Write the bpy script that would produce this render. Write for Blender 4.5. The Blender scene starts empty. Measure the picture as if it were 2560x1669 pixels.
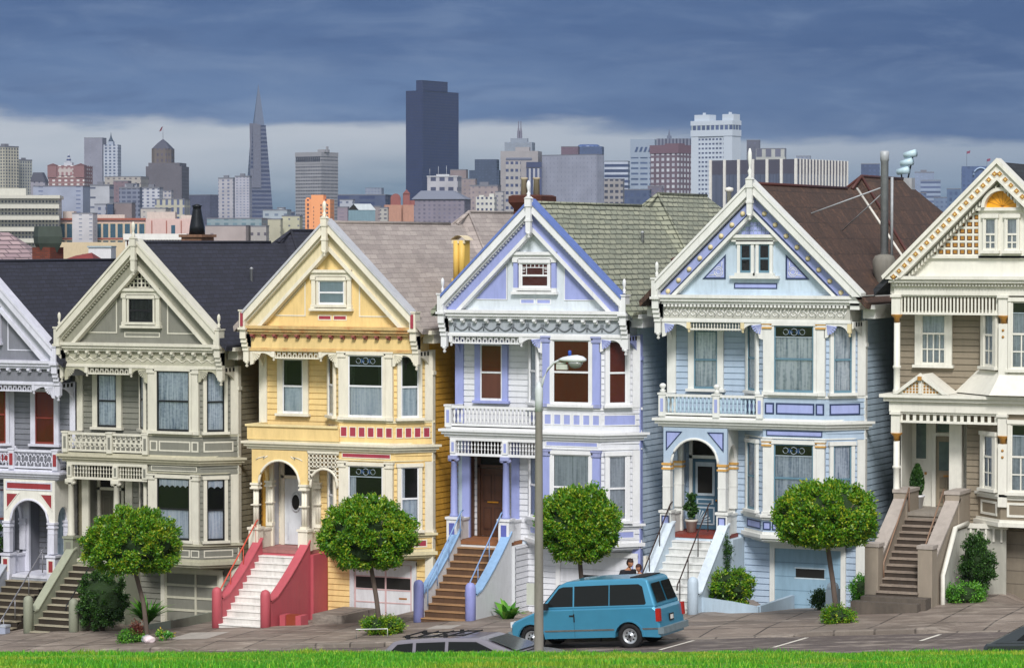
import bpy, bmesh, math, random
from mathutils import Matrix, Vector, noise
random.seed(7)
S = bpy.context.scene
COL = S.collection
rad = math.radians

# ---------------------------------------------------------------- camera
CAM = Vector((40.8, -87.5, 12.4)); YAW = 25.0
cd = bpy.data.cameras.new('camera'); cam = bpy.data.objects.new('camera', cd); COL.objects.link(cam)
cam.location = CAM; cam.rotation_euler = (rad(90 - 1.774), 0, rad(YAW))
cd.sensor_width = 36; cd.lens = 102.86; cd.clip_start = 1; cd.clip_end = 20000
S.camera = cam

# ---------------------------------------------------------------- sky, sun, exposure
S.view_settings.view_transform = 'Standard'; S.view_settings.look = 'None'
S.view_settings.exposure = 0.42; S.view_settings.gamma = 1
SUN_EL, SUN_AZ = 42.0, 156.0          # azimuth the light comes from, degrees clockwise from +Y
w = bpy.data.worlds.new('World'); S.world = w; w.use_nodes = True
nt = w.node_tree; N = nt.nodes; L = nt.links
for n in list(N): N.remove(n)
def wn(t, **k):
    n = N.new(t)
    for a, b in k.items(): setattr(n, a, b)
    return n
def wm(op, a, b=None, c=None, clamp=False):
    n = N.new('ShaderNodeMath'); n.operation = op; n.use_clamp = clamp
    for i, v in enumerate((a, b, c)):
        if v is None: continue
        if isinstance(v, (int, float)): n.inputs[i].default_value = v
        else: L.new(v, n.inputs[i])
    return n.outputs[0]
def wmr(v, a, b, c=0.0, d=1.0):
    n = N.new('ShaderNodeMapRange'); n.interpolation_type = 'SMOOTHSTEP'
    L.new(v, n.inputs[0])
    for i, q in zip((1, 2, 3, 4), (a, b, c, d)): n.inputs[i].default_value = q
    return n.outputs[0]
def wmix(f, a, b):
    n = N.new('ShaderNodeMixRGB')
    if isinstance(f, (int, float)): n.inputs[0].default_value = f
    else: L.new(f, n.inputs[0])
    for i, v in ((1, a), (2, b)):
        if isinstance(v, tuple): n.inputs[i].default_value = (*v, 1)
        else: L.new(v, n.inputs[i])
    return n.outputs[0]
out = wn('ShaderNodeOutputWorld'); bg = wn('ShaderNodeBackground'); L.new(bg.outputs[0], out.inputs[0])
sky = wn('ShaderNodeTexSky', sky_type='NISHITA'); sky.sun_disc = False
sky.sun_elevation = rad(SUN_EL); sky.sun_rotation = rad(SUN_AZ)
tc = wn('ShaderNodeTexCoord'); sp = wn('ShaderNodeSeparateXYZ'); L.new(tc.outputs['Generated'], sp.inputs[0])
X_, Y_, Z_ = sp.outputs
elev = wm('MULTIPLY', wm('ARCSINE', Z_), 57.2958)                         # degrees
azim = wm('MULTIPLY', wm('ARCTAN2', X_, Y_), 57.2958)                      # 0 = +Y, -25 = view
def wnoise(sx, sz, det=5, rough=.55, off=0.0, dist=0.0):
    cb = wn('ShaderNodeCombineXYZ')
    L.new(wm('MULTIPLY', azim, sx), cb.inputs[0]); L.new(wm('MULTIPLY', elev, sz), cb.inputs[1]); cb.inputs[2].default_value = off
    n = wn('ShaderNodeTexNoise'); n.inputs['Scale'].default_value = 1; n.inputs['Detail'].default_value = det
    n.inputs['Roughness'].default_value = rough; n.inputs['Distortion'].default_value = dist
    L.new(cb.outputs[0], n.inputs['Vector']); return n.outputs[0]
n1 = wnoise(.10, .55, 5, .5, 3.0, .3); n2 = wnoise(.32, 1.5, 5, .55, 9.0, .2); n3 = wnoise(.05, .35, 4, .5, 21.); n4 = wnoise(.42, 1.9, 6, .58, 33., .5)
wob = wm('ADD', wm('MULTIPLY', wm('SUBTRACT', n1, .5), 1.7), wm('ADD', wm('MULTIPLY', wm('SUBTRACT', n2, .5), .8), wm('MULTIPLY', wm('SUBTRACT', n4, .5), .45)))
e2 = wm('ADD', elev, wob)
edge = wm('ADD', 2.28, wm('MULTIPLY', wm('ADD', azim, 25), -0.028))         # the cloud deck's lower edge, sinking to the right
deck = wmr(wm('SUBTRACT', e2, edge), -.22, .20)
c_dark = wmix(wmr(n1, .35, .65), (.055, .112, .265), (.12, .20, .375))
c_dark = wmix(wmr(n2, .46, .72, 0, .5), c_dark, (.22, .30, .46))
c_dark = wmix(wmr(wm('ADD', elev, wm('MULTIPLY', n3, 2.0)), 3.2, 5.8, 0, .6), c_dark, (.075, .14, .30)); c_dark = wmix(wmr(wm('ADD', wm('ADD', azim, 25), wm('MULTIPLY', n3, 6)), 1, 12, 0, .5), c_dark, (.045, .095, .23))
c_lite = wmix(wmr(wm('ADD', elev, wm('MULTIPLY', wm('SUBTRACT', n1, .5), 1.6)), .35, 2.05), (.115, .20, .30), (.53, .565, .62))
c_lite = wmix(wmr(wm('ADD', azim, wm('MULTIPLY', wm('SUBTRACT', n3, .5), 14)), -30, -16, 0, .55), c_lite, (.15, .235, .37))
c_lite = wmix(wmr(n2, .42, .68, 0, .38), c_lite, (.40, .46, .53))
c_dark = wmix(wmr(n4, .46, .76, 0, .42), c_dark, (.19, .27, .43)); c_dark = wmix(wmr(n4, .28, .5, .42, 0), c_dark, (.05, .10, .24))
storm = wmix(deck, c_lite, c_dark)
# the bright, thinner overcast over the rest of the sky (overhead and behind the viewer)
nsk = wnoise(.02, .05, 3, .5, 50.)
open_ = wmix(wmr(nsk, .3, .7), (.74, .77, .84), (1.05, 1.04, 1.02))
open_ = wmix(.9, sky.outputs[0], open_) if False else open_
skyd = wn('ShaderNodeVectorMath', operation='SCALE'); L.new(sky.outputs[0], skyd.inputs[0]); skyd.inputs['Scale'].default_value = .10
open_ = wmix(.65, skyd.outputs[0], open_)
da = wm('ABSOLUTE', wm('ADD', azim, 25)); 
far = wm('MAXIMUM', wmr(da, 45, 95), wmr(elev, 14, 42))
full = wmix(far, storm, open_)
below = wmix(wmr(elev, -3, 0), (.10, .11, .10), full)
L.new(below, bg.inputs[0]); bg.inputs[1].default_value = 1.0 / (2 ** S.view_settings.exposure)
sd = bpy.data.lights.new('sun', 'SUN'); so = bpy.data.objects.new('sun', sd); COL.objects.link(so)
sd.energy = 2.6; sd.angle = rad(14); sd.color = (1, .965, .93)
d = Vector((math.sin(rad(SUN_AZ)) * math.cos(rad(SUN_EL)), math.cos(rad(SUN_AZ)) * math.cos(rad(SUN_EL)), math.sin(rad(SUN_EL))))
so.rotation_euler = d.to_track_quat('Z', 'Y').to_euler()

# ---------------------------------------------------------------- helpers: materials
def lin(h, k=1.0):
    r = [int(h[i:i+2], 16) / 255 for i in (0, 2, 4)]
    return tuple(k * (c / 12.92 if c <= .04045 else ((c + .055) / 1.055) ** 2.4) for c in r)
MC = {}
class NT:
    def __init__(s, name):
        s.m = bpy.data.materials.new(name); s.m.use_nodes = True; s.t = s.m.node_tree
        s.b = s.t.nodes['Principled BSDF']; s.o = s.t.nodes['Material Output']
    def n(s, t, **k):
        q = s.t.nodes.new(t)
        for a, b in k.items(): setattr(q, a, b)
        return q
    def set(s, sock, v):
        if isinstance(v, tuple) and len(v) == 3 and sock.type == 'RGBA': v = (*v, 1)
        if isinstance(v, (int, float, tuple)): sock.default_value = v
        else: s.t.links.new(v, sock)
    def math(s, op, a, b=0.0, clamp=False):
        q = s.n('ShaderNodeMath', operation=op); q.use_clamp = clamp
        s.set(q.inputs[0], a); s.set(q.inputs[1], b); return q.outputs[0]
    def mix(s, f, a, b, mode='MIX'):
        q = s.n('ShaderNodeMixRGB', blend_type=mode); s.set(q.inputs[0], f); s.set(q.inputs[1], a); s.set(q.inputs[2], b); return q.outputs[0]
    def obj(s, sc=(1, 1, 1)):
        c = s.n('ShaderNodeTexCoord'); m = s.n('ShaderNodeMapping'); s.t.links.new(c.outputs['Object'], m.inputs[0]); m.inputs['Scale'].default_value = sc
        return m.outputs[0]
    def noise(s, scale, vec=None, det=4, rough=.55):
        q = s.n('ShaderNodeTexNoise'); s.set(q.inputs['Scale'], scale); q.inputs['Detail'].default_value = det; q.inputs['Roughness'].default_value = rough
        s.t.links.new(vec if vec is not None else s.obj(), q.inputs['Vector']); return q.outputs[0]
    def ramp(s, f, pts):
        q = s.n('ShaderNodeValToRGB'); s.set(q.inputs[0], f); e = q.color_ramp.elements
        while len(e) < len(pts): e.new(.5)
        for i, (p, c) in enumerate(pts): e[i].position = p; e[i].color = (*c, 1) if len(c) == 3 else c
        return q.outputs[0]
    def rng(s, v, a, b, c=0.0, d=1.0):
        q = s.n('ShaderNodeMapRange'); s.set(q.inputs[0], v)
        for i, z in zip((1, 2, 3, 4), (a, b, c, d)): q.inputs[i].default_value = z
        return q.outputs[0]
    def bump(s, h, st=.3, dist=.02):
        q = s.n('ShaderNodeBump'); q.inputs['Strength'].default_value = st; q.inputs['Distance'].default_value = dist; s.set(q.inputs['Height'], h)
        s.t.links.new(q.outputs[0], s.b.inputs['Normal'])
def paint(h, rough=.55, amt=.14, k=1.0, dirt=.0, name='paint', rust=0.0):
    key = (h, rough, amt, k, dirt, rust)
    if key in MC: return MC[key]
    m = NT(name); c = lin(h, k)
    f = m.noise(1.3, m.obj((1, 1, .35)), 6, .6); f2 = m.noise(9, m.obj((1, 1, .25)), 3)
    v = m.math('ADD', m.math('MULTIPLY', f, .6), m.math('MULTIPLY', f2, .4))
    lo = tuple(x * (1 - amt) for x in c); hi = tuple(min(.9, x * (1 + amt * .6)) for x in c)
    col = m.ramp(v, [(.35, lo), (.62, hi)])
    if dirt:
        g = m.rng(m.noise(2.6, m.obj((1.2, 1.2, .5)), 8, .7), .52, .72)
        col = m.mix(m.math('MULTIPLY', g, dirt), col, tuple(x * .45 for x in c))
    if rust:
        g = m.rng(m.noise(1.7, m.obj((1, 1, 3)), 7, .75), .5, .66)
        col = m.mix(m.math('MULTIPLY', g, rust), col, lin('b0602e'))
    st = m.rng(m.noise(1, m.obj((5, 5, .3)), 5, .65), .52, .74); st2 = m.rng(m.noise(1, m.obj((.9, .9, 1.6)), 3, .6), .42, .6)
    col = m.mix(m.math('MULTIPLY', m.math('MULTIPLY', st, st2), .45), col, tuple(x * .55 for x in c))
    m.set(m.b.inputs['Base Color'], col); m.set(m.b.inputs['Roughness'], m.rng(f2, .3, .7, rough - .08, rough + .12))
    m.bump(f2, .12, .01)
    MC[key] = m.m; return m.m
def plain(h, rough=.5, metal=0.0, k=1.0, name='surface'):
    key = ('p', h, rough, metal, k)
    if key in MC: return MC[key]
    m = NT(name); c = lin(h, k); f = m.noise(6)
    m.set(m.b.inputs['Base Color'], m.ramp(f, [(.3, tuple(x * .85 for x in c)), (.7, tuple(min(.9, x * 1.1) for x in c))]))
    m.b.inputs['Roughness'].default_value = rough; m.b.inputs['Metallic'].default_value = metal
    MC[key] = m.m; return m.m
def glass_mat(tint='f2f6fa', refl=.05, name='window_glass'):
    m = NT(name); t = m.t
    tr = m.n('ShaderNodeBsdfTransparent'); tr.inputs[0].default_value = (*lin(tint), 1)
    gl = m.n('ShaderNodeBsdfGlossy'); gl.inputs['Roughness'].default_value = .04; gl.inputs[0].default_value = (.9, .93, 1, 1)
    f = m.noise(1.5); bp = m.n('ShaderNodeBump'); bp.inputs['Strength'].default_value = .05; bp.inputs['Distance'].default_value = .1
    t.links.new(f, bp.inputs['Height']); t.links.new(bp.outputs[0], gl.inputs['Normal'])
    fr = m.n('ShaderNodeFresnel'); fr.inputs[0].default_value = 1.45
    mx = m.n('ShaderNodeMixShader'); t.links.new(m.math('ADD', fr.outputs[0], refl - .04, True), mx.inputs[0])
    t.links.new(tr.outputs[0], mx.inputs[1]); t.links.new(gl.outputs[0], mx.inputs[2]); t.links.new(mx.outputs[0], m.o.inputs[0])
    return m.m
def cloth(h, h2, freq=22, name='curtain', blot=.0):
    key = ('c', h, h2, freq)
    if key in MC: return MC[key]
    m = NT(name); a, b = lin(h), lin(h2)
    oi = m.n('ShaderNodeObjectInfo'); va = m.n('ShaderNodeVectorMath', operation='ADD'); m.t.links.new(m.obj((freq, freq, .7)), va.inputs[0]); m.t.links.new(m.math('MULTIPLY', oi.outputs['Random'], 40.0), va.inputs[1])
    v = m.noise(1.0, va.outputs[0], 3); w2 = m.noise(9, m.obj((1, 1, 1.3)), 3)
    f = m.math('ADD', m.math('MULTIPLY', v, .75), m.math('MULTIPLY', w2, .25))
    m.set(m.b.inputs['Base Color'], m.ramp(f, [(.36, b), (.56, a)])); m.b.inputs['Roughness'].default_value = .9
    MC[key] = m.m; return m.m
def shingle(ha, hb, hm, row=.13, wid=.34, streak=False, name='shingles', bumpy=.6, mort=.018):
    m = NT(name); c = m.n('ShaderNodeTexCoord'); s = m.n('ShaderNodeSeparateXYZ'); m.t.links.new(c.outputs['Object'], s.inputs[0])
    u = m.math('ADD', s.outputs[0], s.outputs[1]); cb = m.n('ShaderNodeCombineXYZ')
    wavy = m.math('MULTIPLY', m.math('SUBTRACT', m.noise(1.2, m.obj((1, 1, .3))), .5), .09)
    m.set(cb.inputs[0], u); m.set(cb.inputs[1], m.math('ADD', s.outputs[2], wavy))
    b = m.n('ShaderNodeTexBrick'); b.offset = .5; b.inputs['Scale'].default_value = 1
    b.inputs['Brick Width'].default_value = wid; b.inputs['Row Height'].default_value = row
    b.inputs['Mortar Size'].default_value = mort; b.inputs['Mortar Smooth'].default_value = .5; b.inputs['Bias'].default_value = 0
    b.inputs['Color1'].default_value = (*lin(ha), 1); b.inputs['Color2'].default_value = (*lin(hb), 1); b.inputs['Mortar'].default_value = (*lin(hm), 1)
    m.t.links.new(cb.outputs[0], b.inputs['Vector'])
    col = b.outputs['Color']
    big = m.noise(.9, m.obj((.5, .5, 2.5)), 6, .65)
    col = m.mix(m.rng(big, .42, .66, 0, .5), col, tuple(x*.62 for x in lin(ha)))
    blot = m.noise(5.5, m.obj((.35, .35, 2.0)), 5, .7)
    col = m.mix(m.rng(blot, .5, .75, 0, .45), col, lin(hb))
    if streak:
        st = m.noise(1, m.obj((7, 7, .25)), 4, .7)
        col = m.mix(m.rng(st, .42, .6, 0, .8), col, lin(hb)); st2 = m.noise(1, m.obj((15, 15, .4)), 3, .6)
        col = m.mix(m.rng(st2, .5, .62, 0, .7), col, lin(hm))
    m.set(m.b.inputs['Base Color'], col); m.b.inputs['Roughness'].default_value = .85
    m.bump(b.outputs['Fac'] if not streak else st2, -bumpy if not streak else .5, .03)
    return m.m
def facade(wall, glass, cw, ch, fw, fh, rough=.6):
    m = NT('facade'); c = m.n('ShaderNodeTexCoord'); s = m.n('ShaderNodeSeparateXYZ'); m.t.links.new(c.outputs['Object'], s.inputs[0])
    u = m.math('DIVIDE', m.math('ADD', m.math('ADD', s.outputs[0], s.outputs[1]), 400.0), cw); v = m.math('DIVIDE', m.math('ADD', s.outputs[2], 400.0), ch)
    fu = m.math('LESS_THAN', m.math('FRACT', u), fw); fv = m.math('LESS_THAN', m.math('FRACT', v), fh)
    ge = m.n('ShaderNodeNewGeometry'); sn = m.n('ShaderNodeSeparateXYZ'); m.t.links.new(ge.outputs['Normal'], sn.inputs[0])
    side = m.math('LESS_THAN', m.math('ABSOLUTE', sn.outputs[2]), .35)
    f = m.math('MULTIPLY', m.math('MULTIPLY', fu, fv), side)
    cb = m.n('ShaderNodeCombineXYZ'); m.set(cb.inputs[0], m.math('FLOOR', u)); m.set(cb.inputs[1], m.math('FLOOR', v))
    wn_ = m.n('ShaderNodeTexWhiteNoise'); m.t.links.new(cb.outputs[0], wn_.inputs[0])
    g = lin(glass); gc = m.mix(m.rng(wn_.outputs[0], 0, 1, 0, .5), g, tuple(min(.8, x * 1.9 + .02) for x in g))
    W = lin(wall); wc = m.ramp(m.noise(.09, None, 5), [(.35, tuple(x * .86 for x in W)), (.65, tuple(x * 1.08 for x in W))])
    m.set(m.b.inputs['Base Color'], m.mix(f, wc, gc)); m.set(m.b.inputs['Roughness'], m.math('SUBTRACT', rough + .1, m.math('MULTIPLY', f, .35)))
    return m.m

# ---------------------------------------------------------------- helpers: meshes
FLIP = 1.0
def T(x=0, y=0, z=0): return Matrix.Translation((x, y, z))
def RZ(a): return Matrix.Rotation(rad(a), 4, 'Z')
def RY(a): return Matrix.Rotation(rad(a), 4, 'Y')
def RX(a): return Matrix.Rotation(rad(a), 4, 'X')
class MB:
    def __init__(s, M=None): s.v = []; s.f = []; s.mi = []; s.M = M or Matrix.Identity(4); s.c = 0; s.sm = []; s.smooth = False
    def add(s, vs, fs):
        o = len(s.v)
        for p in vs:
            q = s.M @ Vector(p); s.v.append((q.x * FLIP, q.y, q.z))
        for f in fs:
            s.f.append([o + i for i in (f if FLIP > 0 else f[::-1])]); s.mi.append(s.c); s.sm.append(s.smooth)
        return s
    def box(s, x0, x1, y0, y1, z0, z1):
        return s.add([(x0,y0,z0),(x1,y0,z0),(x1,y1,z0),(x0,y1,z0),(x0,y0,z1),(x1,y0,z1),(x1,y1,z1),(x0,y1,z1)],
                     [(0,3,2,1),(4,5,6,7),(0,1,5,4),(1,2,6,5),(2,3,7,6),(3,0,4,7)])
    def poly(s, p, y0, y1):              # xz outline extruded in y
        n = len(p); a = sum(p[i][0] * p[(i+1) % n][1] - p[(i+1) % n][0] * p[i][1] for i in range(n))
        if a < 0: p = p[::-1]
        v = [(x, y0, z) for x, z in p] + [(x, y1, z) for x, z in p]
        return s.add(v, [tuple(range(n)), tuple(range(2*n-1, n-1, -1))] + [(i, i+n, (i+1) % n + n, (i+1) % n) for i in range(n)])
    def plan(s, p, z0, z1):              # xy outline extruded in z
        n = len(p); a = sum(p[i][0] * p[(i+1) % n][1] - p[(i+1) % n][0] * p[i][1] for i in range(n))
        if a < 0: p = p[::-1]
        v = [(x, y, z0) for x, y in p] + [(x, y, z1) for x, y in p]
        return s.add(v, [tuple(range(n-1, -1, -1)), tuple(range(n, 2*n))] + [(i, (i+1) % n, (i+1) % n + n, i+n) for i in range(n)])
    def lathe(s, x, y, prof, n=10):
        v = []; f = []
        for r, z in prof:
            for k in range(n):
                a = 2*math.pi*k/n; v.append((x + r*math.cos(a), y + r*math.sin(a), z))
        m = len(prof)
        for j in range(m-1):
            for k in range(n): f.append((j*n+k, j*n+(k+1) % n, (j+1)*n+(k+1) % n, (j+1)*n+k))
        f.append(tuple(range(n-1, -1, -1))); f.append(tuple(range((m-1)*n, m*n)))
        sm = s.smooth; s.smooth = n > 6; s.add(v, f); s.smooth = sm; return s
    def tube(s, pts, r, n=6, r1=None):
        pts = [Vector(p) for p in pts]; v = []; f = []; m = len(pts)
        for i, p in enumerate(pts):
            t = (pts[min(i+1, m-1)] - pts[max(i-1, 0)]).normalized()
            a = t.orthogonal().normalized() if abs(t.z) > .9 else t.cross(Vector((0, 0, 1))).normalized(); b = t.cross(a)
            rr = r if r1 is None else r + (r1 - r) * i / max(1, m-1)
            for k in range(n):
                q = 2*math.pi*k/n; v.append(tuple(p + a*math.cos(q)*rr + b*math.sin(q)*rr))
        for j in range(m-1):
            for k in range(n): f.append((j*n+k, j*n+(k+1) % n, (j+1)*n+(k+1) % n, (j+1)*n+k))
        f.append(tuple(range(n-1, -1, -1))); f.append(tuple(range((m-1)*n, m*n)))
        sm = s.smooth; s.smooth = True; s.add(v, f); s.smooth = sm; return s
    def siding(s, x0, x1, y, z0, z1, p=.195):   # lapped boards with real grooves, facing -y
        z = z0; P = []
        while z < z1 - .03:
            t = min(z + p, z1); P += [(y + .004, z), (y - .016, z + .002), (y - .004, t - .028), (y + .02, t - .026), (y + .02, t)]; z += p
        v = []; f = []
        for yy, zz in P: v += [(x0, yy, min(zz, z1)), (x1, yy, min(zz, z1))]
        for i in range(len(P)-1): f.append((2*i, 2*i+1, 2*i+3, 2*i+2))
        return s.add(v, f)
    def build(s, name, mats, parent=None, loc=None, label=None):
        me = bpy.data.meshes.new(name); me.from_pydata(s.v, [], s.f)
        if not isinstance(mats, (list, tuple)): mats = [mats]
        for m in mats: me.materials.append(m)
        me.polygons.foreach_set('material_index', s.mi); me.polygons.foreach_set('use_smooth', s.sm); me.update()
        o = bpy.data.objects.new(name, me); COL.objects.link(o)
        if parent is not None: o.parent = parent
        if loc is not None: o.location = loc
        if label: o['label'] = label
        return o
def tag(o, label, cat, group=None):
    o['label'] = label; o['category'] = cat
    if group: o['group'] = group
    return o
def stru(o, kind='structure'): o['kind'] = kind; return o
def thing(name, loc, label, cat, group=None, rz=0, rot=None):
    o = bpy.data.objects.new(name, None); COL.objects.link(o); o.location = loc; o.rotation_euler = rot or (0, 0, rad(rz)); o.empty_display_size = .3
    return tag(o, label, cat, group)
def dup(src, parent, M=None, name=None):
    c = src.copy(); COL.objects.link(c); c.parent = parent
    if M is not None: c.matrix_local = M
    return c
def repeat(src, parent, offs):          # linked copies of a sub-part at offsets (x,y,z)
    for o in offs: 
        c = src.copy(); COL.objects.link(c); c.parent = parent; c.location = (o[0]*FLIP, o[1], o[2])

# ---------------------------------------------------------------- shared materials
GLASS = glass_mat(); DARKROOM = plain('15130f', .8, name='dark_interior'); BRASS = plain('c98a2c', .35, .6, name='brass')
CURT = {
 'lace': cloth('f4f7fb', '8494ac', 26), 'white': cloth('fafbfe', 'ccd4e0', 18), 'grey': cloth('dcdfe2', 'acb1b8', 20), 'drape': cloth('fafbfb', '98a6b2', 14),
 'brownshade': paint('82301c', .7, .12, name='brown_blind'), 'sheer': cloth('f0f5f8', 'c0ccd6', 10), 'redshade': paint('8a3418', .7, .2, name='red_blind'), 'frost': paint('c4d2d6', .6, .1, name='frosted_blind'),
 'mauveshade': paint('b06a60', .7, .12, name='mauve_blind'), 'darkdrape': cloth('3c4038', '1f211c', 12)}
STAIN = plain('20160f', .3, name='leaded_panel'); STAINB = plain('4a74b8', .3, name='blue_leaded_glass'); LEAD = plain('9aa6b0', .4, name='lead_came')

def window(par, M, xc, w, z0, z1, trim, sash, content='white', top=None, case=.13, meet=.5, name='window', mull=None, back=None, sill=True, drop=.0):
    a, b = xc - w/2, xc + w/2
    m = MB(M)
    if case:
        m.box(a-case, a, -.10, 0, z0, z1); m.box(b, b+case, -.10, 0, z0, z1); m.box(a-case-.03, b+case+.03, -.13, 0, z1, z1+.12)
        if sill: m.box(a-case-.06, b+case+.06, -.17, 0, z0-.09, z0)
    else: m.box(a-.02, b+.02, -.05, 0, z1, z1+.03)
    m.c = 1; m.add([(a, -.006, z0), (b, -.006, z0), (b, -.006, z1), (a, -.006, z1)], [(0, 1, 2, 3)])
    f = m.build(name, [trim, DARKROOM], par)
    zm = z0 + (z1-z0)*meet; t = .045
    m = MB(M)
    m.box(a, a+t, -.075, -.045, z0, z1); m.box(b-t, b, -.075, -.045, z0, z1); m.box(a+t, b-t, -.075, -.045, z1-t, z1)
    m.box(a+t, b-t, -.075, -.045, z0, z0+.075); m.box(a+t, b-t, -.085, -.045, zm-.03, zm+.03)
    if top == 'grid':
        for i in range(1, 6): x = a+t + (w-2*t)*i/6; m.box(x-.012, x+.012, -.07, -.05, z1-t-.1 if 1 < i < 5 else zm+.03, z1-t)
        m.box(a+t, b-t, -.068, -.05, z1-t-.115, z1-t-.09)
        for k in (1, 2): 
            z = zm + .03 + (z1-t-.1-zm)*k/3
            m.box(a+t, a+t+.1, -.068, -.05, z-.012, z+.012); m.box(b-t-.1, b-t, -.068, -.05, z-.012, z+.012)
    if mull:
        for i in range(1, mull): x = a + w*i/mull; m.box(x-.02, x+.02, -.07, -.05, z0+.07, zm-.03)
        m.box(a+t, b-t, -.069, -.05, (z0+zm)/2-.02, (z0+zm)/2+.02)
    m.build('sash', sash, f)
    MB(M).add([(a+.02, -.06, z0+.02), (b-.02, -.06, z0+.02), (b-.02, -.06, z1-.02), (a+.02, -.06, z1-.02)], [(0, 1, 2, 3)]).build('pane', GLASS, f)
    zt = z1 - .04
    if top == 'stained':
        zt = z1 - (z1-z0)*.17
        q = MB(M); q.box(a+t, b-t, -.05, -.04, zt, z1-t); q.c = 1
        cx, cz = xc, (zt+z1-t)/2; h = (z1-t-zt)*.36
        for k in (-1, 1):
            q.add([(cx+k*.03, -.054, cz), (cx+k*.16, -.054, cz+h*.8), (cx+k*.2, -.054, cz), (cx+k*.16, -.054, cz-h*.8)], [(0, 1, 2, 3)])
        q.c = 2
        q.tube([(cx+.11*math.cos(t_), -.058, cz+h*math.sin(t_)) for t_ in [i*math.pi/4 for i in range(9)]], .012, 4)
        q.box(a+t, b-t, -.075, -.04, zt-.02, zt+.01)
        for k in (-1, 1): q.tube([(cx+k*(.27+.09*math.cos(t_)), -.058, cz+h*.8*math.sin(t_)) for t_ in [i*math.pi/4 for i in range(9)]], .01, 4)
        q.build('leaded_light', [STAIN, STAINB, LEAD], f)
    def cur(c, x0, x1, za, zb, nm='curtain', scal=0):
        n = max(6, int((x1-x0)/.035)); v = []; fs = []
        for i in range(n+1):
            x = x0 + (x1-x0)*i/n; y = -.024 + .0045*math.sin(i*1.25 + xc*5) + .003*math.sin(i*.45)
            zz = za + (scal*abs(math.sin(i*math.pi/6)) if scal else 0)
            v += [(x, y, zz), (x, y, zb)]
        for i in range(n): fs.append((2*i, 2*i+2, 2*i+3, 2*i+1))
        mm = MB(M); mm.smooth = True; mm.add(v, fs); mm.build(nm, CURT[c] if isinstance(c, str) else c, f)
    if content in ('half',): cur('white' if w > .9 else 'sheer', a+.05, b-.05, z0+.03, zm-.02); cur('darkdrape', a+.05, a+.05+w*.13, zm, zt); cur('darkdrape', b-.05-w*.1, b-.05, zm, zt)
    elif content == 'halfv': cur('white', a+.05, b-.05, z0+.03, zm-.02); cur('white', a+.05, b-.05, zt-.28, zt, 'valance', .07)
    elif content == 'sides': cur('white', a+.04, a+.04+w*.17, z0+.03, zt); cur('sheer', a+.04, b-.05, z0+.03, zm-.02)
    elif content == 'shade2':
        MB(M).box(a+.04, b-.04, -.03, -.02, zm, zt).build('blind', CURT['brownshade'], f); MB(M).box(a+.04, b-.04, -.032, -.02, z0+.03, zm-.01).build('blind', CURT['mauveshade'], f)
    elif content in ('brownshade', 'redshade', 'frost'): MB(M).box(a+.04, b-.04, -.03, -.02, z0+.03, zt).build('blind', CURT[content], f)
    elif content: cur(content, a+.04, b-.04, z0+.03, zt)
    return f

SL = .97
def band(a, b, xm, side, z0=10.2):      # strip of a gable between two sloping lines, clipped at x=xm and z=z0
    P = []
    za, zb = a - SL*xm, b - SL*xm
    if za > z0: P = [(0, b), (0, a), (xm, za)] + ([(xm, zb)] if zb > z0 else [(xm, z0), ((b-z0)/SL, z0)])
    else: P = [(0, b), (0, a), ((a-z0)/SL, z0), ((b-z0)/SL, z0)]
    return [(side*x, z) for x, z in P]
def shrink(P, d):                        # inset of a triangle outline
    cx = sum(p[0] for p in P)/3; cz = sum(p[1] for p in P)/3
    return [(cx+(x-cx)*d, cz+(z-cz)*d) for x, z in P]
def ring_poly(m, P, d, y0, y1):
    Q = shrink(P, d)
    for i in range(3):
        j = (i+1) % 3; m.poly([P[i], P[j], Q[j], Q[i]], y0, y1)
def finial(m, x, y, z, h=.62, k=1.0):
    m.lathe(x, y, [(.06*k, z), (.1*k, z+.03*h), (.05*k, z+.12*h), (.09*k, z+.25*h), (.04*k, z+.34*h), (.045*k, z+.42*h), (.085*k, z+.66*h), (.08*k, z+.85*h), (.03*k, z+h)], 10)
def pendant(m, x, y, z, k=1.0):
    m.lathe(x, y, [(.015, z-.16*k), (.05*k, z-.12*k), (.025, z-.07*k), (.07*k, z-.03*k), (.07*k, z)], 8)
def scallop(x0, x1, z, d0, d1, n=9):     # bracket outline: deep at x0, shallow at x1, arched between
    P = [(x0, z), (x1, z), (x1, z-d1), (x1 - .07*(1 if x1 > x0 else -1), z-d1)]
    s = 1 if x1 > x0 else -1; xa, xb = x1 - .07*s, x0 + .12*s
    for i in range(1, n):
        t = i/n; u = math.sin(math.pi*min(1, t*1.15)) if t < .85 else math.sin(math.pi*.9775)*(1-t)/.15
        P.append((xa + (xb-xa)*t, z - (.09 + (1-max(0, math.sin(math.pi*(.12+.8*t)))**.8) * (d1 + (d0-d1)*t) * .92)))
    P += [(xb, z-d0*.93), (x0, z-d0)]
    return P
def bayplan(o): return [(-.65-1.41*o, 0), (.3-.41*o, -1-o), (2.35+.41*o, -1-o), (3.3+1.41*o, 0)]
def beltplan(o, xl=-3.15): return [(xl-o, 0), (xl-o, -1-o), (2.35+.41*o, -1-o), (3.3+1.41*o, 0)]
MR = T(2.35, -1, 0) @ RZ(45); ML = T(-.65, 0, 0) @ RZ(-46.5)
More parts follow.
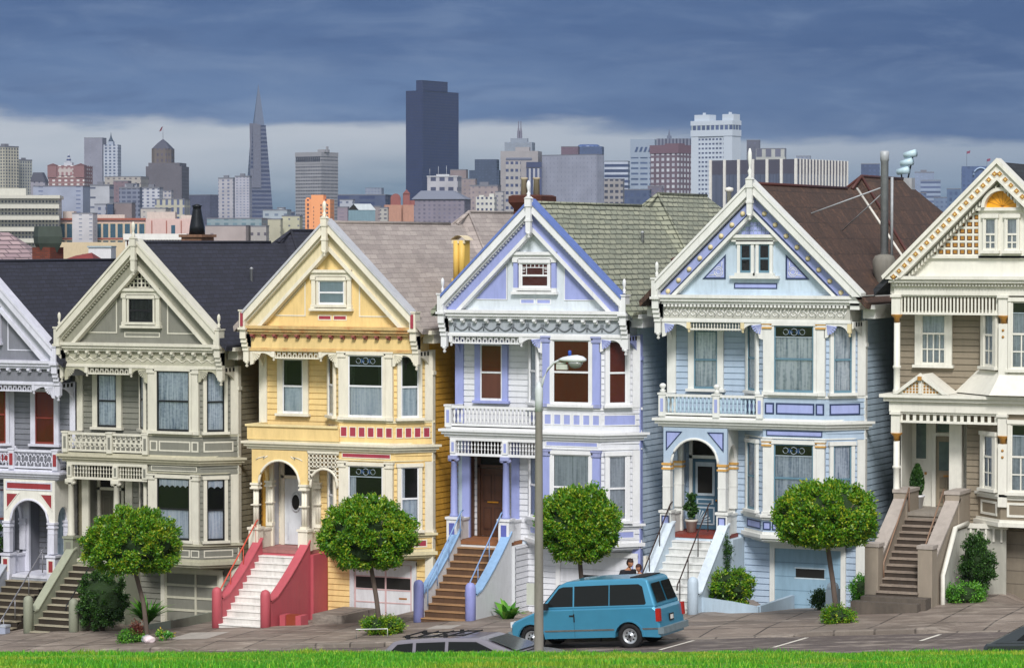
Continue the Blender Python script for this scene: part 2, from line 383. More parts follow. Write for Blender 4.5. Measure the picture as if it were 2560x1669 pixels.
def panel(m, x0, x1, z0, z1, y=-1.0, ca=0, cb=1, t=.05, fr=.015):   # raised moulding round a coloured field
    m.c = ca
    m.box(x0, x1, y-fr, y, z1-t, z1); m.box(x0, x1, y-fr, y, z0, z0+t); m.box(x0, x0+t, y-fr, y, z0+t, z1-t); m.box(x1-t, x1, y-fr, y, z0+t, z1-t)
    m.c = cb; m.box(x0+t, x1-t, y-.006, y, z0+t, z1-t)
def arch_outline(xa, xb, zt, xc, r, zs, n=14, e=1.0):   # spandrel plate over an arch
    P = [(xa, zs), (xa, zt), (xb, zt), (xb, zs), (xc+r, zs)]
    for i in range(1, n): P.append((xc + r*math.cos(math.pi*i/n), zs + r*e*math.sin(math.pi*i/n)))
    return P + [(xc-r, zs)]

def stairs(root, x0, x1, ztop, zbot, y0, y1, mats, newel, cheek, cap, handrail=None, n=11, ch='slant', newelcap='flat', railm=None, mid=False):
    rise = (ztop-zbot)/n; run = (y0-y1)/(n-1)
    m = MB(); P = [(y0, ztop-.25), (y0, zbot-.9), (y1, zbot-.9), (y1, zbot+.0)]
    v = [(x0, a, b) for a, b in P] + [(x1, a, b) for a, b in P]; m.add(v, [(0,1,2,3), (7,6,5,4), (0,3,7,4), (0,4,5,1), (1,5,6,2), (2,6,7,3)])
    st = m.build('staircase', mats[1], root)
    for i in range(n):
        z = ztop - rise*(i+1); y = y0 - run*i
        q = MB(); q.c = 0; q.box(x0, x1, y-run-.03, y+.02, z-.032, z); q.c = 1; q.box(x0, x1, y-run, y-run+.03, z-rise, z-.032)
        q.build('step', mats, st)
    for xa, xb in ((x0-.27, x0), (x1, x1+.27)):
        if mid and xa < x0: q = MB(); q.box(xa, xb, y1-.3, y1-.02, zbot-.6, zbot+.75); q.c = 1; q.box(xa-.02, xb+.02, y1-.32, y1, zbot+.75, zbot+.82); q.build('newel_post', [newel, cap], st); continue
        q = MB(T(0, 0, 0)); k = .42; ye = y1 - .02
        if ch == 'curve':
            O = [(y0, ztop+.32)] + [(y0+(ye-y0)*t, ztop+.30-(ztop-zbot-.35)*t - .10*math.sin(math.pi*t)) for t in (.1, .25, .4, .55, .7, .85)] + [(ye, zbot+.78)]
        else: O = [(y0, ztop+.34), (y0-.25, ztop+.26), (ye+.25, zbot+.66), (ye, zbot+.62)]
        O2 = O + [(ye, zbot-.9), (y0, zbot-.9)]
        nn = len(O2); v = [(xa, a, b) for a, b in O2] + [(xb, a, b) for a, b in O2]
        q.add(v, [tuple(range(nn)), tuple(range(2*nn-1, nn-1, -1))] + [(i, (i+1) % nn, (i+1) % nn + nn, i+nn) for i in range(nn)])
        q.c = 1
        v = [(xa-.03, a, b+.004) for a, b in O] + [(xb+.03, a, b+.004) for a, b in O] + [(xa-.03, a, b+.06) for a, b in O] + [(xb+.03, a, b+.06) for a, b in O]; k = len(O)
        fs = []
        for i in range(k-1): fs += [(i, i+1, i+1+k, i+k), (i+2*k, i+3*k, i+1+3*k, i+1+2*k), (i, i+2*k, i+1+2*k, i+1), (i+k, i+1+k, i+1+3*k, i+3*k)]
        q.add(v, fs); q.build('cheek_wall', [cheek, cap], st)
        q = MB(); c = (xa+xb)/2; zt = zbot + 1.12
        if newelcap == 'round': q.lathe(c, ye-.14, [(.17, zbot-.6), (.17, zt-.1), (.15, zt), (.1, zt+.06), (.02, zt+.09)], 14)
        else: q.plan([(c-.19, ye-.3), (c+.19, ye-.3), (c+.19, ye+.06), (c-.19, ye+.06)], zbot-.6, zt-.1); q.c = 1; q.plan([(c-.21, ye-.33), (c+.21, ye-.33), (c+.21, ye+.09), (c-.21, ye+.09)], zt-.1, zt-.04); q.poly([(c-.18, zt-.04), (c-.08, zt+.05), (c+.08, zt+.05), (c+.18, zt-.04)], ye-.28, ye+.04)
        q.build('newel_post', [newel, cap], st)
    for hx in (handrail or []):
        q = MB(); zz = .95
        pts = [(hx, y0+.05, ztop+zz+.05), (hx, y0-.1, ztop+zz), (hx, y1+.1, zbot+zz+.12), (hx, y1-.1, zbot+zz-.02), (hx, y1-.14, zbot+.75)]
        q.tube(pts, .025, 6)
        for t in (.06, .38, .7, .96): y = y0+(y1-y0)*t; z = ztop+(zbot-ztop)*t; q.tube([(hx, y, z+.25), (hx, y, z+zz+.03)], .018, 5)
        q.build('handrail', railm or BRASS, st)
    return st

def garland(m, x0, x1, z, y, n, r=.022, amp=.17):
    d = (x1-x0)/n
    for k in range(n):
        pts = [(x0 + d*(k+i/8), y, z - amp*math.sin(math.pi*i/8)) for i in range(9)]
        m.tube(pts, r, 5); m.tube([(x0+d*k, y, z+.06), (x0+d*k, y, z-.17)], r, 5)
        m.box(x0+d*k-.05, x0+d*k+.05, y-.02, y+.01, z-.02, z+.07)

def house(x0, z0, flip, c):
    """One row house in its own frame: x across the front, y into the lot, z up; the front wall at y=0."""
    global FLIP
    FLIP = -1.0 if flip else 1.0
    root = thing(c.get('name', 'row_house'), (x0, 0, z0), c['label'], 'house', 'Victorian row houses standing side by side')
    W, Tm, A, SD, RF = c['wall'], c['trim'], c['accent'], c['side'], c['roof']
    A2 = c.get('accent2', A); G = c.get('gable', W); Sa = c['sash']; CN = c.get('cornice', Tm); FM = c.get('frieze', W)
    wide = c.get('wide', False)
    # --- body
    m = MB(); m.box(-3.27, 3.27, .65, 18, -1.6, 10.2); m.box(-3.52, 3.52, 6.6, 17.6, -1.6, 10.2)
    m.box(-3.27, 3.27, .03, .65, 5.98, 10.2); m.box(-3.27, 3.27, .03, .65, -1.6, 2.6); m.box(-1.22, 3.27, .03, .65, 2.6, 5.98); m.box(-3.27, -2.98, .03, .65, 2.6, 5.98)
    body = m.build('wall', SD, root)
    m = MB(); m.box(-3.27, -.72, -.98, .03, -1.6, 2.49); m.build('porch_base', c['cheek'], root)
    m = MB()
    m.M = T(3.28, 0, 0) @ RZ(90); m.siding(0, 6.6, 0, -1.4, 10.0); m.M = T(3.53, 0, 0) @ RZ(90); m.siding(6.6, 17.6, 0, -1.4, 10.0)
    m.build('side_siding', SD, root); m = MB()
    m.M = T(-3.28, 0, 0) @ RZ(-90); m.siding(-6.6, 0, 0, -1.4, 10.0); m.M = T(-3.53, 0, 0) @ RZ(-90); m.siding(-17.6, -6.6, 0, -1.4, 10.0)
    m.build('side_siding', SD, root)
    # front boards carry the front colour
    m = MB(); m.siding(-3.281, -.65, -.008, 6.36, 9.44); m.siding(-1.26, -.65, -.008, 2.62, 5.96); m.siding(-.68, 3.281, -.008, -1.3, 2.74) ; m.siding(-3.2, -1.26, .632, 2.63, 5.97)
    if c.get('nomid'): m.M = T(-.69, 0, 0) @ RZ(90); m.siding(-.98, 0, 0, -1.3, 2.48); m.M = Matrix.Identity(4)
    m.M = MR; m.siding(.0, 1.34, -.01, 2.81, 9.38); m.M = ML; m.siding(0, 1.38, -.01, 2.81, 9.38)
    m.build('front_siding', W, root)
    # --- corner boards and the small arch that ties the overhang to the corner
    for sx in (-1, 1):
        m = MB(); a, b = sorted((sx*3.04, sx*3.34)); m.box(a, b, -.07, .12, 6.4 if sx < 0 else -1.2, 9.45)
        if sx > 0: m.box(3.05, 3.37, -.085, .135, 8.62, 8.74); m.box(3.05, 3.37, -.085, .135, 3.3, 3.42)
        m.build('corner_board', c.get('corner', Tm), root)
    for sx in (-1, 1):
        q = MB(T(sx*3.2, 0, 0) @ RZ(90)); P = [(0, 9.42), (-1.0, 9.42), (-1.0, 9.2)] + [(-.06 - .9*math.cos(math.pi/2*i/8)*1.0, 8.72 + .52*math.sin(math.pi/2*i/8)) if False else (-.92 + .86*math.sin(math.pi/2*i/8), 9.24 - .6*(1-math.cos(math.pi/2*i/8))) for i in range(9)] + [(0, 8.6)]
        q.poly(P, -.045, .045); q.c = 1
        for k in range(3): q.box(-.78+k*.24, -.66+k*.24, -.055, .055, 9.27, 9.4)
        q.build('side_bracket', [c.get('corner', Tm), DARKROOM], root)
    # --- bay body
    m = MB(); m.plan(bayplan(-.012), 2.7, 9.42); bay = m.build('bay', W, root)
    # --- roof
    m = MB()
    ov = .12 if not wide else .3
    xr = 3.5 + ov
    P = [(0, 13.7), (xr, 13.7-SL*xr), (xr-.03, 13.62-SL*xr-.1), (0, 13.5), (-xr+.03, 13.62-SL*xr-.1), (-xr, 13.7-SL*xr)]
    m.poly(P, -1.34, 11.0)
    hw, zr, ze, ya, yb = 3.72, 14.15, 10.28, 9.6, 14.4
    dd = 4.1
    m.add([(0, ya, zr), (0, yb, zr), (hw, ya-dd, ze), (hw, yb+dd, ze), (-hw, ya-dd, ze), (-hw, yb+dd, ze), (0, ya-dd, ze-.05), (0, yb+dd, ze-.05)],
          [(0, 2, 3, 1), (0, 1, 5, 4), (0, 4, 6, 2), (1, 3, 7, 5), (2, 6, 4, 5, 7, 3)])
    roof = m.build('roof', RF, root)
    m = MB(); zr_ = 13.72
    m.tube([(0, -1.2, zr_), (0, 8.0, zr_)], .06, 6); m.tube([(0, 8.6, 14.17-.45), (0, ya, 14.17), (0, yb, 14.17)], .06, 6)
    for sx in (-1, 1): m.tube([(0, ya, 14.17), (sx*hw, ya-dd, ze+.02)], .05, 6)
    m.build('ridge_cap', c.get('ridge', RF), roof)
    for sx in (-1, 1):
        m = MB(); m.M = T(sx*(xr+.02), 0, 0); m.box(-.07, .07, -.9, 6.3, 13.7-SL*xr-.2, 13.7-SL*xr-.07); m.box(-sx*.35 - .05 if sx > 0 else 0, .0 if sx > 0 else .35+.05, -.6, 6.0, 13.7-SL*xr-.5, 13.7-SL*xr-.2)
        m.build('gutter', c.get('gutter', Tm), roof)
    # --- overhanging gable
    m = MB(); m.box(-3.06, 3.16, -1.08, .05, 9.42, 10.2); m.build('frieze', FM, root)
    m = MB(); m.poly([(0, 13.6), (3.55, 13.6-SL*3.55), (3.55, 10.1), (-3.55, 10.1), (-3.55, 13.6-SL*3.55)], -.93, .0)
    m.box(-3.2, 3.28, -.95, .3, 9.9, 10.3); gw = m.build('gable_wall', G, root)
    for s in (-1, 1):
        m = MB(); xm = 3.18 if not (wide and s > 0) else 3.6
        m.c = 0; m.poly(band(13.78, 13.44, xm, s), -1.42, -.93); m.poly(band(13.66, 13.36, xm-.02, s), -1.3, -.935)
        m.c = 1; m.poly(band(13.38, 12.86, xm-.02, s), -1.13, -.94)
        m.c = 0; m.poly(band(12.9, 12.74, xm-.04, s), -1.2, -.945)
        m.c = 2; m.poly(band(13.84, 13.74, xm+.03, s), -1.46, -.96)
        ra = m.build('rake_board', [Tm, A2, c.get('rakecap', Tm)], gw)
        if c.get('dentils', True):
            m = MB(); 
            for i in range(3, 33): x = i*.095; z = 13.38-SL*x; 
            for i in range(3, 34):
                x = i*.092; z = 13.37-SL*x
                m.box(min(s*x, s*(x+.052)), max(s*x, s*(x+.052)), -1.22, -1.13, z-.09, z)
            m.build('dentil_moulding', Tm, ra)
        if c.get('bosses'):
            for i in range(8): x = .36+i*.36; z = 13.12-SL*x; m = MB(T(s*x, -1.13, z) @ RX(90)); m.lathe(0, 0, [(.085, 0), (.085, .02), (.06, .055), (.02, .075)], 10); m.build('rosette', c['bosses'], ra)
            m = MB(); m.poly(band(13.36, 13.31, xm-.03, s), -1.137, -1.12); m.poly(band(12.94, 12.89, xm-.03, s), -1.21, -1.12); m.build('rake_line', c['line'], ra)
    m = MB(); m.box(-.085, .085, -1.54, -1.4, 12.75, 13.6); m.box(-.11, .11, -1.57, -1.38, 13.58, 13.84); m.box(-.105, .105, -1.56, -1.39, 13.1, 13.18); m.poly([(-.13, 13.84), (0, 13.94), (.13, 13.84)], -1.59, -1.36)
    pendant(m, 0, -1.48, 12.75, 1.2); kp = m.build('king_post', Tm, gw)
    if c.get('finial', True):
        m = MB(); finial(m, 0, -1.48, 13.86, c.get('fin', .56), .8); m.build('finial', Tm, kp)
    # corner posts on the cornice
    for sx in ((-1, 1) if not wide else (-1,)):
        m = MB(); x = sx*3.24
        m.box(x-.11, x+.11, -1.4, -1.02, 10.12, 10.76); m.box(x-.135, x+.135, -1.43, -.99, 10.71, 10.76); m.box(x-.15, x+.15, -1.44, -.98, 10.08, 10.16)
        for k in range(4): m.box(x-.11, x+.11, -1.36+.06*k, -1.0, 9.78-.14*k, 10.08-.14*k+.0)
        m.box(x-.1, x+.1, -1.14, -.98, 9.0, 9.5); pendant(m, x, -1.06, 9.0, 1.3)
        if c.get('postpanel'): m.c = 1; m.box(x-.05, x+.05, -1.435, -1.41, 10.2, 10.66)
        cp = m.build('corner_post', [Tm, A], gw)
        if c.get('postfin', True): m = MB(); finial(m, x, -1.2, 10.78, .48, .7); m.build('finial', Tm, cp)
    # gable window and its surround
    gwn = c.get('gwin', 'single')
    m = MB(); m.box(-.86, .86, -1.13, -.93, 12.02, 12.12); m.box(-.78, .78, -1.06, -.93, 11.9, 12.02); m.box(-.82, .82, -1.1, -.93, 10.74, 10.83)
    m.c = 1
    for x in (-.68, .68):
        if gwn == 'single': m.c = 1; m.box(x-.075, x+.075, -1.03, -.93, 10.95, 11.78); m.c = 0; m.box(x-.11, x+.11, -1.06, -.93, 11.78, 11.9); m.box(x-.1, x+.1, -1.05, -.93, 10.83, 10.95)
    m.build('window_surround', [Tm, c.get('gcol', Tm)], gw)
    if gwn == 'single': window(gw, T(.0, -.93, 0), 0, .98, 10.95, 11.76, Tm, Sa, c.get('gcontent', None), c.get('gtop'), .07)
    else:
        for x in (-.31, .31): window(gw, T(0, -.93, 0), x, .36, 10.92, 11.82, Tm, Sa, None, None, .1)
    for xa, xb in (((-.55, -.03), (.03, .55)) if c.get('gpanel', 'two') == 'two' else ((-.72, .72),)): m = MB(); panel(m, xa, xb, 10.42, 10.6, -.93, 0, 1, .035); m.build('small_panel', [c.get('pline', Tm), A], gw)
    if c.get('gtri', True):
        for s in (-1, 1):
            m = MB(); P = [(s*1.02, 10.55), (s*2.22, 10.55), (s*1.02, 11.72)]
            if c.get('gtri') == 'fill': m.c = 1; m.poly(P, -.945, -.93); m.c = 0; ring_poly(m, P, .93, -.955, -.93)
            elif c.get('gtri') == 'ornate':
                P = [(s*1.0, 10.72), (s*1.78, 10.72), (s*1.0, 11.5)]
                m.c = 1; m.poly(shrink(P, .8), -.945, -.93); m.c = 2; ring_poly(m, P, .82, -.955, -.93); m.c = 0
                cx, cz = s*1.24, 10.95
                for rr in (.15, .09): m.tube([(cx+rr*math.cos(a_), -.95, cz+rr*math.sin(a_)) for a_ in [i*math.pi/5 for i in range(11)]], .012, 4)
                m.tube([(cx-s*.1, -.95, cz+.1), (cx-s*.12, -.95, cz+.32)], .012, 4); m.tube([(cx+s*.1, -.95, cz-.08), (cx+s*.32, -.95, cz-.12)], .012, 4)
            else: ring_poly(m, P, .9, -.95, -.93)
            m.build('triangle_panel', [Tm, A, c.get('line', Tm)], gw)
    ga = c.get('gapex')
    m = MB()
    if ga == 'lattice':
        m.c = 1; m.poly([(-.62, 12.14), (.62, 12.14), (0, 12.72)], -.94, -.93); m.c = 0
        for i in range(-3, 4): x = i*.155; m.box(x-.022, x+.022, -.97, -.935, 12.14, max(12.16, 12.70-SL*abs(x)))
        for z in (12.15, 12.3, 12.45): h = (12.72-z)/SL; m.box(-h, h, -.965, -.935, z-.02, z+.02)
        m.build('lattice', [Tm, DARKROOM], gw)
    elif ga == 'tiles':
        for r in range(4):
            for i in range(-4, 5):
                x = i*.135; z = 12.18+r*.135
                if abs(x)+.06 < (12.74-z-.1)/SL: m.box(x-.055, x+.055, -.96, -.93, z-.055, z+.055)
        m.build('relief_tiles', A, gw)
    # --- cornice over the frieze
    xL, xR = -3.14, (3.24 if not wide else 3.62)
    m = MB(); m.box(xL, xR, -1.34, .0, 10.12, 10.22); m.box(xL+.03, xR-.03, -1.28, .0, 10.02, 10.12); m.box(xL+.06, xR-.06, -1.2, .0, 9.93, 10.02)
    m.box(-3.1, 3.2, -1.12, -1.0, 9.36, 9.44); m.box(-3.08, 3.18, -1.1, -1.0, 9.44, 9.47)
    if wide: m.box(3.2, 3.62, -1.3, 6.4, 10.0, 10.24); m.box(3.2, 3.5, -1.2, 6.4, 9.8, 10.0)
    co = m.build('cornice', CN, root)
    if c.get('modillion', True):
        src = None; offs = []
        for i in range(15):
            x = -2.95 + i*.432
            if src is None:
                m = MB(); m.box(x-.05, x+.05, -1.27, -1.08, 9.86, 9.93); m.box(x-.05, x+.05, -1.2, -1.08, 9.8, 9.86); src = m.build('modillion', c.get('modm', Tm), co)
            else: offs.append((i*.432, 0, 0))
        repeat(src, co, offs)
    else:
        m = MB()
        for i in range(48): x = -3.0+i*.128; m.box(x, x+.07, -1.22, -1.08, 9.84, 9.92)
        m.build('dentil_moulding', Tm, co)
    fz = c.get('fz')
    m = MB()
    if fz == 'garland': garland(m, -2.85, 2.95, 9.72, -1.1, 11); m.build('garland', c['fzm'], co)
    elif fz == 'wave': 
        m.tube([(-2.95+i*.06, -1.09, 9.63+.05*math.sin(i*.95)) for i in range(100)], .02, 4); m.tube([(-2.95+i*.06, -1.09, 9.70+.03*math.sin(i*.95+1.5)) for i in range(100)], .013, 4); m.build('relief_moulding', Tm, co)
    elif fz == 'leaf':
        for k in range(20):
            x = -2.95 + k*.305
            m.tube([(x+.12*math.cos(a_)*(1-a_/9), -1.09, 9.63+.12*math.sin(a_)*(1-a_/9)) for a_ in [i*.7 for i in range(10)]], .02, 4); m.tube([(x+.1, -1.09, 9.54), (x+.2, -1.09, 9.74)], .018, 4)
        m.build('relief_moulding', Tm, co)
    # --- bracket frets under the overhang
    b0 = c.get('fretx', (-2.2, -.42)); zt = 9.38
    def br(P, fan=None):
        m = MB(); m.c = 0; m.poly(P, -1.09, -.99)
        xs = [p[0] for p in P]
        m.c = 1
        if fan:
            fx, sg = fan
            for k in range(5):
                a0 = rad(8+k*16); a1 = rad(8+k*16+11); r = .34
                m.poly([(fx, zt-.07), (fx+sg*r*math.cos(a0), zt-.07-r*.9*math.sin(a0)), (fx+sg*r*math.cos(a1), zt-.07-r*.9*math.sin(a1))], -1.105, -1.09)
        o = m.build('bracket', [c.get('brk', Tm), c.get('fan', A)], root)
    if b0[0] > -2.9: br(scallop(-3.1, b0[0], zt, .5, .22), (-3.02, 1))
    br(scallop(.3, b0[1]+.02, zt, .55, .22), (.26, -1)); br(scallop(2.32, 3.16, zt, .48, .3), (2.4, 1))
    for px_, dz_ in ((b0[0], .2), (b0[1]+.04, .2), (3.14, .28)): m = MB(); pendant(m, px_, -1.04, zt-dz_); m.box(px_-.06, px_+.06, -1.11, -.99, zt-dz_-.02, zt); m.build('pendant', c.get('pend', Tm), root)
    m = MB(); xa, xb = b0[0]+.05, b0[1]-.0
    m.box(xa, xb, -1.07, -1.0, zt-.04, zt); m.box(xa, xb, -1.08, -1.0, zt-.27, zt-.22)
    n = int((xb-xa)/.1)
    ft = c.get('fret', 'ring')
    for i in range(n+1):
        x = xa + (xb-xa)*i/n
        if ft == 'ring':
            m.box(x-.013, x+.013, -1.05, -1.02, zt-.22, zt-.04)
            if i < n: m.box(x, x+(xb-xa)/n, -1.05, -1.02, zt-.14+(.03 if i % 2 else -.03)-.012, zt-.14+(.03 if i % 2 else -.03)+.012); m.box(x+.03, x+.07, -1.05, -1.02, zt-.1 if i % 2 else zt-.2, zt-.06 if i % 2 else zt-.16)
        else: m.lathe(x, -1.04, [(.012, zt-.3), (.03, zt-.24), (.012, zt-.2), (.025, zt-.12), (.012, zt-.04)], 6) if i % 1 == 0 else None
    m.build('fretwork', c.get('fretm', Tm), root)
    m = MB(); m.box(-3.1, .3, -1.0, 0, zt+.0, zt+.05); m.build('soffit', W, root)
    # --- upper left window + wall pilasters
    cU, cL = c['cU'], c['cL']
    window(root, T(0, -.02, 0), -2.0, .8, 7.2, 9.06, c.get('wtrim', Tm), Sa, c.get('cS', cU), None, .2)
    # --- bay: pilasters, windows, panels
    pc = c.get('pil', Tm)
    for z0_, z1_, tc_ in ((7.1, 9.4, 1), (3.32, 5.72, 0)):
        for xa, xb in ((.31, .57), (2.08, 2.34)):
            q = MB(); q.c = 0; q.box(xa, xb, -1.09, -.99, z0_, z1_-.2); q.c = 1
            q.box(xa-.03, xb+.03, -1.13, -.99, z1_-.2, z1_-.06); q.box(xa-.05, xb+.05, -1.15, -.99, z1_-.06, z1_); q.box(xa-.03, xb+.03, -1.12, -.99, z0_, z0_+.12)
            if c.get('gold'): q.c = 2; q.box(xa-.035, xb+.035, -1.135, -.985, z1_-.22, z1_-.2+.035); q.box(xa-.035, xb+.035, -1.14, -.985, z1_-.1, z1_-.07)
            q.build('pilaster', [pc, c.get('cap', Tm), c.get('gold', Tm)], root)
    for k, (z0_, z1_, ct, tp) in enumerate(((7.2, 9.28, cU, c.get('tU')), (3.45, 5.58, cL, c.get('tL')))):
        window(root, T(0, -1.0, 0), 1.325, 1.3, z0_, z1_, Tm, Sa, ct, tp, .1)
        window(root, MR @ T(0, -.03, 0), .53, .62, z0_, z1_-.02, Tm, Sa, c.get('cR%d' % k, ct), None, .12)
        window(root, ML @ T(0, -.03, 0), .66, .62, z0_, z1_-.02, Tm, Sa, c.get('cW%d' % k, ct), None, .12)
        for MM, xe in ((MR, 1.22), (ML, .16)):
            q = MB(MM); q.box(xe-.14, xe+.12, -.05, 0, z0_-.1, z1_+.14); q.build('bay_trim', Tm, root)
    m = MB(); m.plan(bayplan(.06), 7.02, 7.1); m.build('bay_sill', c.get('baym', Tm), root); m = MB()
    m.plan(bayplan(.14), 3.26, 3.34); m.plan(bayplan(.07), 3.18, 3.26); m.plan(bayplan(.05), 2.72, 2.8); m.plan(bayplan(.13), 2.6, 2.72); m.plan(bayplan(.06), 2.52, 2.6); m.plan(bayplan(-.12), 2.44, 2.52)
    m.build('bay_moulding', c.get('baym', Tm), root); m = MB(); m.plan(bayplan(.05), 5.74, 5.78)
    m.build('bay_moulding', c.get('baym', Tm), root)
    m = MB(); m.plan(bayplan(.02), 6.36, 7.02); m.build('bay_apron', c.get('apron', W), root); m = MB(); m.plan(bayplan(.015), 5.78, 6.04); m.build('bay_head', c.get('apron', W), root); m = MB(); m.plan(bayplan(.015), 2.8, 3.18)
    bf = m.build('bay_apron', c.get('apron', W), root)
    bt = c.get('bt', 'long')
    for MM, y, x0_, x1_ in ((Matrix.Identity(4), -1.02, .3, 2.35), (MR, -.02, .02, 1.3), (ML, -.02, .05, 1.36)):
        def pn(*a):
            q = MB(MM); panel(q, *a); q.build('apron_panel', [c.get('pline', Tm), c.get('apan', A)], bf)
        if bt == 'squares':
            n = 6 if x1_ > 2 else 3
            if x1_ > 2 or c.get('bt2') == 'sq':
                n = 6 if x1_ > 2 else 4
                for i in range(n): d = (x1_-x0_)/n; pn(x0_+d*i+.04, x0_+d*(i+1)-.03, 6.52, 6.88, y, 0, 1, .03)
            else: pn(x0_+.06, x1_-.1, 6.52, 6.88, y, 0, 1, .03)
        else:
            if x1_ > 2: pn(x0_+.05, x0_+.36, 6.5, 6.86, y, 0, 1); pn(x0_+.42, x1_-.36, 6.5, 6.86, y, 0, 1); pn(x1_-.32, x1_-.04, 6.5, 6.86, y, 0, 1)
            else: pn(x0_+.1, x1_-.12, 6.5, 6.86, y, 0, 1)
        if x1_ > 2: pn(x0_+.1, x1_-.1, 5.82, 6.0, y, 0, 1, .03); pn(x0_+.3, x1_-.4, 2.86, 3.12, y, 0, 1, .04); pn(x0_, x0_+.26, 2.86, 3.12, y, 0, 1, .04); pn(x1_-.36, x1_-.02, 2.86, 3.12, y, 0, 1, .04)
        else: pn(x0_+.1, x1_-.14, 2.86, 3.12, y, 0, 1, .04)
    # --- balcony
    bal = MB(); bal.box(-3.2, .35, -1.06, 0, 6.26, 6.36); bal = bal.build('balcony', c.get('baym', Tm), root)
    kind = c['rail']
    if kind == 'solid':
        m = MB(); m.box(-3.22, .33, -1.1, -.96, 6.36, 6.8); m.box(-3.22, -3.08, -.96, 0, 6.36, 6.8); m.c = 1; m.box(-3.27, .3, -1.16, -.92, 6.8, 6.87); m.box(-3.27, -3.02, -.92, 0, 6.8, 6.87)
        m.build('parapet', [W, c.get('cap2', W)], bal)
    else:
        zr1 = 7.06
        m = MB(); m.box(-3.2, .28, -1.1, -.94, zr1-.08, zr1); m.box(-3.16, .28, -1.06, -.98, 6.4, 6.47); m.box(-3.2, -3.04, -.94, 0, zr1-.08, zr1); m.box(-3.16, -3.08, -.98, 0, 6.4, 6.47)
        m.build('top_rail', Tm, bal)
        for x in ((-3.1, .2) if c.get('nomid') else (-3.1, -1.26, .2)):
            m = MB(); m.box(x-.11, x+.11, -1.12, -.92, 6.36, zr1-.02); m.box(x-.14, x+.14, -1.14, -.9, zr1-.02, zr1+.04); m.c = 1; m.box(x-.05, x+.05, -1.127, -1.11, 6.5, 6.92); m.c = 0
            if c.get('railfin') and x < 0: finial(m, x, -1.02, zr1+.04, .3, 1.3)
            m.build('rail_post', [Tm, A], bal)
        if kind == 'baluster':
            m = MB(); x = -2.9; m.lathe(x, -1.02, [(.028, 6.47), (.028, 6.53), (.045, 6.62), (.02, 6.74), (.045, 6.86), (.028, 6.93), (.028, 6.99)], 8); src = m.build('baluster', c.get('balm', Tm), bal)
            offs = [(i*.137, 0, 0) for i in range(1, 22) if c.get('nomid') or abs(-2.9+i*.137+1.26) > .13]; repeat(src, bal, offs)
        else:
            for xa, xb in ((-2.98, -1.38), (-1.14, .08)):
                n = round((xb-xa)/(.2 if kind == 'lattice' else .32)); d = (xb-xa)/n
                for i in range(n):
                    m = MB(); x = xa + d*i
                    if kind == 'lattice':
                        m.box(x+d*.5-.02, x+d*.5+.02, -1.045, -1.0, 6.47, 6.98); m.box(x, x+d, -1.05, -1.005, 6.7, 6.745); m.box(x, x+d*.5, -1.045, -1.0, 6.84, 6.88); m.box(x+d*.5, x+d, -1.045, -1.0, 6.57, 6.61); m.box(x+d*.15, x+d*.35, -1.05, -1.0, 6.6, 6.7); m.box(x+d*.65, x+d*.85, -1.05, -1.0, 6.745, 6.84)
                    else:
                        cx = x+d/2; m.tube([(cx+.1*math.cos(a_), -1.02, 6.73+.13*math.sin(a_)) for a_ in [k*math.pi/4 for k in range(9)]], .025, 4); m.box(cx-.02, cx+.02, -1.04, -1.0, 6.86, 6.98); m.box(cx-.02, cx+.02, -1.04, -1.0, 6.47, 6.6)
                        m.tube([(x, -1.02, 6.95), (cx-.09, -1.02, 6.8)], .018, 4); m.tube([(x+d, -1.02, 6.95), (cx+.09, -1.02, 6.8)], .018, 4); m.tube([(x, -1.02, 6.5), (cx-.09, -1.02, 6.66)], .018, 4); m.tube([(x+d, -1.02, 6.5), (cx+.09, -1.02, 6.66)], .018, 4)
                    m.build('baluster', Tm, bal)
            if kind != 'lattice': 
                for x in (-3.1, -1.26, .2): m = MB(); m.box(x-.07, x+.07, -1.135, -1.115, 6.5, 6.92); m.build('red_inset', A, bal)
    # --- belt cornice under the balcony and round the bay
    m = MB(); m.plan(beltplan(.24), 6.22, 6.3); m.plan(beltplan(.17), 6.13, 6.22); m.plan(beltplan(.09), 6.04, 6.13); m.plan(beltplan(.04), 6.3, 6.36)
    m.build('belt_cornice', c.get('belt', Tm), root)
    # --- porch
    m = MB(); m.box(-3.12, .28, -1.0, .9, 5.97, 6.04); porch = m.build('porch', Tm, root)
    pk = c['porch']
    if pk == 'spindle':
        m = MB(); m.box(-3.04, .26, -1.07, -.93, 5.42, 5.5); m.box(-3.04, .26, -1.07, -.93, 5.92, 6.04); m.box(-3.08, -2.96, -.93, 0, 5.42, 5.5); m.box(-3.08, -2.96, -.93, 0, 5.92, 6.04)
        for x in (-2.93, -1.03, .17): m.c = 0; m.box(x-.1, x+.1, -1.1, -.9, 5.5, 5.92); m.c = 1; m.box(x-.045, x+.045, -1.107, -1.09, 5.56, 5.86)
        m.build('porch_beam', [Tm, A], porch)
        src = None
        for xa, xb, n in ((-2.76, -1.2, 14), (-.86, .02, 9)):
            for i in range(n):
                x = xa + (xb-xa)*i/(n-1)
                if src is None:
                    m = MB(); m.lathe(x, -1, [(.016, 5.5), (.016, 5.6), (.04, 5.64), (.016, 5.68), (.016, 5.74), (.04, 5.78), (.016, 5.82), (.016, 5.92)], 6); src = m.build('spindle', c.get('spm', Tm), porch); xs = x
                else: repeat(src, porch, [(x-xs, 0, 0)])
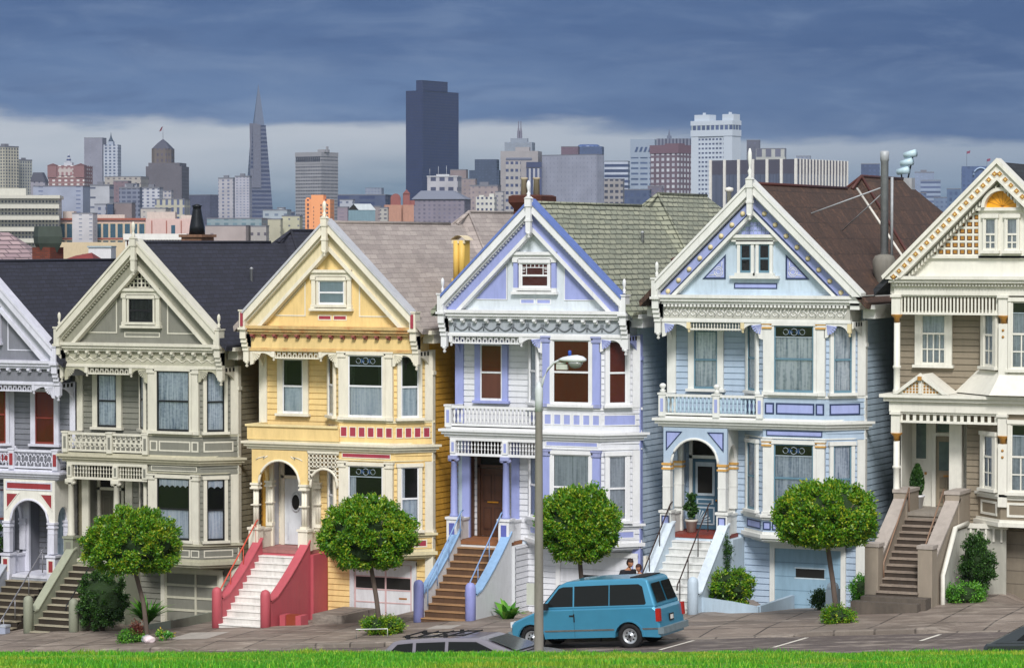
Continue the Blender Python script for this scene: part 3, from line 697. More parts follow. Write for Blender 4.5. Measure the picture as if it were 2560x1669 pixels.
        for x in (-2.92, -1.03):
            m = MB(); m.c = 0; m.lathe(x, -1, [(.15, 3.4), (.15, 3.46), (.12, 3.52), (.115, 4.3), (.1, 5.2), (.13, 5.22)], 14); m.c = 1; m.box(x-.16, x+.16, -1.14, -.86, 5.3, 5.42)
            for sx in (-1, 1): m.M = T(x+sx*.12, -1.12, 5.28) @ RX(-90); m.lathe(0, 0, [(.06, 0), (.06, .24)], 8); m.M = Matrix.Identity(4)
            m.build('column', [c.get('colm', Tm), c.get('cap', Tm)], porch)
            m = MB(); m.c = 0; m.box(x-.19, x+.19, -1.19, -.8, 2.62, 3.32); m.box(x-.23, x+.23, -1.23, -.76, 3.32, 3.4); m.box(x-.08, x+.08, -.8, -.02, 2.62, 3.24); m.box(x-.11, x+.11, -.78, -.02, 3.24, 3.31)
            m.c = 1; m.box(x-.1, x+.1, -1.2, -1.18, 2.8, 3.2); m.build('pedestal', [c.get('pedm', Tm), c.get('pedp', A)], porch)
    else:
        sp_ = c.get('spring', 4.86); dz_ = sp_-4.86; ar = c.get('am', W)
        m = MB(); r = .79; xc = -1.99
        m.c = 0; m.poly(arch_outline(-3.06, -.9, 6.0, xc, r, sp_, 16, 1.0), -1.06, -.94)
        m.M = T(-3.0, 0, 0) @ RZ(90); m.poly(arch_outline(-1.0, 0.02, 5.98, -.5, .36, sp_, 12, 1.5), -.05, .05); m.M = Matrix.Identity(4)
        m.c = 1
        m.tube([(xc+(r+.0)*math.cos(math.pi*i/18), -1.07, sp_+r*math.sin(math.pi*i/18)) for i in range(19)], .045, 6)
        if pk == 'arch1':
            for s in (-1, 1):
                P = [(xc+s*.98, 5.88+dz_), (xc+s*.42, 5.88+dz_), (xc+s*.98, 5.26+dz_)]; m.c = 2; m.poly(shrink(P, .8), -1.08, -1.06); m.c = 3; ring_poly(m, P, .8, -1.085, -1.06)
        else:
            m.c = 1
            for s in (-1, 1): m.tube([(xc+s*.45, -1.07, 5.8), (xc+s*.62, -1.07, 5.7), (xc+s*.55, -1.07, 5.78), (xc+s*.8, -1.07, 5.72), (xc+s*.9, -1.07, 5.66)], .02, 4)
        m.build('arch', [ar, Tm, A, c.get('line', A)], porch)
        if c.get('strip'): q = MB(); panel(q, -2.95, -1.0, 5.62, 5.92, -1.06, 0, 1, .05, .02); q.build('frieze_panel', [Tm, A], porch)
        q = MB(); 
        if pk == 'arch2':
            q.c = 1; r2 = .52; xc2 = -.3
            for i in range(8): x = -.86+i*.145; q.box(x-.022, x+.022, -1.03, -.97, 5.45 if abs(x-xc2) < .45 else 5.0, 5.96)
            for z in (5.92, 5.78, 5.64, 5.5): q.box(-.9, .28, -1.03, -.97, z-.022, z+.022)
            for z in (5.36, 5.22, 5.08):
                h = math.sqrt(max(0, .55**2-(z-4.9)**2)); q.box(-.9, xc2-h, -1.03, -.97, z-.022, z+.022); q.box(xc2+h, .28, -1.03, -.97, z-.022, z+.022)
            pts = [(xc2+r2*math.cos(math.pi*i/14*1.16-.25), -1.0, 4.9+r2*math.sin(math.pi*i/14*1.16-.25)) for i in range(15)]; q.tube(pts, .05, 6); q.box(-.92, .3, -1.06, -.94, 5.94, 6.04)
            q.build('lattice_arch', [W, Tm], porch)
        elif c.get('sidearch', True):
            q.M = T(-.96, 0, 0) @ RZ(90); q.poly(arch_outline(-1.0, 0.02, 5.98, -.5, .38, sp_, 12, 1.6), -.05, .05); q.build('side_arch', Tm, porch)
        for x, y in ((-2.93, -1), (-1.05, -1), (-2.93, -.02), (-1.05, -.02)):
            m = MB(); m.c = 0
            if pk == 'arch2': 
                for dx in (-.05, .05): m.lathe(x+dx, y, [(.06, 3.4), (.055, 4.7)], 8)
                m.box(x-.13, x+.13, y-.1, y+.1, 3.32, 3.44)
            else: m.box(x-.13, x+.13, y-.12, y+.1, 3.4, 4.66+dz_)
            m.c = 1; m.box(x-.16, x+.16, y-.15, y+.13, 4.66+dz_, 4.72+dz_); m.box(x-.16, x+.16, y-.15, y+.13, 4.8+dz_, 4.87+dz_); m.c = 0; m.box(x-.13, x+.13, y-.12, y+.1, 4.72+dz_, 4.8+dz_); m.box(x-.14, x+.14, y-.13, y+.11, 4.1, 4.14)
            m.build('column', [Tm, c.get('gold', Tm)], porch)
        for x in (-2.95, -1.03):
            m = MB(); m.c = 0; m.box(x-.18, x+.18, -1.17, -.8, 2.62, 3.28); m.box(x-.22, x+.22, -1.21, -.76, 3.28, 3.36)
            m.poly([(x-.18, 2.62), (x+.18, 2.62), (x+.14, 2.4), (x+.05, 2.2), (x-.05, 2.2), (x-.14, 2.4)], -1.17, -1.0)
            m.box(x-.08, x+.08, -.8, -.02, 2.62, 3.2); m.box(x-.11, x+.11, -.78, -.02, 3.2, 3.27)
            if pk == 'arch1': panel(m, x-.13, x+.13, 2.72, 3.2, -1.17, 2, 1, .04, .012)
            m.build('pedestal', [Tm, A, c.get('line', A)], porch)
    for x in (-2.95, -1.14):
        m = MB(); m.box(x-.14, x+.14, -.06, .05, 2.62, 5.97); m.build('porch_pilaster', c.get('colm', Tm), porch)
    m = MB(); m.box(-3.14, -.92, -1.0, .66, 2.5, 2.61); m.build('porch_floor', c.get('floor', Tm), porch)
    # --- door
    dm = c['door']
    DX = T(-.43, -.3, 0); m = MB(DX); m.c = 0
    m.box(-2.5, -.84, .9, .93, 2.62, 5.97) if c.get('panelled') else None
    m.box(-2.36, -2.26, .78, .92, 2.62, 5.9); m.box(-1.36, -1.26, .78, .92, 2.62, 5.9); m.box(-2.36, -1.26, .78, .92, 4.92, 5.02); m.box(-2.36, -1.26, .78, .92, 5.82, 5.95)
    m.c = 1; m.box(-2.26, -1.36, .86, .9, 2.64, 4.9); m.c = 2; m.box(-2.26, -1.36, .86, .88, 5.02, 5.82)
    dk = c.get('doork')
    if dk == 'oval':
        m.c = 3; m.M = DX @ T(-1.81, .85, 4.1) @ Matrix.Scale(1.75, 4, (0, 0, 1)) @ RX(90); m.lathe(0, 0, [(.2, 0), (.2, .02), (.17, .03)], 16); m.c = 2; m.lathe(0, 0, [(.15, .03), (.15, .035)], 16); m.M = DX
        m.c = 3; m.box(-2.16, -2.1, .84, .86, 2.8, 3.4); m.box(-1.52, -1.46, .84, .86, 2.8, 3.4)
    elif dk == 'fan':
        m.c = 3; m.box(-2.16, -1.5, .84, .86, 3.72, 4.8); m.c = 2; m.box(-2.08, -1.58, .835, .85, 3.8, 4.66); m.c = 3; m.box(-2.12, -1.54, .84, .86, 3.44, 3.62); m.box(-2.16, -1.5, .84, .86, 2.78, 3.36); m.c = 1; m.box(-2.11, -1.55, .832, .85, 2.83, 3.31); m.box(-2.06, -1.6, .83, .85, 3.48, 3.58)
        m.c = 3
        for k in range(7): a_ = rad(5+k*14); m.poly([(-2.08, 2.85), (-2.08+.46*math.cos(a_), 2.85+.42*math.sin(a_)), (-2.08+.46*math.cos(a_+.12), 2.85+.42*math.sin(a_+.12))], .822, .832)
        m.c = 4; m.lathe(-1.44, .83, [(.03, 3.55), (.03, 3.6)], 8)
    else:
        m.c = 1
        for x in (-2.16, -1.76): m.c = 3; m.box(x, x+.3, .845, .86, 2.85, 3.6); m.box(x, x+.3, .845, .86, 3.8, 4.7); m.c = 1; m.box(x+.04, x+.26, .84, .85, 2.9, 3.55); m.box(x+.04, x+.26, .84, .85, 3.85, 4.65)
        m.c = 4; m.lathe(-1.44, .83, [(.03, 3.55), (.03, 3.6)], 8)
        if dk == 'wood': m.box(-2.0, -1.6, .82, .84, 3.75, 3.8)
    m.build('door', [c.get('dframe', Tm), dm, DARKROOM, c.get('dpan', Tm), BRASS], root)
    for o_ in (-2.962, -1.237):
        m = MB(); m.box(o_-.01, o_+.01, .0, .64, 2.62, 5.97); m.build('recess_panel', c.get('recess', W), root)
    # --- stairs
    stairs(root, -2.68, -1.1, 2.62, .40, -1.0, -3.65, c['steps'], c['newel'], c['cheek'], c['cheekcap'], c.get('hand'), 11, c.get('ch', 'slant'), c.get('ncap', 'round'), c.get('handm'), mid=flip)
    # --- garage
    gx0, gx1 = c.get('gx', (.35, 2.55)); gz = c.get('gz', 2.2)
    m = MB(); m.box(gx0-.16, gx0, -.1, .0, -.6, gz+.1); m.box(gx1, gx1+.16, -.1, .0, -.6, gz+.1); m.box(gx0-.16, gx1+.16, -.11, .0, gz+.0, gz+.16)
    gf = m.build('garage_frame', c.get('gframe', Tm), root)
    gk = c.get('garage', 'grid'); m = MB(); m.c = 0; m.box(gx0, gx1, -.05, -.02, -.5, gz)
    if gk == 'grid':
        m.c = 1; nr = 5
        for i in range(nr+1): z = .02 + (gz-.02)*i/nr; m.box(gx0, gx1, -.075, -.05, z-.04, z+.04)
        for x in (gx0+.04, (gx0+gx1)/2+.15, gx1-.04): m.box(x-.04, x+.04, -.08, -.05, -.5, gz)
    elif gk == 'white':
        m.c = 1
        for i in range(6): z = .02 + (gz-.02)*i/5; m.box(gx0, gx1, -.062, -.05, z-.02, z+.02)
        for x in (gx0+.03, (gx0+gx1)/2+.1, gx1-.03): m.box(x-.03, x+.03, -.065, -.05, -.5, gz)
        m.c = 2; z = .02+(gz-.02)*.6; h = (gz-.02)/5
        for a_, b_ in ((gx0+.06, (gx0+gx1)/2+.07), ((gx0+gx1)/2+.13, gx1-.06)): m.box(a_, b_, -.056, -.05, z+.03, z+h-.02)
        m.c = 3; m.box(gx1-.5, gx1-.2, -.058, -.05, z-.3, z-.24)
    else:
        m.c = 1
        for i in range(1, 5): z = gz*i/5; m.box(gx0, gx1, -.054, -.05, z-.012, z+.012)
        m.c = 2; m.box(gx0+.7, gx0+1.65, -.056, -.05, 1.3, 1.58); m.c = 3; m.box(gx0+.66, gx0+1.69, -.054, -.05, 1.26, 1.3); m.box(gx0+.66, gx0+1.69, -.054, -.05, 1.58, 1.62)
    m.build('garage_door', [c['gdoor'], c.get('gline', Tm), DARKROOM, c.get('gacc', Tm)], root)
    FLIP = 1.0
    return root

# ---------------------------------------------------------------- the ground, pavement and road
def gz(x): return .08*x
def ground_z(x, y):
    b = .08*max(-60, min(60, x)) - .75
    if y > 16: b -= .05*(y-16)
    return max(b, -85)
DRV = [(-14.2, -11.1), (-7.5, -4.0), (.9, 4.3), (9.0, 12.7), (17.4, 20.8)]
def drv(x):
    for a, b in DRV:
        if a-.5 < x < b+.5: return min(1, (min(x-a, b-x)+.5)/.5)
    return 0
def concrete(name, h1, h2, bw, bh, joint='3a3531', wet=.5, sc=1.0):
    m = NT(name); v = m.obj()
    b = m.n('ShaderNodeTexBrick'); b.offset = .0; b.inputs['Scale'].default_value = 1; b.inputs['Brick Width'].default_value = bw; b.inputs['Row Height'].default_value = bh
    b.inputs['Mortar Size'].default_value = .034; b.inputs['Bias'].default_value = 0
    b.inputs['Color1'].default_value = (*lin(h1), 1); b.inputs['Color2'].default_value = (*lin(h2), 1); b.inputs['Mortar'].default_value = (*lin(joint), 1)
    mp = m.n('ShaderNodeMapping'); m.t.links.new(v, mp.inputs[0]); mp.inputs['Location'].default_value = (.35, .9, 0); m.t.links.new(mp.outputs[0], b.inputs['Vector'])
    n1 = m.noise(.55*sc, m.obj((.5, 1, 1)), 7, .65); n2 = m.noise(2.6*sc, m.obj((.35, 1, 1)), 6, .7); n3 = m.noise(40, None, 2)
    c = m.mix(m.rng(n1, .42, .68, 0, .7), b.outputs['Color'], lin('5a4f48')); c = m.mix(m.rng(n2, .5, .66, 0, .6), c, lin('b4a89c')); c = m.mix(m.rng(n3, .3, .7, 0, .18), c, lin('2e2a28'))
    m.set(m.b.inputs['Base Color'], c); m.set(m.b.inputs['Roughness'], m.rng(n1, .35, .65, .85, wet)); m.bump(n2, .25, .02); return m.m
M_PAVE = concrete('pavement', '95887d', '7c7067', 1.7, 1.55)
M_ROAD = concrete('asphalt', '625855', '574e4b', 4.5, 3.4, '3c3532', .5, .8)
M_KERB = concrete('kerb_stone', '8c8378', '776e66', 1.2, 3, '4a443e')
mg = NT('earth'); mg.set(mg.b.inputs['Base Color'], mg.ramp(mg.noise(.05), [(.3, lin('3f3f36')), (.7, lin('55554a'))])); M_EARTH = mg.m
def grid(name, xs, ys, zf, mat, parent=None):
    v = [(x, y, zf(x, y)) for y in ys for x in xs]; n = len(xs)
    f = [(j*n+i, j*n+i+1, (j+1)*n+i+1, (j+1)*n+i) for j in range(len(ys)-1) for i in range(n-1)]
    m = MB(); m.smooth = True; m.add(v, f); return m.build(name, mat, parent)
def fr(a, b, s):
    n = max(1, round((b-a)/s)); return [a+(b-a)*i/n for i in range(n+1)]
gx = fr(-4600, -300, 430) + fr(-280, 280, 35) + fr(310, 2600, 400); gy = fr(-900, -130, 120) + fr(-110, 300, 12) + fr(340, 4600, 300)
stru(grid('ground', gx, gy, lambda x, y: ground_z(x, y) - (0 if y > -22 else .4), M_EARTH))
def side_z(x, y):
    d = drv(x)
    if y <= -7.0: a = .27 + 0*(y+8.3); b = .15 + (y+8.3)/1.3*.12
    elif y <= -3.65: a = .27+(y+7.0)/3.35*.11; b = .27+(y+7)/3.35*.07
    else: a = .38; b = .34 - (y+3.65)/3.65*.28
    return gz(x) + a*(1-d) + b*d
stru(grid('sidewalk', fr(-45, 34, .25), [-8.3, -7.9, -7.4, -7.0, -6, -5, -4.2, -3.65, -2.8, -1.9, -1, .05], side_z, M_PAVE))
stru(grid('road', fr(-60, 60, 2), [-19.4, -16, -13.8, -11.5, -9.4, -8.3], lambda x, y: gz(x)+.12+.07*(1-((y+13.8)/5.6)**2), M_ROAD))
stru(grid('park_sidewalk', fr(-60, 60, 2), [-23.5, -21, -19.4], lambda x, y: gz(x)+.27, M_PAVE))
mk = MB()
ends = [-45] + [q for a, b in DRV for q in (a, b)] + [34]
xs = fr(-45, 34, .25)
v = []
for x in xs:
    zt = side_z(x, -8.3); jit = .012*math.sin(x*7)+.01*math.sin(x*17)
    v += [(x, -8.47+jit, gz(x)-.1), (x, -8.46+jit, zt-.03), (x, -8.42+jit, zt+.004), (x, -8.28, zt+.006)]
mk.add(v, [(4*i+j, 4*i+4+j, 4*i+5+j, 4*i+1+j) for i in range(len(xs)-1) for j in range(3)])
stru(mk.build('kerb', M_KERB))
mk = MB(); mk.add([p for x in fr(-60, 60, 2) for p in ((x, -19.38, gz(x)), (x, -19.38, gz(x)+.26), (x, -19.6, gz(x)+.275))], [(3*i+j, 3*i+3+j, 3*i+4+j, 3*i+1+j) for i in range(60) for j in range(2)])
stru(mk.build('park_kerb', M_KERB))
M_LINE = paint('d9d4c8', .7, .2, dirt=.5, name='road_paint')
def tick(x, y0, y1, x2):
    m = MB(); zf = lambda x, y: gz(x)+.125+.07*(1-((y+13.8)/5.6)**2)
    m.add([(a, y, zf(a, y)+.004) for y, xx in ((y0, x), (y1, x2)) for a in (xx-.06, xx+.06)], [(0, 1, 3, 2)]); return stru(m.build('parking_line', M_LINE))
tick(13.4, -8.9, -11.4, 13.3); tick(17.3, -8.9, -10.6, 17.25); tick(9.95, -8.9, -11.4, 9.9)
# pavement patches of lighter concrete and a street utility cover
for x, y, w_, d_ in ((-9.4, -6.4, 1.5, 1.5), (-18.3, -7.0, 1.9, 1.2), (-.4, -5.6, .9, .8)):
    m = MB(); m.add([(a, b, side_z(a, b)+.005) for b in (y, y+d_/2, y+d_) for a in (x, x+w_)], [(0, 1, 3, 2), (2, 3, 5, 4)]); stru(m.build('pavement_patch', paint('a8a29b', .7, .15, dirt=.4, name='pale_concrete')))

# ---------------------------------------------------------------- the park slope and its grass
ca, sa = math.cos(rad(YAW)), math.sin(rad(YAW))
def rx2w(r, u): return (CAM.x - r*sa + u*ca, CAM.y + r*ca + u*sa)
HP = [(0, 10.8), (8, 10.3), (16, 9.5), (24, 8.75), (30, 8.08), (36, 7.30), (41, 6.67), (45, 6.11), (48, 5.55), (54, 4.2), (62, 2.3), (68, .9), (74, -.6), (90, -3)]
def hill(r):
    if r <= 0: return 10.8 - .0*r
    for (a, za), (b, zb) in zip(HP, HP[1:]):
        if r <= b: return za + (zb-za)*(r-a)/(b-a)
    return -3
def hill_z(x, y):
    dx, dy = x-CAM.x, y-CAM.y; r = -dx*sa + dy*ca
    h = hill(r) - .06 + .06*noise.noise(Vector((x*.25, y*.25, 0))) + .02*noise.noise(Vector((x*.9, y*.9, 3)))
    return max(h, gz(x)+.33 if y > -30 else gz(x)-.5)
mt = NT('turf'); n_ = mt.noise(.5, None, 6, .6); n2_ = mt.noise(6, None, 4)
mt.set(mt.b.inputs['Base Color'], mt.mix(mt.rng(n2_, .4, .7, 0, .5), mt.ramp(n_, [(.35, lin('4a7a14')), (.6, lin('7a9a22'))]), lin('3b5e10'))); mt.b.inputs['Roughness'].default_value = .9
hx = fr(-60, 22, 4) + fr(22.5, 60, .8); hy = fr(-96, -23.2, .8)
stru(grid('park_slope', hx, hy, hill_z, mt.m))
mgr = NT('grass_blades'); ge = mgr.n('ShaderNodeNewGeometry'); n_ = mgr.noise(.45, None, 5, .6)
mgr.set(mgr.b.inputs['Base Color'], mgr.mix(mgr.rng(n_, .48, .64, 0, .85), mgr.ramp(ge.outputs['Random Per Island'], [(0, lin('1f6410')), (.45, lin('3e8e1c')), (.85, lin('66b828')), (1, lin('a8c040'))]), mgr.ramp(ge.outputs['Random Per Island'], [(0, lin('6f8420')), (.6, lin('9ca630')), (1, lin('c8bc50'))])))
mgr.b.inputs['Roughness'].default_value = .6
tr = mgr.n('ShaderNodeBsdfTranslucent'); mx = mgr.n('ShaderNodeMixShader'); mx.inputs[0].default_value = .3; tr.inputs[0].default_value = (*lin('8fd12c'), 1)
mgr.t.links.new(mgr.b.outputs[0], mx.inputs[1]); mgr.t.links.new(tr.outputs[0], mx.inputs[2]); mgr.t.links.new(mx.outputs[0], mgr.o.inputs[0])
R = random.Random(3); V = []; F = []
def blade(x, y, z, h, wd):
    a = R.uniform(0, 6.28); b = R.uniform(0, 6.28); l = R.uniform(.1, .6)*h; dx, dy = math.cos(a)*wd/2, math.sin(a)*wd/2; lx, ly = math.cos(b)*l, math.sin(b)*l; o = len(V)
    V.extend([(x-dx, y-dy, z-.01), (x+dx, y+dy, z-.01), (x+dx*.7+lx*.35, y+dy*.7+ly*.35, z+h*.6), (x-dx*.7+lx*.35, y-dy*.7+ly*.35, z+h*.6), (x+lx, y+ly, z+h)])
    F.extend([(o, o+1, o+2, o+3), (o+3, o+2, o+4)])
for i in range(150000):
    r = 46.4 - 21*(R.random()**1.35); hw_ = .19*r + 1; u = R.uniform(-hw_, hw_)
    x, y = rx2w(r, u); z = hill_z(x, y); k = noise.noise(Vector((x*.8, y*.8, 7))); k2 = noise.noise(Vector((x*2.6, y*2.6, 1)))
    h = max(.018, (.034 + .045*k + .045*k2) * R.uniform(.6, 1.3)); blade(x, y, z, h, R.uniform(.008, .02))
me = bpy.data.meshes.new('grass'); me.from_pydata(V, [], F); me.materials.append(mgr.m); gr = bpy.data.objects.new('grass', me); COL.objects.link(gr)
stru(gr, 'stuff')

# ---------------------------------------------------------------- the row of houses
WHITE = paint('dedfe2', .5, .08, dirt=.10, name='white_paint'); CREAM = paint('d9d3bf', .5, .1, dirt=.12, name='cream_paint')
OWHITE = paint('d8d6cd', .5, .1, dirt=.15, name='off_white_paint')
BLK = plain('17171a', .4, name='black_metal')
slate = shingle('2f3140', '262833', '17171f', .14, .4, name='slate_blue_shingles')
h1 = house(-20.35, -1.95, True, dict(spring=4.5, strip=True, label='blue grey house with white trim and red accents, cut off by the left edge', wall=paint('74767f', name='blue_grey_paint'), side=paint('6d6a66', name='grey_side'), trim=paint('c9cad6', name='pale_lilac_trim'), accent=paint('8c2f34', name='red_paint'), accent2=paint('c6c7d2', name='pale_rake'),
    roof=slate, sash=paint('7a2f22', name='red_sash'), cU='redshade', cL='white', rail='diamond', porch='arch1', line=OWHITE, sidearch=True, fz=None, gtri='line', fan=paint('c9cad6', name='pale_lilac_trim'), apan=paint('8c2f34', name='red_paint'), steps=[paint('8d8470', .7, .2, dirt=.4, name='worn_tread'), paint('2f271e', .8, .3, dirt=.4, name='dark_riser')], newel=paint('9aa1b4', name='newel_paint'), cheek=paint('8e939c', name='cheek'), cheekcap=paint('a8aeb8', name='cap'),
    hand=[-2.6], handm=plain('8a8a90', .4, .5), door=paint('9fb0bd', name='pale_door'), recess=paint('74767f'), am=OWHITE, gdoor=paint('74767f'), gwin='single', finial=False, postfin=False, ncap='flat', doork='panel', dpan=paint('8fa0ae'), ridge=slate))
olive = paint('77776e', .6, .12, dirt=.12, name='olive_grey_paint'); TR2 = paint('cbc8ba', .5, .1, dirt=.1, name='stone_cream_trim')
h2 = house(-13.73, -1.28, False, dict(label='olive grey house with cream trim and dark slate roof, left of the yellow house', wall=olive, side=paint('7f7964', .7, .2, dirt=.2, name='olive_side'), trim=TR2, accent=olive, accent2=paint('8d8c7e', name='rake_olive'),
    roof=slate, sash=plain('15151a', .4, name='black_sash'), cU='lace', cL='halfv', rail='lattice', porch='spindle', fz='wave', gapex='lattice', gtri='line', fan=paint('a5a392', name='fan'), frieze=paint('a7a593', name='frieze_grey'), pil=TR2, corner=TR2,
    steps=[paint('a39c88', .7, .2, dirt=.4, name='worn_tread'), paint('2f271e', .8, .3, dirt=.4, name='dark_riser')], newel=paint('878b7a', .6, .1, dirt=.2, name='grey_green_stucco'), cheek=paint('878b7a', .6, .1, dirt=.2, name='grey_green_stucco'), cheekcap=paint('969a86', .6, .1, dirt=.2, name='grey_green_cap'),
    hand=[-1.3], handm=BLK, door=paint('4e4a40', name='dark_door'), recess=olive, gdoor=olive, gline=paint('b5b3a2', name='garage_line'), gcontent='darkdrape', gpanel='one', gcol=TR2, colm=TR2, pedm=paint('878b7a', .6, .1, dirt=.2, name='grey_green_stucco'), ridge=slate, fretm=TR2, brk=paint('a9a792', name='brk'), belt=paint('bab59f', name='belt2'), dpan=paint('5c584c'), baym=paint('a9a692', name='bay_mould')))
yel = paint('e2c588', .55, .12, dirt=.12, name='buttery_yellow_paint'); YT = paint('dad4c0', .5, .12, dirt=.15, rust=.12, name='cream_yellow_trim'); pink = paint('b4525c', .6, .1, dirt=.15, name='pink_stucco'); crim = paint('9c3648', name='crimson_paint')
h3 = house(-6.23, -.61, False, dict(label='yellow house with pink stair walls and white steps, pinkish grey shingle roof', wall=yel, side=paint('cc9a3c', .7, .18, dirt=.25, name='ochre_side'), trim=paint('dfd9c8', .5, .1, dirt=.12, name='cream_trim'), accent=crim, accent2=paint('dcd0ae', name='pale_rake3'), gable=yel, frieze=yel, cornice=paint('c9ab74', .6, .15, dirt=.2, rust=.75, name='rusty_cornice'), modm=paint('8a4a44', name='maroon_modillion'),
    roof=shingle('968c88', 'aaa09a', '726a68', .16, .5, name='pinkish_grey_shingles', bumpy=.4, mort=.01), sash=WHITE, cU='half', cS='half', cL='sides', tU='stained', tL='stained', rail='solid', porch='arch2', dentils=False, rakecap=paint('b5b7bd', name='grey_flashing'), gtri='line', gcontent='frost', postfin=False, postpanel=True, bt='squares', bt2='sq', apan=crim,
    steps=[paint('e6e4e0', .6, .12, dirt=.25, name='white_tread'), paint('d0cdc9', .7, .2, dirt=.3, name='white_riser')], newel=pink, cheek=pink, cheekcap=pink, hand=[-2.85], handm=paint('c8503c', name='red_rail'), ch='curve', door=paint('cfd4da', name='white_door'), doork='oval', dpan=paint('c8cdd4'), panelled=True, recess=paint('c6cad4', name='white_recess'), floor=paint('9c6a66', .7, .2, dirt=.5, name='worn_pink_floor'), gdoor=paint('cdced2', name='white_garage'), gline=paint('c2a3a3', name='rosy_line'), garage='white', gacc=paint('9c6a3a'), gframe=paint('c9ccd0', name='grey_white_frame'), fan=YT, belt=YT, baym=paint('d5cba8', name='bm'), porchbox=True, cap2=paint('e2cf9c', name='cap')))
WH4 = paint('d4d6dc', .5, .07, dirt=.08, name='cool_white_paint'); lav = paint('949dd0', .5, .1, name='lavender_paint')
h4 = house(1.28, 0, False, dict(label='white house with lavender pilasters and brown window shades, behind the lamp post', wall=WH4, nomid=True, side=paint('bccbd9', .6, .12, dirt=.15, name='blue_grey_side'), trim=paint('dcdddf', .5, .07, dirt=.08, name='white_trim'), accent=lav, rakecap=paint('6076b4', name='blue_rake_cap'), gable=paint('c9d1d8', name='gable_white'), frieze=paint('a3aab2', name='frieze_grey4'),
    roof=shingle('868b7c', '9c9e8a', '3f4238', .165, .5, name='green_grey_shingles', bumpy=1.0, mort=.032), sash=WHITE, cU='brownshade', cS='shade2', cW0='grey', cL='grey', cR1='grey', rail='baluster', porch='spindle', fretx=(-3.0, -.5), fz='garland', fzm=paint('6f757c', name='garland_grey'), gtri='fill', gcol=lav, gtop='grid', gcontent='brownshade', pil=lav, corner=lav, cap=paint('9096be', name='lav_cap'), wtrim=lav, bt='squares', apan=lav,
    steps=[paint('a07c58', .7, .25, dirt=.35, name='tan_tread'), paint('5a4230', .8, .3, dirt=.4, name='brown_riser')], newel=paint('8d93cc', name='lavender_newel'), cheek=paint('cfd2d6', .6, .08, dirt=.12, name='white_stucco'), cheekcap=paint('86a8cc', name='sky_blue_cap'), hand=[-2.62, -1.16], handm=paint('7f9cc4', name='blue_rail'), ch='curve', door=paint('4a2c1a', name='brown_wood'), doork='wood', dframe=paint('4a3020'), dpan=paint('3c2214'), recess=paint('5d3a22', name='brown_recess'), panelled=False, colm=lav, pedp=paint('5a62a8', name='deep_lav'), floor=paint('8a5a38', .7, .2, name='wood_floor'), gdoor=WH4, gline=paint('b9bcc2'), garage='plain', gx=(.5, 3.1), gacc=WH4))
lb = paint('a6b8cc', .55, .08, dirt=.08, name='light_blue_paint'); navy = paint('27365a', .5, .1, name='navy_paint'); peri = paint('9aa4d4', .5, .1, name='periwinkle_paint'); gold = paint('c99a52', .45, .15, name='gold_paint')
h5 = house(8.88, .55, False, dict(label='light blue house with periwinkle panels, gold capitals and a brown shake roof', wall=lb, side=paint('b0c4d4', .6, .12, dirt=.15, name='slate_blue_side'), trim=paint('d9dad6', .5, .08, dirt=.1, name='white_trim5'), accent=peri, line=navy, gable=paint('b4c5d4', name='gable_blue'), frieze=paint('b4b4ac', name='frieze_stone'), wide=True, modillion=False, dentils=False, bosses=paint('d8c9a0', name='cream_rosette'),
    roof=shingle('64493a', '42322a', '281d18', .5, .35, True, name='brown_shakes'), ridge=paint('4c2620', name='red_brown_ridge'), sash=paint('5d7f90', name='teal_sash'), cU='drape', cL='lace', tU='stained', tL='stained', rail='baluster', railfin=True, balm=paint('a9c2d2', name='pale_blue_baluster'), porch='arch1', gold=gold, fz='leaf', gtri='ornate', gapex='tiles', gwin='double', gpanel='one', pline=navy, fin=.95,
    steps=[paint('e0e1df', .6, .12, dirt=.3, name='white_tread5'), paint('c8cac8', .7, .2, dirt=.4, name='white_riser5')], newel=paint('b4c4d2', name='pale_blue_newel'), cheek=paint('b9c9d6', .6, .1, dirt=.15, name='pale_blue_cheek'), cheekcap=paint('c8d4de', name='pale_cap'), hand=[-2.8, -1.5], handm=plain('3a2c28', .4, .2), ch='slant', door=paint('3e6076', name='teal_door'), doork='fan', dpan=paint('a9b6c0'), recess=lb, floor=paint('7a3024', name='red_floor'), gdoor=paint('86a4b8', name='garage_blue'), gline=paint('6a8699'), garage='plain', gacc=paint('b8c8d2'), pedm=WHITE, apan=peri, fretm=OWHITE, fret='drop', pend=paint('d8c9a0', name='cream_pendant')))

# ---------------------------------------------------------------- roof furniture of the row
BRICK = shingle('7a3a2a', '5c2c22', '4a3a34', .075, .21, name='chimney_brick', mort=.012); IRON = plain('23262b', .4, .6, name='dark_iron'); GALV = plain('a4a8ac', .5, .1, name='galvanised_steel')
def roof_of(h): return [o for o in h.children if o.name.split('.')[0] == 'roof'][0]
def lc(h, x, z): return x - h.location.x, z - h.location.z
r1, r2, r3, r4, r5 = map(roof_of, (h1, h2, h3, h4, h5))
m = MB(); m.c = 0; m.box(-1.7, -.9, 4.6, 5.5, 11.0, 14.2); m.c = 1; m.lathe(-1.3, 5.05, [(.42, 14.0), (.62, 14.35), (.66, 14.6), (.6, 14.98), (.3, 15.0)], 4); c_ = m.build('chimney', [BRICK, paint('3c4640', .7, .2, dirt=.3, name='green_grey_flue')], r1)
m = MB(); m.c = 0; m.box(-1.85, -1.0, 4.7, 5.6, 11.5, 13.9); m.box(-1.92, -.93, 4.63, 5.67, 13.9, 14.0); m.build('chimney', [paint('7a5a46', .8, .4, dirt=.5, name='old_brick')], r2)
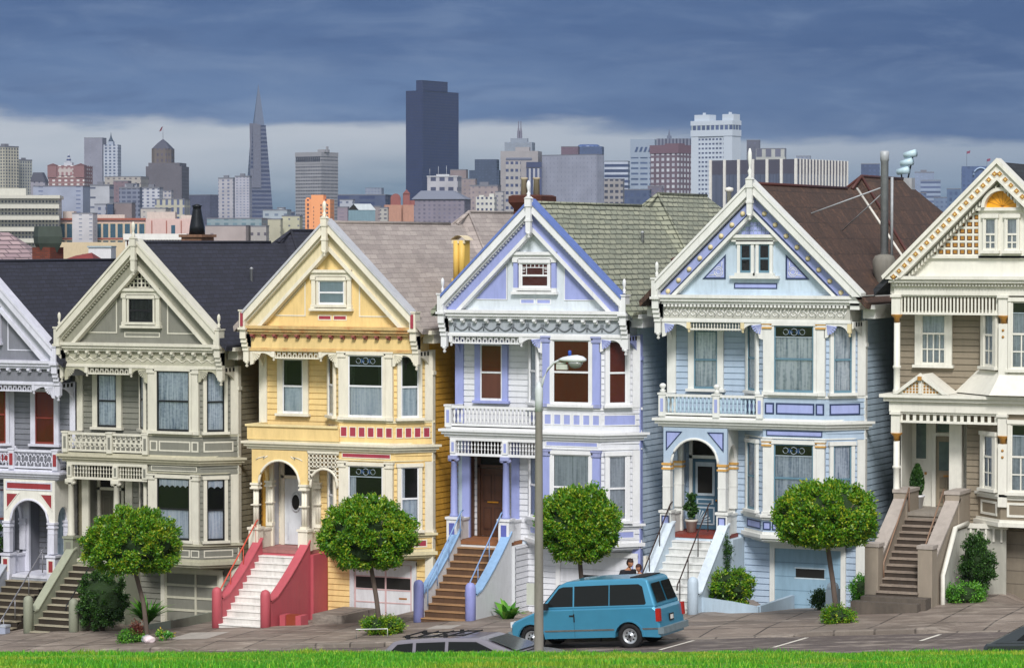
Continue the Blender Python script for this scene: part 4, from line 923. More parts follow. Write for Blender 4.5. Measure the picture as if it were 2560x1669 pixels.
m = MB(); m.M = T(-1.45, 5.15, 0); m.lathe(0, 0, [(.3, 14.0), (.27, 14.3), (.16, 14.9), (.15, 15.0), (.2, 15.05), (.05, 15.12)], 10); m.build('chimney_cowl', IRON, r2)
m = MB(); m.c = 0; m.box(2.85, 3.28, 2.5, 2.9, 10.2, 13.1); m.box(2.8, 3.33, 2.45, 2.95, 11.7, 11.8)
for x in (2.96, 3.17): m.lathe(x, 2.5, [(.11, 11.8), (.11, 13.1)], 8)
m.c = 1; m.add([(2.78+.58*i/8, y, 13.12+.16*math.sin(math.pi*i/8)) for y in (2.38, 3.02) for i in range(9)], [(i, i+1, i+10, i+9) for i in range(8)]); m.box(2.82, 3.31, 2.42, 2.5, 13.0, 13.12)
m.build('chimney', [paint('d9b45a', .6, .1, dirt=.1, name='yellow_flue'), paint('d8c9a8', .6, .1, dirt=.3, name='cream_cap')], r3)
m = MB(); m.c = 0; m.box(-1.5, -.5, .6, 1.4, 12, 13.55); m.M = T(-1.0, 1.0, 0) @ RZ(45); m.lathe(0, 0, [(.62, 13.5), (.85, 13.75), (.85, 13.95), (.7, 14.0)], 4); m.M = Matrix.Identity(4); m.c = 1
for x in (-1.3, -.85): m.lathe(x, 1.0, [(.12, 13.98), (.1, 14.5), (.13, 14.52), (.13, 14.58)], 8)
m.build('chimney', [paint('4c2419', .8, .3, dirt=.4, name='red_brown_chimney'), paint('a89c86', .7, .2, name='clay_pot')], r4)
m = MB(); m.lathe(.55, 15.3, [(.09, 13.0), (.09, 14.32), (.17, 14.34), (.17, 14.46), (.02, 14.5)], 8); m.build('vent_pipe', OWHITE, r4)
m = MB(); m.box(2.0, 2.35, 5.9, 6.3, 11.2, 11.75); m.c = 1; m.box(1.95, 2.4, 5.85, 6.35, 11.75, 11.82); m.build('roof_vent', [OWHITE, IRON], r3)
for rr_, px_, py_ in ((r3, 1.1, 11.8), (r2, 1.4, 4.2), (r4, 1.3, 5.0)): m = MB(); m.lathe(px_, py_, [(.06, 11.5), (.06, 12.75 if px_ > 1.2 else 13.3), (.08, 12.76 if px_ > 1.2 else 13.31), (.02, 12.82 if px_ > 1.2 else 13.36)], 8); m.build('vent_pipe', GALV, rr_)
m = MB(); m.lathe(-3.2, .3, [(.1, 10.3), (.1, 11.15), (.16, 11.2), (.16, 11.35), (.02, 11.42)], 8); m.build('vent_pipe', paint('4a2a22'), r5)
m = MB(); m.c = 0; m.lathe(3.3, 1.9, [(.13, 11.3), (.125, 14.45), (.14, 14.46), (.15, 14.75), (.1, 14.78)], 12); m.tube([(3.5, 2.05, 11.4), (3.5, 2.05, 13.95)], .05, 6); m.build('metal_flue', GALV, r5)
m = MB(); m.lathe(3.3, 1.9, [(.22, 9.9), (.22, 10.5), (.36, 10.95), (.38, 11.3), (.3, 11.45), (.14, 11.5)], 12); m.build('flue_base', paint('77746c', .8, .2, dirt=.5, name='weathered_concrete'), r5)
m = MB(); m.tube([(.96, 1.57, 12.8), (3.3, 1.9, 13.65)], .025, 5); m.tube([(1.55, 2.9, 12.25), (3.3, 1.9, 13.5)], .018, 5); m.build('stay_rod', GALV, r5)
m = MB(); m.tube([(0, 9.12, 13.74), (2.4, 6.67, 11.42)], .045, 5); m.build('valley_flashing', OWHITE, r5)
m = MB(); m.c = 0; m.box(-.1, .35, 14.3, 14.7, 13.4, 14.2)
m.c = 1
for dx, dz in ((0, 0), (.13, .3), (.26, .6)): m.tube([(-.25+dx, 14.5, 14.42+dz), (.2+dx, 14.45, 14.5+dz)], .11, 9, .14)
m.c = 2; m.tube([(.1, 14.6, 14.1), (.3, 14.6, 15.0)], .03, 5); m.tube([(-.1, 14.6, 14.1), (-.15, 14.6, 14.5)], .03, 5)
m.build('roof_cowl', [GALV, paint('b4cdd6', .4, .1, name='pale_blue_enamel'), IRON], r5)

# ---------------------------------------------------------------- the taupe and white house at the right edge
def house6(x0, z0):
    root = thing('row_house', (x0, 0, z0), 'taupe house with gold dotted white gable, cut off by the right edge', 'house', 'Victorian row houses standing side by side')
    Wt = paint('dcdad0', .5, .08, dirt=.1, name='ivory_paint'); Tp = paint('857a69', .6, .1, dirt=.1, name='taupe_paint'); Go = paint('a87834', .4, .15, name='gold_leaf'); Br = paint('5c3a26', .6, .2, name='brown_field')
    plan6 = lambda o: [(-.93-1.41*o, 0), (.05-.41*o, -1-o), (2.6+.41*o, -1-o), (3.6+1.41*o, 0)]
    m = MB(); m.box(-3.45, 3.5, 1.2, 18, -1.6, 10.3); m.box(-3.45, 3.5, .03, 1.2, 6.1, 10.3); m.box(-3.45, 3.5, .03, 1.2, -1.6, 3.05); m.box(-1.3, 3.5, .03, 1.2, 3.05, 6.1); m.build('wall', Tp, root)
    m = MB(); m.siding(-3.45, -.9, 0, 6.6, 9.8); m.siding(-1.31, -.9, 0, 2.9, 6.2); m.siding(-1.3, 3.5, 0, -1.3, 2.9); m.build('front_siding', Tp, root)
    for s in (-1, 1):
        m = MB(T(s*3.47, 0, 0) @ RZ(90*s)); m.siding(0, 18, 0, -1.3, 10.2) if s > 0 else m.siding(-18, 0, 0, -1.3, 10.2); m.build('side_siding', Tp, root)
    m = MB(); m.plan(plan6(-.01), 2.75, 9.7); m.build('bay', Tp, root)
    RFm = shingle('30343a', '24272c', '181a1e', .14, .4, name='charcoal_shingles'); m = MB()
    m.poly([(0, 13.75), (3.9, 13.75-3.9*.99), (3.87, 9.7), (0, 13.5), (-3.87, 9.7), (-3.9, 13.75-3.9*.99)], -1.34, 16); rf = m.build('roof', RFm, root)
    m = MB(); m.poly([(0, 13.6), (3.4, 10.25), (-3.4, 10.25)], -1.0, 0); m.box(-3.45, 3.5, -1.02, .2, 9.75, 10.35); gw = m.build('gable_wall', Wt, root)
    for s in (-1, 1):
        m = MB(); m.c = 0; P = [(0, 13.86), (0, 13.7), (s*3.55, 10.2), (s*3.6, 10.3)]; m.poly(P, -1.5, -.98)
        m.poly([(0, 13.3), (0, 13.2), (s*3.0, 10.24), (s*3.1, 10.24)], -1.46, -.98); m.poly([(0, 13.75), (0, 13.2), (s*3.05, 10.24), (s*3.5, 10.24)], -1.4, -.985); 
        ra = m.build('rake_board', [Wt], gw)
        m = MB()
        for i in range(30): x = .06+i*.1; z = 13.12-.985*x; m.poly([(s*x, z), (s*(x+.05), z-.05), (s*(x+.05), z-.17), (s*x, z-.12)], -1.25, -.99)
        m.poly([(0, 13.2), (s*3.02, 13.2-.985*3.02), (s*3.02, 13.08-.985*3.02), (0, 13.08)], -1.05, -.99); m.build('dentil_moulding', Wt, ra)
        for i in range(19):
            x = .08 + i*.175; z = 13.46-.985*x
            q = MB(T(s*x, -1.4, z) @ RY(45*s)); q.c = 0; q.box(-.085, .085, -.02, 0, -.085, .085); q.c = 1; q.box(-.06, .06, -.035, -.02, -.06, .06); q.c = 2; q.box(-.025, .025, -.05, -.035, -.025, .025)
            q.build('gold_boss', [Wt, Go, paint('e0c27a', .4, name='pale_gold')], ra)
    m = MB(); m.c = 1; m.poly([(-2.7, 10.93), (-.62, 10.93), (-.62, 12.35)], -1.005, -.995); m.c = 0
    for k in range(7): z = 10.93+k*.21; xa = max(-2.7, -.62-2.08*(1-(k*.21)/1.42)); m.box(xa, -.62, -1.03, -1.0, z-.035, z+.035)
    for k in range(9): x = -.62-k*.225; zt = 12.35-(k*.225)*.683-.04; m.box(x-.03, x+.03, -1.028, -1.0, 10.93, max(10.95, zt))
    la = m.build('lattice', [Wt, Br], gw)
    for r in range(6):
        for k in range(9):
            x = -.73-k*.225; z = 11.04+r*.21
            if z+.08 < 12.35-(-.62-x)*.683: q = MB(); q.c = 0; q.box(x-.05, x+.05, -1.03, -1.0, z-.05, z+.05); q.build('gold_boss', [Go], la)
    m = MB(); m.box(-.66, .8, -1.1, -1.0, 10.85, 12.32); m.box(-.74, .86, -1.2, -1.0, 12.28, 12.38); m.box(-3.1, 3.1, -1.1, -1.0, 10.84, 10.92); sur = m.build('window_surround', Wt, gw)
    m = MB(); n = 16; xc, zc, r = .07, 12.38, .5
    m.c = 0
    for i in range(n): a, b = math.pi*i/n, math.pi*(i+1)/n; m.poly([(xc+r*math.cos(a), zc+r*math.sin(a)), (xc+(r+.1)*math.cos(a), zc+(r+.1)*math.sin(a)), (xc+(r+.1)*math.cos(b), zc+(r+.1)*math.sin(b)), (xc+r*math.cos(b), zc+r*math.sin(b))], -1.3, -1.0)
    m.build('arch_hood', Wt, gw)
    m = MB(); m.poly([(xc+r*math.cos(math.pi*i/n), zc+r*math.sin(math.pi*i/n)) for i in range(n+1)], -1.05, -1.0); m.smooth = False
    for k in range(1, 8): a = math.pi*k/8; m.c = 1; m.tube([(xc, -1.06, zc+.02), (xc+(r-.02)*math.cos(a), -1.06, zc+(r-.02)*math.sin(a))], .005, 4)
    sh = m.build('gilded_fan', [paint('e8a224', .35, .1, name='bright_gold'), Go], gw)
    for x in (-.27, .4): window(gw, T(0, -1.1, 0), x, .36, 11.08, 12.06, Wt, Wt, 'grey', None, .05, mull=2)
    m = MB(); m.box(-3.5, 3.6, -1.42, 0, 10.2, 10.3); m.box(-3.42, 3.5, -1.34, 0, 10.1, 10.2); m.box(-3.35, 3.4, -1.2, 0, 9.98, 10.1); m.box(-3.3, 3.4, -1.12, 0, 9.72, 9.98)
    for i in range(60): x = -3.2+i*.1; m.box(x, x+.05, -1.26, -1.2, 10.0, 10.07)
    m.build('cornice', Wt, root)
    def spindles(z0_, z1_, n, w_, nm):
        m = MB(); m.box(-3.15, -.05, -1.06, -.95, z1_-.05, z1_+.06); m.box(-3.15, -.05, -1.06, -.95, z0_, z0_+.07); f_ = m.build('spindle_frame', Wt, root)
        m = MB(); m.box(-3.1-w_/2, -3.1+w_/2, -1.02, -.98, z0_+.07, z1_-.05); s0 = m.build(nm, Wt, f_); repeat(s0, f_, [(i*3.0/n, 0, 0) for i in range(1, n+1)])
    spindles(9.12, 9.72, 27, .05, 'spindle'); spindles(5.8, 6.12, 14, .1, 'spindle')
    for x in (-3.24, .12):
        for z0_, zc_, z1_ in ((6.7, 9.12, 9.75), (3.62, 5.48, 6.15)):
            m = MB(); m.c = 0; m.lathe(x, -1.0, [(.13, z0_), (.13, z0_+.08), (.1, z0_+.14), (.1, z0_+.75), (.13, z0_+.78), (.13, z0_+.83), (.1, z0_+.86), (.095, zc_-.25)], 12) if x < 0 else m.box(x-.14, x+.14, -1.1, -.95, z0_-.3, zc_-.25)
            m.c = 1; m.lathe(x, -1.02, [(.09, zc_-.25), (.1, zc_-.12), (.19, zc_-.02), (.19, zc_)], 8); m.c = 0; m.box(x-.14, x+.14, -1.14, -.9, zc_, z1_); m.box(x-.17, x+.17, -1.2, -.9, z1_-.1, z1_-.02)
            if x > 0:
                m.c = 1
                for q_ in (.45, .65): m.M = T(x, -1.1, zc_-q_) @ RX(90); m.lathe(0, 0, [(.045, 0), (.03, .03)], 8); m.M = Matrix.Identity(4)
            else: m.box(x-.11, x+.11, -1.115, -.9, 3.6, 3.62)
            m.build('column', [Wt, Go], root)
    window(root, T(0, -.02, 0), -2.36, .78, 7.55, 9.1, Wt, Wt, 'grey', None, .2, mull=4, meet=.62)
    I = Matrix.Identity(4); L6 = T(-.93, 0, 0) @ RZ(-45.6); R6 = T(2.6, -1, 0) @ RZ(45)
    for z0_, z1_ in ((7.5, 9.55), (3.78, 5.85)):
        window(root, L6 @ T(0, -.03, 0), .78, .55, z0_+.05, z1_-.4, Wt, Wt, 'grey', None, .2, mull=2, meet=.6)
        window(root, T(0, -1.01, 0), 1.15, 1.55, z0_, z1_, Wt, Wt, 'grey', 'stained', .1, mull=5, meet=.52)
        window(root, R6 @ T(0, -.03, 0), .7, .6, z0_, z1_-.3, Wt, Wt, 'grey', None, .2, mull=2)
    m = MB(); m.c = 0; pts0 = plan6(.55); pts1 = plan6(.03); v = [(x, y, 6.72) for x, y in pts0] + [(x, y, 7.42) for x, y in pts1]; m.add(v, [(i, i+1, i+5, i+4) for i in range(3)]); m.build('bay_skirt', Wt, root)
    m = MB(); m.plan([(-3.7, 0), (-3.7, -1.35), (3.8, -1.35), (3.8, 0)], 6.58, 6.68); m.plan([(-3.6, 0), (-3.6, -1.24), (3.7, -1.24), (3.7, 0)], 6.46, 6.58); m.plan([(-3.45, 0), (-3.45, -1.12), (3.5, -1.12), (3.5, 0)], 6.14, 6.46); m.build('belt_cornice', Wt, root)
    m = MB(); m.c = 0; hx_, hz, pw = -2.4, 7.3, .82
    m.add([(hx_-pw, -1.3, 6.69), (hx_+pw, -1.3, 6.69), (hx_, -1.3, hz), (hx_-pw, 0, 6.69), (hx_+pw, 0, 6.69), (hx_, 0, hz)], [(0, 3, 5, 2), (1, 2, 5, 4)]); m.poly([(hx_-pw, 6.69), (hx_+pw, 6.69), (hx_, hz)], -1.25, -1.2)
    for s in (-1, 1): m.poly([(hx_, hz+.04), (hx_, hz-.1), (hx_+s*(pw-.1), 6.69), (hx_+s*(pw+.06), 6.69)], -1.36, -1.25)
    m.box(hx_-.05, hx_+.05, -1.33, -1.25, 6.7, 7.2); ped = m.build('pediment', [Wt], root)
    for s in (-1, 1):
        for r_ in range(4):
            for k in range(5-r_): q = MB(); x = hx_+s*(.12+k*.1); z = 6.76+r_*.09; q.box(x-.03, x+.03, -1.27, -1.25, z-.027, z+.027); q.build('gold_boss', Go, ped)
    q = MB(); q.box(hx_-.06, hx_+.06, -1.42, -1.36, 7.12, 7.24); q.build('gold_boss', Go, ped)
    # porch, door, stairs
    m = MB(); m.c = 0; m.box(-3.43, -1.3, 1.12, 1.19, 3.05, 6.1); m.box(-3.43, -3.4, .03, 1.19, 3.05, 6.1); m.box(-2.72, -2.6, 1.0, 1.13, 3.06, 5.95); m.box(-1.94, -1.8, 1.0, 1.13, 3.06, 5.95); m.box(-2.6, -1.94, 1.0, 1.13, 5.28, 5.38)
    m.box(-1.9, -1.5, .1, .3, 3.05, 6.1); m.c = 1; m.box(-3.3, -2.9, 1.1, 1.13, 4.5, 5.75); m.c = 2; m.box(-3.26, -2.94, 1.09, 1.11, 4.55, 5.7); m.box(-2.58, -1.96, 1.08, 1.11, 5.4, 5.85)
    m.c = 3
    for k in range(3): m.box(-3.25+k*.13, -3.18+k*.13, 1.1, 1.12, 4.05, 4.13)
    m.build('entry_wall', [Wt, Wt, plain('59686a', .2, name='dim_glass'), Go], root)
    m = MB(); m.c = 0; m.box(-2.59, -1.95, 1.05, 1.1, 3.08, 5.27); m.c = 1; m.box(-2.5, -2.04, 1.03, 1.06, 4.2, 5.1); m.c = 2
    for x in (-2.48, -2.25):
        for z in (3.2, 3.65): m.box(x, x+.19, 1.03, 1.06, z, z+.34)
    m.c = 3; m.box(-2.35, -2.0, 1.01, 1.04, 4.0, 4.06); m.build('door', [paint('8a7f6c', .5), plain('59686a', .2, name='dim_glass'), paint('6f6656'), Go], root)
    m = MB(); m.box(-3.4, -1.2, -1.1, 1.2, 2.95, 3.06); m.box(-3.4, -1.2, -1.05, .03, -1.5, 2.95); m.build('porch_floor', paint('8f887e', .8, .2, dirt=.4), root)
    cc = paint('93887a', .7, .12, dirt=.15, name='taupe_stucco'); cap = paint('a39a92', .8, .15, dirt=.3, name='weathered_cap')
    n = 12; zt, zb, y0, y1 = 3.05, .95, -1.05, -3.85; rise = (zt-zb)/n; run = (y0-y1)/(n-1)
    m = MB(); P = [(y0, zt-.25), (y0, zb-.9), (y1, zb-.9), (y1, zb)]; v = [(-2.88, a, b) for a, b in P]+[(-1.6, a, b) for a, b in P]; m.add(v, [(0,1,2,3), (7,6,5,4), (0,3,7,4), (0,4,5,1), (1,5,6,2), (2,6,7,3)])
    SM = [paint('8d8074', .8, .25, dirt=.5, name='worn_grey_tread'), paint('40362e', .8, .3, dirt=.5, name='worn_riser')]
    st = m.build('staircase', SM[1], root)
    for i in range(n):
        z = zt - rise*(i+1) + rise; y = y0-run*i; q = MB(); q.c = 0; q.box(-2.88, -1.6, y-run-.03, y+.02, z-rise-.05, z-rise); q.c = 1; q.box(-2.88, -1.6, y-run, y-run+.03, z-2*rise, z-rise-.05); q.build('step', SM, st)
    q = MB(); q.box(-3.2, -1.2, y1-.75, y1-.2, zb-.9, zb-.12); q.box(-3.4, -1.35, y1-1.1, y1-.7, zb-.9, zb-.24); q.build('bottom_step', paint('5a524a', .8, .3, dirt=.5, name='dark_concrete'), st)
    for xa, xb in ((-3.24, -2.88), (-1.6, -1.22)):
        q = MB(); O = [(y0, zt+.42), (y1+.35, zb+1.0), (y1+.35, zb-.9), (y0, zb-.9)]; v = [(xa, a, b) for a, b in O]+[(xb, a, b) for a, b in O]; q.c = 0; q.add(v, [(0,1,2,3), (7,6,5,4), (0,4,5,1), (1,5,6,2), (2,6,7,3), (3,7,4,0)])
        q.c = 1; O = [(y0, zt+.425), (y1+.35, zb+1.005), (y1+.35, zb+1.09), (y0, zt+.51)]; v = [(xa-.03, a, b) for a, b in O]+[(xb+.03, a, b) for a, b in O]; q.add(v, [(0,1,2,3), (7,6,5,4), (0,4,5,1), (1,5,6,2), (2,6,7,3), (3,7,4,0)]); q.build('cheek_wall', [cc, cap], st)
        for yy, za, zb_ in ((y1+.1, zb-.9, zb+1.3), (y0+.1, 2.5, zt+.6)):
            q = MB(); q.c = 0; q.box(xa-.03, xb+.03, yy-.25, yy+(.25 if yy < -2 else 1.0), za, zb_); q.c = 1; q.box(xa-.06, xb+.06, yy-.28, yy+(.28 if yy < -2 else 1.02), zb_, zb_+.1); q.build('pier', [cc, cap], st)
    for hx2 in (-2.82, -1.72):
        q = MB(); q.tube([(hx2, y0, zt+.75), (hx2, y1+.3, zb+.8), (hx2, y1+.28, zb+.3)], .025, 6); q.tube([(hx2, y0, zt-.1), (hx2, y0, zt+.75)], .02, 6); q.build('handrail', paint('8a6f5c', .5), st)
    # planter screen beside the stairs
    m = MB(); v = [(-1.1, -1.6, 3.0), (-1.1, -1.6, -.3), (-1.1, -3.3, -.3), (-1.1, -3.3, 1.5), (-1.1, -2.4, 2.9)]; m.c = 1
    m.poly([(-1.12, -.4), (.1, -.4), (.1, 2.65), (-1.12, 2.65)], -.55, -.5); m.c = 0; m.box(-1.15, .15, -.62, -.48, 2.6, 2.74)
    for k in range(5): x = -1.0+k*.24; m.box(x-.03, x+.03, -.6, -.55, 2.2, 2.62)
    m.tube([(-1.1, -3.2, -.2), (-1.1, -3.2, 1.4), (-1.1, -1.9, 2.7), (-1.1, -.6, 2.75)], .08, 5); m.c = 2
    m.add([(-1.1, -3.2, -.3), (-1.1, -.6, -.3), (-1.1, -.6, 2.6), (-1.1, -1.9, 2.6), (-1.1, -3.2, 1.35)], [(0, 1, 2, 3, 4)])
    m.build('garden_screen', [Wt, paint('a7a69c'), paint('bdbdb4', .6, .2, dirt=.6, name='speckled_lattice')], root)
    m = MB(); m.c = 0
    for o, a, b in ((.1, 3.62, 3.7), (.05, 3.54, 3.62), (.12, 2.72, 2.85), (.06, 2.85, 2.93)): m.plan(plan6(o), a, b)
    m.build('bay_moulding', Wt, root)
    m = MB(); m.plan(plan6(.01), 2.93, 3.54); ap = m.build('bay_apron', Tp, root)
    for MM, y, a, b in ((I, -1.01, .25, 2.4), (L6, -.01, .2, 1.2)): q = MB(MM); panel(q, a, b, 3.02, 3.46, y, 0, 1, .07, .03); q.build('apron_panel', [Wt, Tp], ap)
    m = MB(); m.c = 0; m.box(-.42, 3.3, -.1, -.02, -.8, 2.5); m.c = 1; m.box(-.6, -.42, -.16, 0, -.8, 2.62)
    for z in (.9, 1.3, 1.7, 2.1): m.c = 2; m.box(-.42, 3.3, -.108, -.1, z-.01, z+.01)
    m.c = 3; m.box(.75, 1.3, -.106, -.1, 1.6, 1.82); m.build('garage_door', [paint('7c7365', .6, .12, dirt=.2, name='taupe_door'), Wt, paint('655d52'), DARKROOM], root)
    return root
h6 = house6(16.77, 1.1)

# ---------------------------------------------------------------- trees and shrubs
def leafmat(name, a, b, c_, hi):
    m = NT(name); ge = m.n('ShaderNodeNewGeometry'); n_ = m.noise(1.6, None, 4, .6)
    col = m.ramp(m.math('ADD', m.math('MULTIPLY', ge.outputs['Random Per Island'], .55), m.math('MULTIPLY', n_, .6)), [(.15, lin(a)), (.4, lin(b)), (.68, lin(c_)), (.92, lin(hi))])
    m.set(m.b.inputs['Base Color'], col); m.b.inputs['Roughness'].default_value = .45
    tr = m.n('ShaderNodeBsdfTranslucent'); m.set(tr.inputs[0], col); mx = m.n('ShaderNodeMixShader'); mx.inputs[0].default_value = .2
    m.t.links.new(m.b.outputs[0], mx.inputs[1]); m.t.links.new(tr.outputs[0], mx.inputs[2]); m.t.links.new(mx.outputs[0], m.o.inputs[0]); return m.m
LF = leafmat('laurel_leaves', '1b440a', '3a740f', '68961a', 'b4b42e'); LF2 = leafmat('dark_leaves', '14290e', '24441a', '365c20', '527a30'); LF3 = leafmat('bright_leaves', '1f4a10', '3c7a1c', '5c9c2c', '8aba48'); LFR = leafmat('russet_leaves', '3a1418', '5a2224', '6f3a2c', '8a5a3a')
COREM = plain('1c330c', .9, name='dark_crown_core'); BARK = paint('5c5048', .9, .3, dirt=.5, name='bark')  # solid dark green core: the crown's inner shade is painted into its colour
def crown(name, c, rr, n, leaf, mat, parent, seed, flat=.0, clumps=90, lump=.24, shell=.62, core=0):
    R = random.Random(seed); cs = []
    for i in range(clumps):
        z = R.uniform(-1, 1); a = R.uniform(0, 6.28); q = math.sqrt(1-z*z); d = R.uniform(shell, 1.0)*(1+.10*noise.noise(Vector((q*math.cos(a)*2, q*math.sin(a)*2, z*2+seed))))
        zz = z*d
        if flat and zz < -flat: zz = -flat + (zz+flat)*.25
        cs.append((q*math.cos(a)*d*rr[0], q*math.sin(a)*d*rr[1], zz*rr[2]))
    V = []; F = []
    for i in range(n):
        k = cs[i % clumps]; r = lump*R.uniform(.5, 1.25); v = Vector((R.gauss(0, 1), R.gauss(0, 1), R.gauss(0, 1))).normalized()*r*R.random()**.5
        if R.random() < .02: v *= 1.5
        p = Vector(c) + Vector(k) + v; u = Vector((R.gauss(0, 1), R.gauss(0, 1), R.gauss(0, .8)+.5)).normalized(); w_ = u.orthogonal().normalized(); w_.rotate(Matrix.Rotation(R.uniform(0, 6.28), 3, u)); L_ = leaf*R.uniform(.7, 1.35); o = len(V)
        rd = (Vector((k[0]/rr[0], k[1]/rr[1], k[2]/rr[2]+.25))*.9 + Vector((R.gauss(0, .7), R.gauss(0, .7), R.gauss(0, .7)))).normalized(); t = rd*L_*1.25; s = rd.orthogonal().normalized(); s.rotate(Matrix.Rotation(R.uniform(0, 6.28), 3, rd)); s = s*L_*.3
        V += [tuple(p-t*.5), tuple(p+s), tuple(p+t*.6), tuple(p-s)]; F.append((o, o+1, o+2, o+3))
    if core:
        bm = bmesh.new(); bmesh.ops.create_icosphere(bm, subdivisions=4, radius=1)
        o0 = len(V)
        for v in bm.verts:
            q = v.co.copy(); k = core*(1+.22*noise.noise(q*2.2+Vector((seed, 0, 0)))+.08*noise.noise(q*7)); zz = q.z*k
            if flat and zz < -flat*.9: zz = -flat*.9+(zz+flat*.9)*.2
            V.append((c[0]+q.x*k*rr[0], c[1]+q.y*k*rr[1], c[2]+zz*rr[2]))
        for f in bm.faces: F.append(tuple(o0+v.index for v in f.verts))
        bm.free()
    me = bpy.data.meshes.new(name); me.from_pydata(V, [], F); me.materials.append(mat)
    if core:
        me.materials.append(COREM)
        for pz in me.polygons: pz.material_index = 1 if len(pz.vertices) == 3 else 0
    o = bpy.data.objects.new(name, me); COL.objects.link(o)
    if parent: o.parent = parent
    return o
def tree(x, y, cx, cz, rx, rz, label, seed, flat=.7, lean=0):
    z = gz(x) + .28
    t = thing('street_tree', (x, y, z), label, 'tree', 'clipped round trees along the kerb'); dx = cx-x
    m = MB(); zt = cz-rz*.55-z
    m.tube([(0, 0, -.15), (.02, 0, .2), (dx*.3+lean, 0, zt*.5), (dx*.7, 0, zt*.85), (dx*.9, 0, zt+.15)], .085, 9, .065)
    for k in range(7):
        a = k*.9+seed; m.tube([(dx*.75, 0, zt*.88), (dx+.35*math.cos(a)*rx, .35*math.sin(a)*rx, zt+.45*rz), (dx+.7*math.cos(a)*rx, .7*math.sin(a)*rx, zt+.95*rz)], .04, 5, .015)
    m.build('trunk', BARK, t)
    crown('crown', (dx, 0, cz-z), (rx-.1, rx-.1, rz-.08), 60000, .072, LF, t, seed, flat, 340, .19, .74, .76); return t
tree(-10.1, -6.5, -10.65, 2.62, 1.72, 1.22, 'round clipped tree with thin leaning trunk in front of the olive grey house', 3, .65, .05)
tree(-1.65, -6.3, -2.06, 3.25, 1.6, 1.3, 'round clipped tree with straight trunk in front of the yellow house', 11, .7)
tree(5.35, -6.3, 5.15, 3.85, 1.32, 1.3, 'round clipped tree behind the blue van and the lamp post', 23, .75)
tree(13.45, -6.5, 13.1, 4.42, 1.6, 1.12, 'wide flat bottomed clipped tree in front of the light blue house', 31, .6)
def shrub(name, x, y, z0_, rx, ry, h, label, mat, seed, n=3500, leaf=.08, cat='shrub', lump=.16):
    t = thing(name, (x, y, z0_), label, cat)
    m = MB()
    for k in range(5): a = k*1.26; m.tube([(0, 0, -.1), (.3*rx*math.cos(a), .3*ry*math.sin(a), h*.5)], .03, 4, .015)
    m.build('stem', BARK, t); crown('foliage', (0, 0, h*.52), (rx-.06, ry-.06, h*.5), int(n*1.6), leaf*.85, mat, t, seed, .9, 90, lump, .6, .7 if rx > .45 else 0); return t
shrub('shrub', -13.8, -3.4, -.85, 1.12, .9, 2.15, 'big dark green shrub beside the steps of the olive grey house', LF2, 5, 9000, .075)
shrub('shrub', 8.7, -2.6, 1.15, .85, .6, 1.2, 'bushy green shrub in the planter right of the light blue house steps', LF, 6, 5000, .07)
shrub('climbing_vine', 7.95, -1.4, 1.9, .36, .3, 1.35, 'thin climbing vine beside the white steps of the light blue house', LF2, 7, 1800, .06, 'vine')
shrub('shrub', 16.35, -1.9, 1.75, .62, .55, 1.95, 'tall rounded shrub before the white garden screen of the taupe house', LF2, 8, 5500, .07)
shrub('shrub', 16.2, -2.7, 1.5, .75, .5, .75, 'low bright green shrub under the tall rounded shrub', LF3, 9, 3000, .06)
shrub('shrub', 11.6, -2.6, 1.2, .3, .3, .6, 'small round bush left of the pale newel post by the blue garage', LF2, 10, 1200, .06)
shrub('shrub', 12.75, -1.6, 1.2, .6, .5, 1.0, 'green bush between the pale newel post and the taupe stair wall', LF3, 12, 3000, .06)
shrub('box_shrub', -1.5, -6.4, .12, .8, .55, .62, 'low box shrub ring at the trunk foot before the yellow house', LF, 13, 3200, .06)
shrub('box_shrub', 13.5, -6.5, 1.28, .6, .5, .55, 'low box shrub ring at the trunk foot before the light blue house', LF, 14, 2800, .06)
shrub('dark_hedge', -19.9, -1.2, -1.0, .6, .6, 3.6, 'tall dark foliage at the left edge beside the arched porch', LF2, 15, 5000, .09, 'hedge')
shrub('ground_cover_plant', -10.55, -6.7, -.65, .62, .4, .42, 'low green plants at the foot of the leaning tree', LF3, 16, 1500, .06, 'plant')
shrub('russet_plant', -10.4, -6.6, -.55, .28, .25, .62, 'dark red leaved plant at the foot of the leaning tree', LFR, 17, 700, .06, 'plant')
def blades(name, x, y, z, n, L_, label, mat, seed, wd=.05, cat='plant'):
    R = random.Random(seed); m = MB()
    for i in range(n):
        a = R.uniform(0, 6.28); l = L_*R.uniform(.6, 1.1); e = R.uniform(.4, 1.0); dx, dy = math.cos(a), math.sin(a); w_ = wd*R.uniform(.6, 1.2)
        P = [(dx*l*e*t, dy*l*e*t, l*(1.15*t - .75*e*t*t)) for t in (0, .35, .7, 1)]; v = []
        for k, p in enumerate(P): q = w_*(1, 1, .7, .05)[k]; v += [(p[0]-dy*q, p[1]+dx*q, p[2]), (p[0]+dy*q, p[1]-dx*q, p[2])]
        m.add(v, [(0, 1, 3, 2), (2, 3, 5, 4), (4, 5, 7, 6)])
    o = m.build(name, mat, None, (x, y, z)); tag(o, label, cat); return o
blades('strap_leaf_plant', -13.15, -1.6, -.75, 150, 1.15, 'spiky strap leaved plant behind the leaning trunk', LF3, 2)
blades('spiky_palm', -14.3, -.75, 1.9, 60, .95, 'spiky dark palm poking up behind the leaning round tree', LF2, 3, .04)
blades('broad_leaf_plant', 1.1, -2.7, .25, 26, .95, 'broad leaved bright plant against the white stair wall', LF3, 4, .13)
R = random.Random(5)
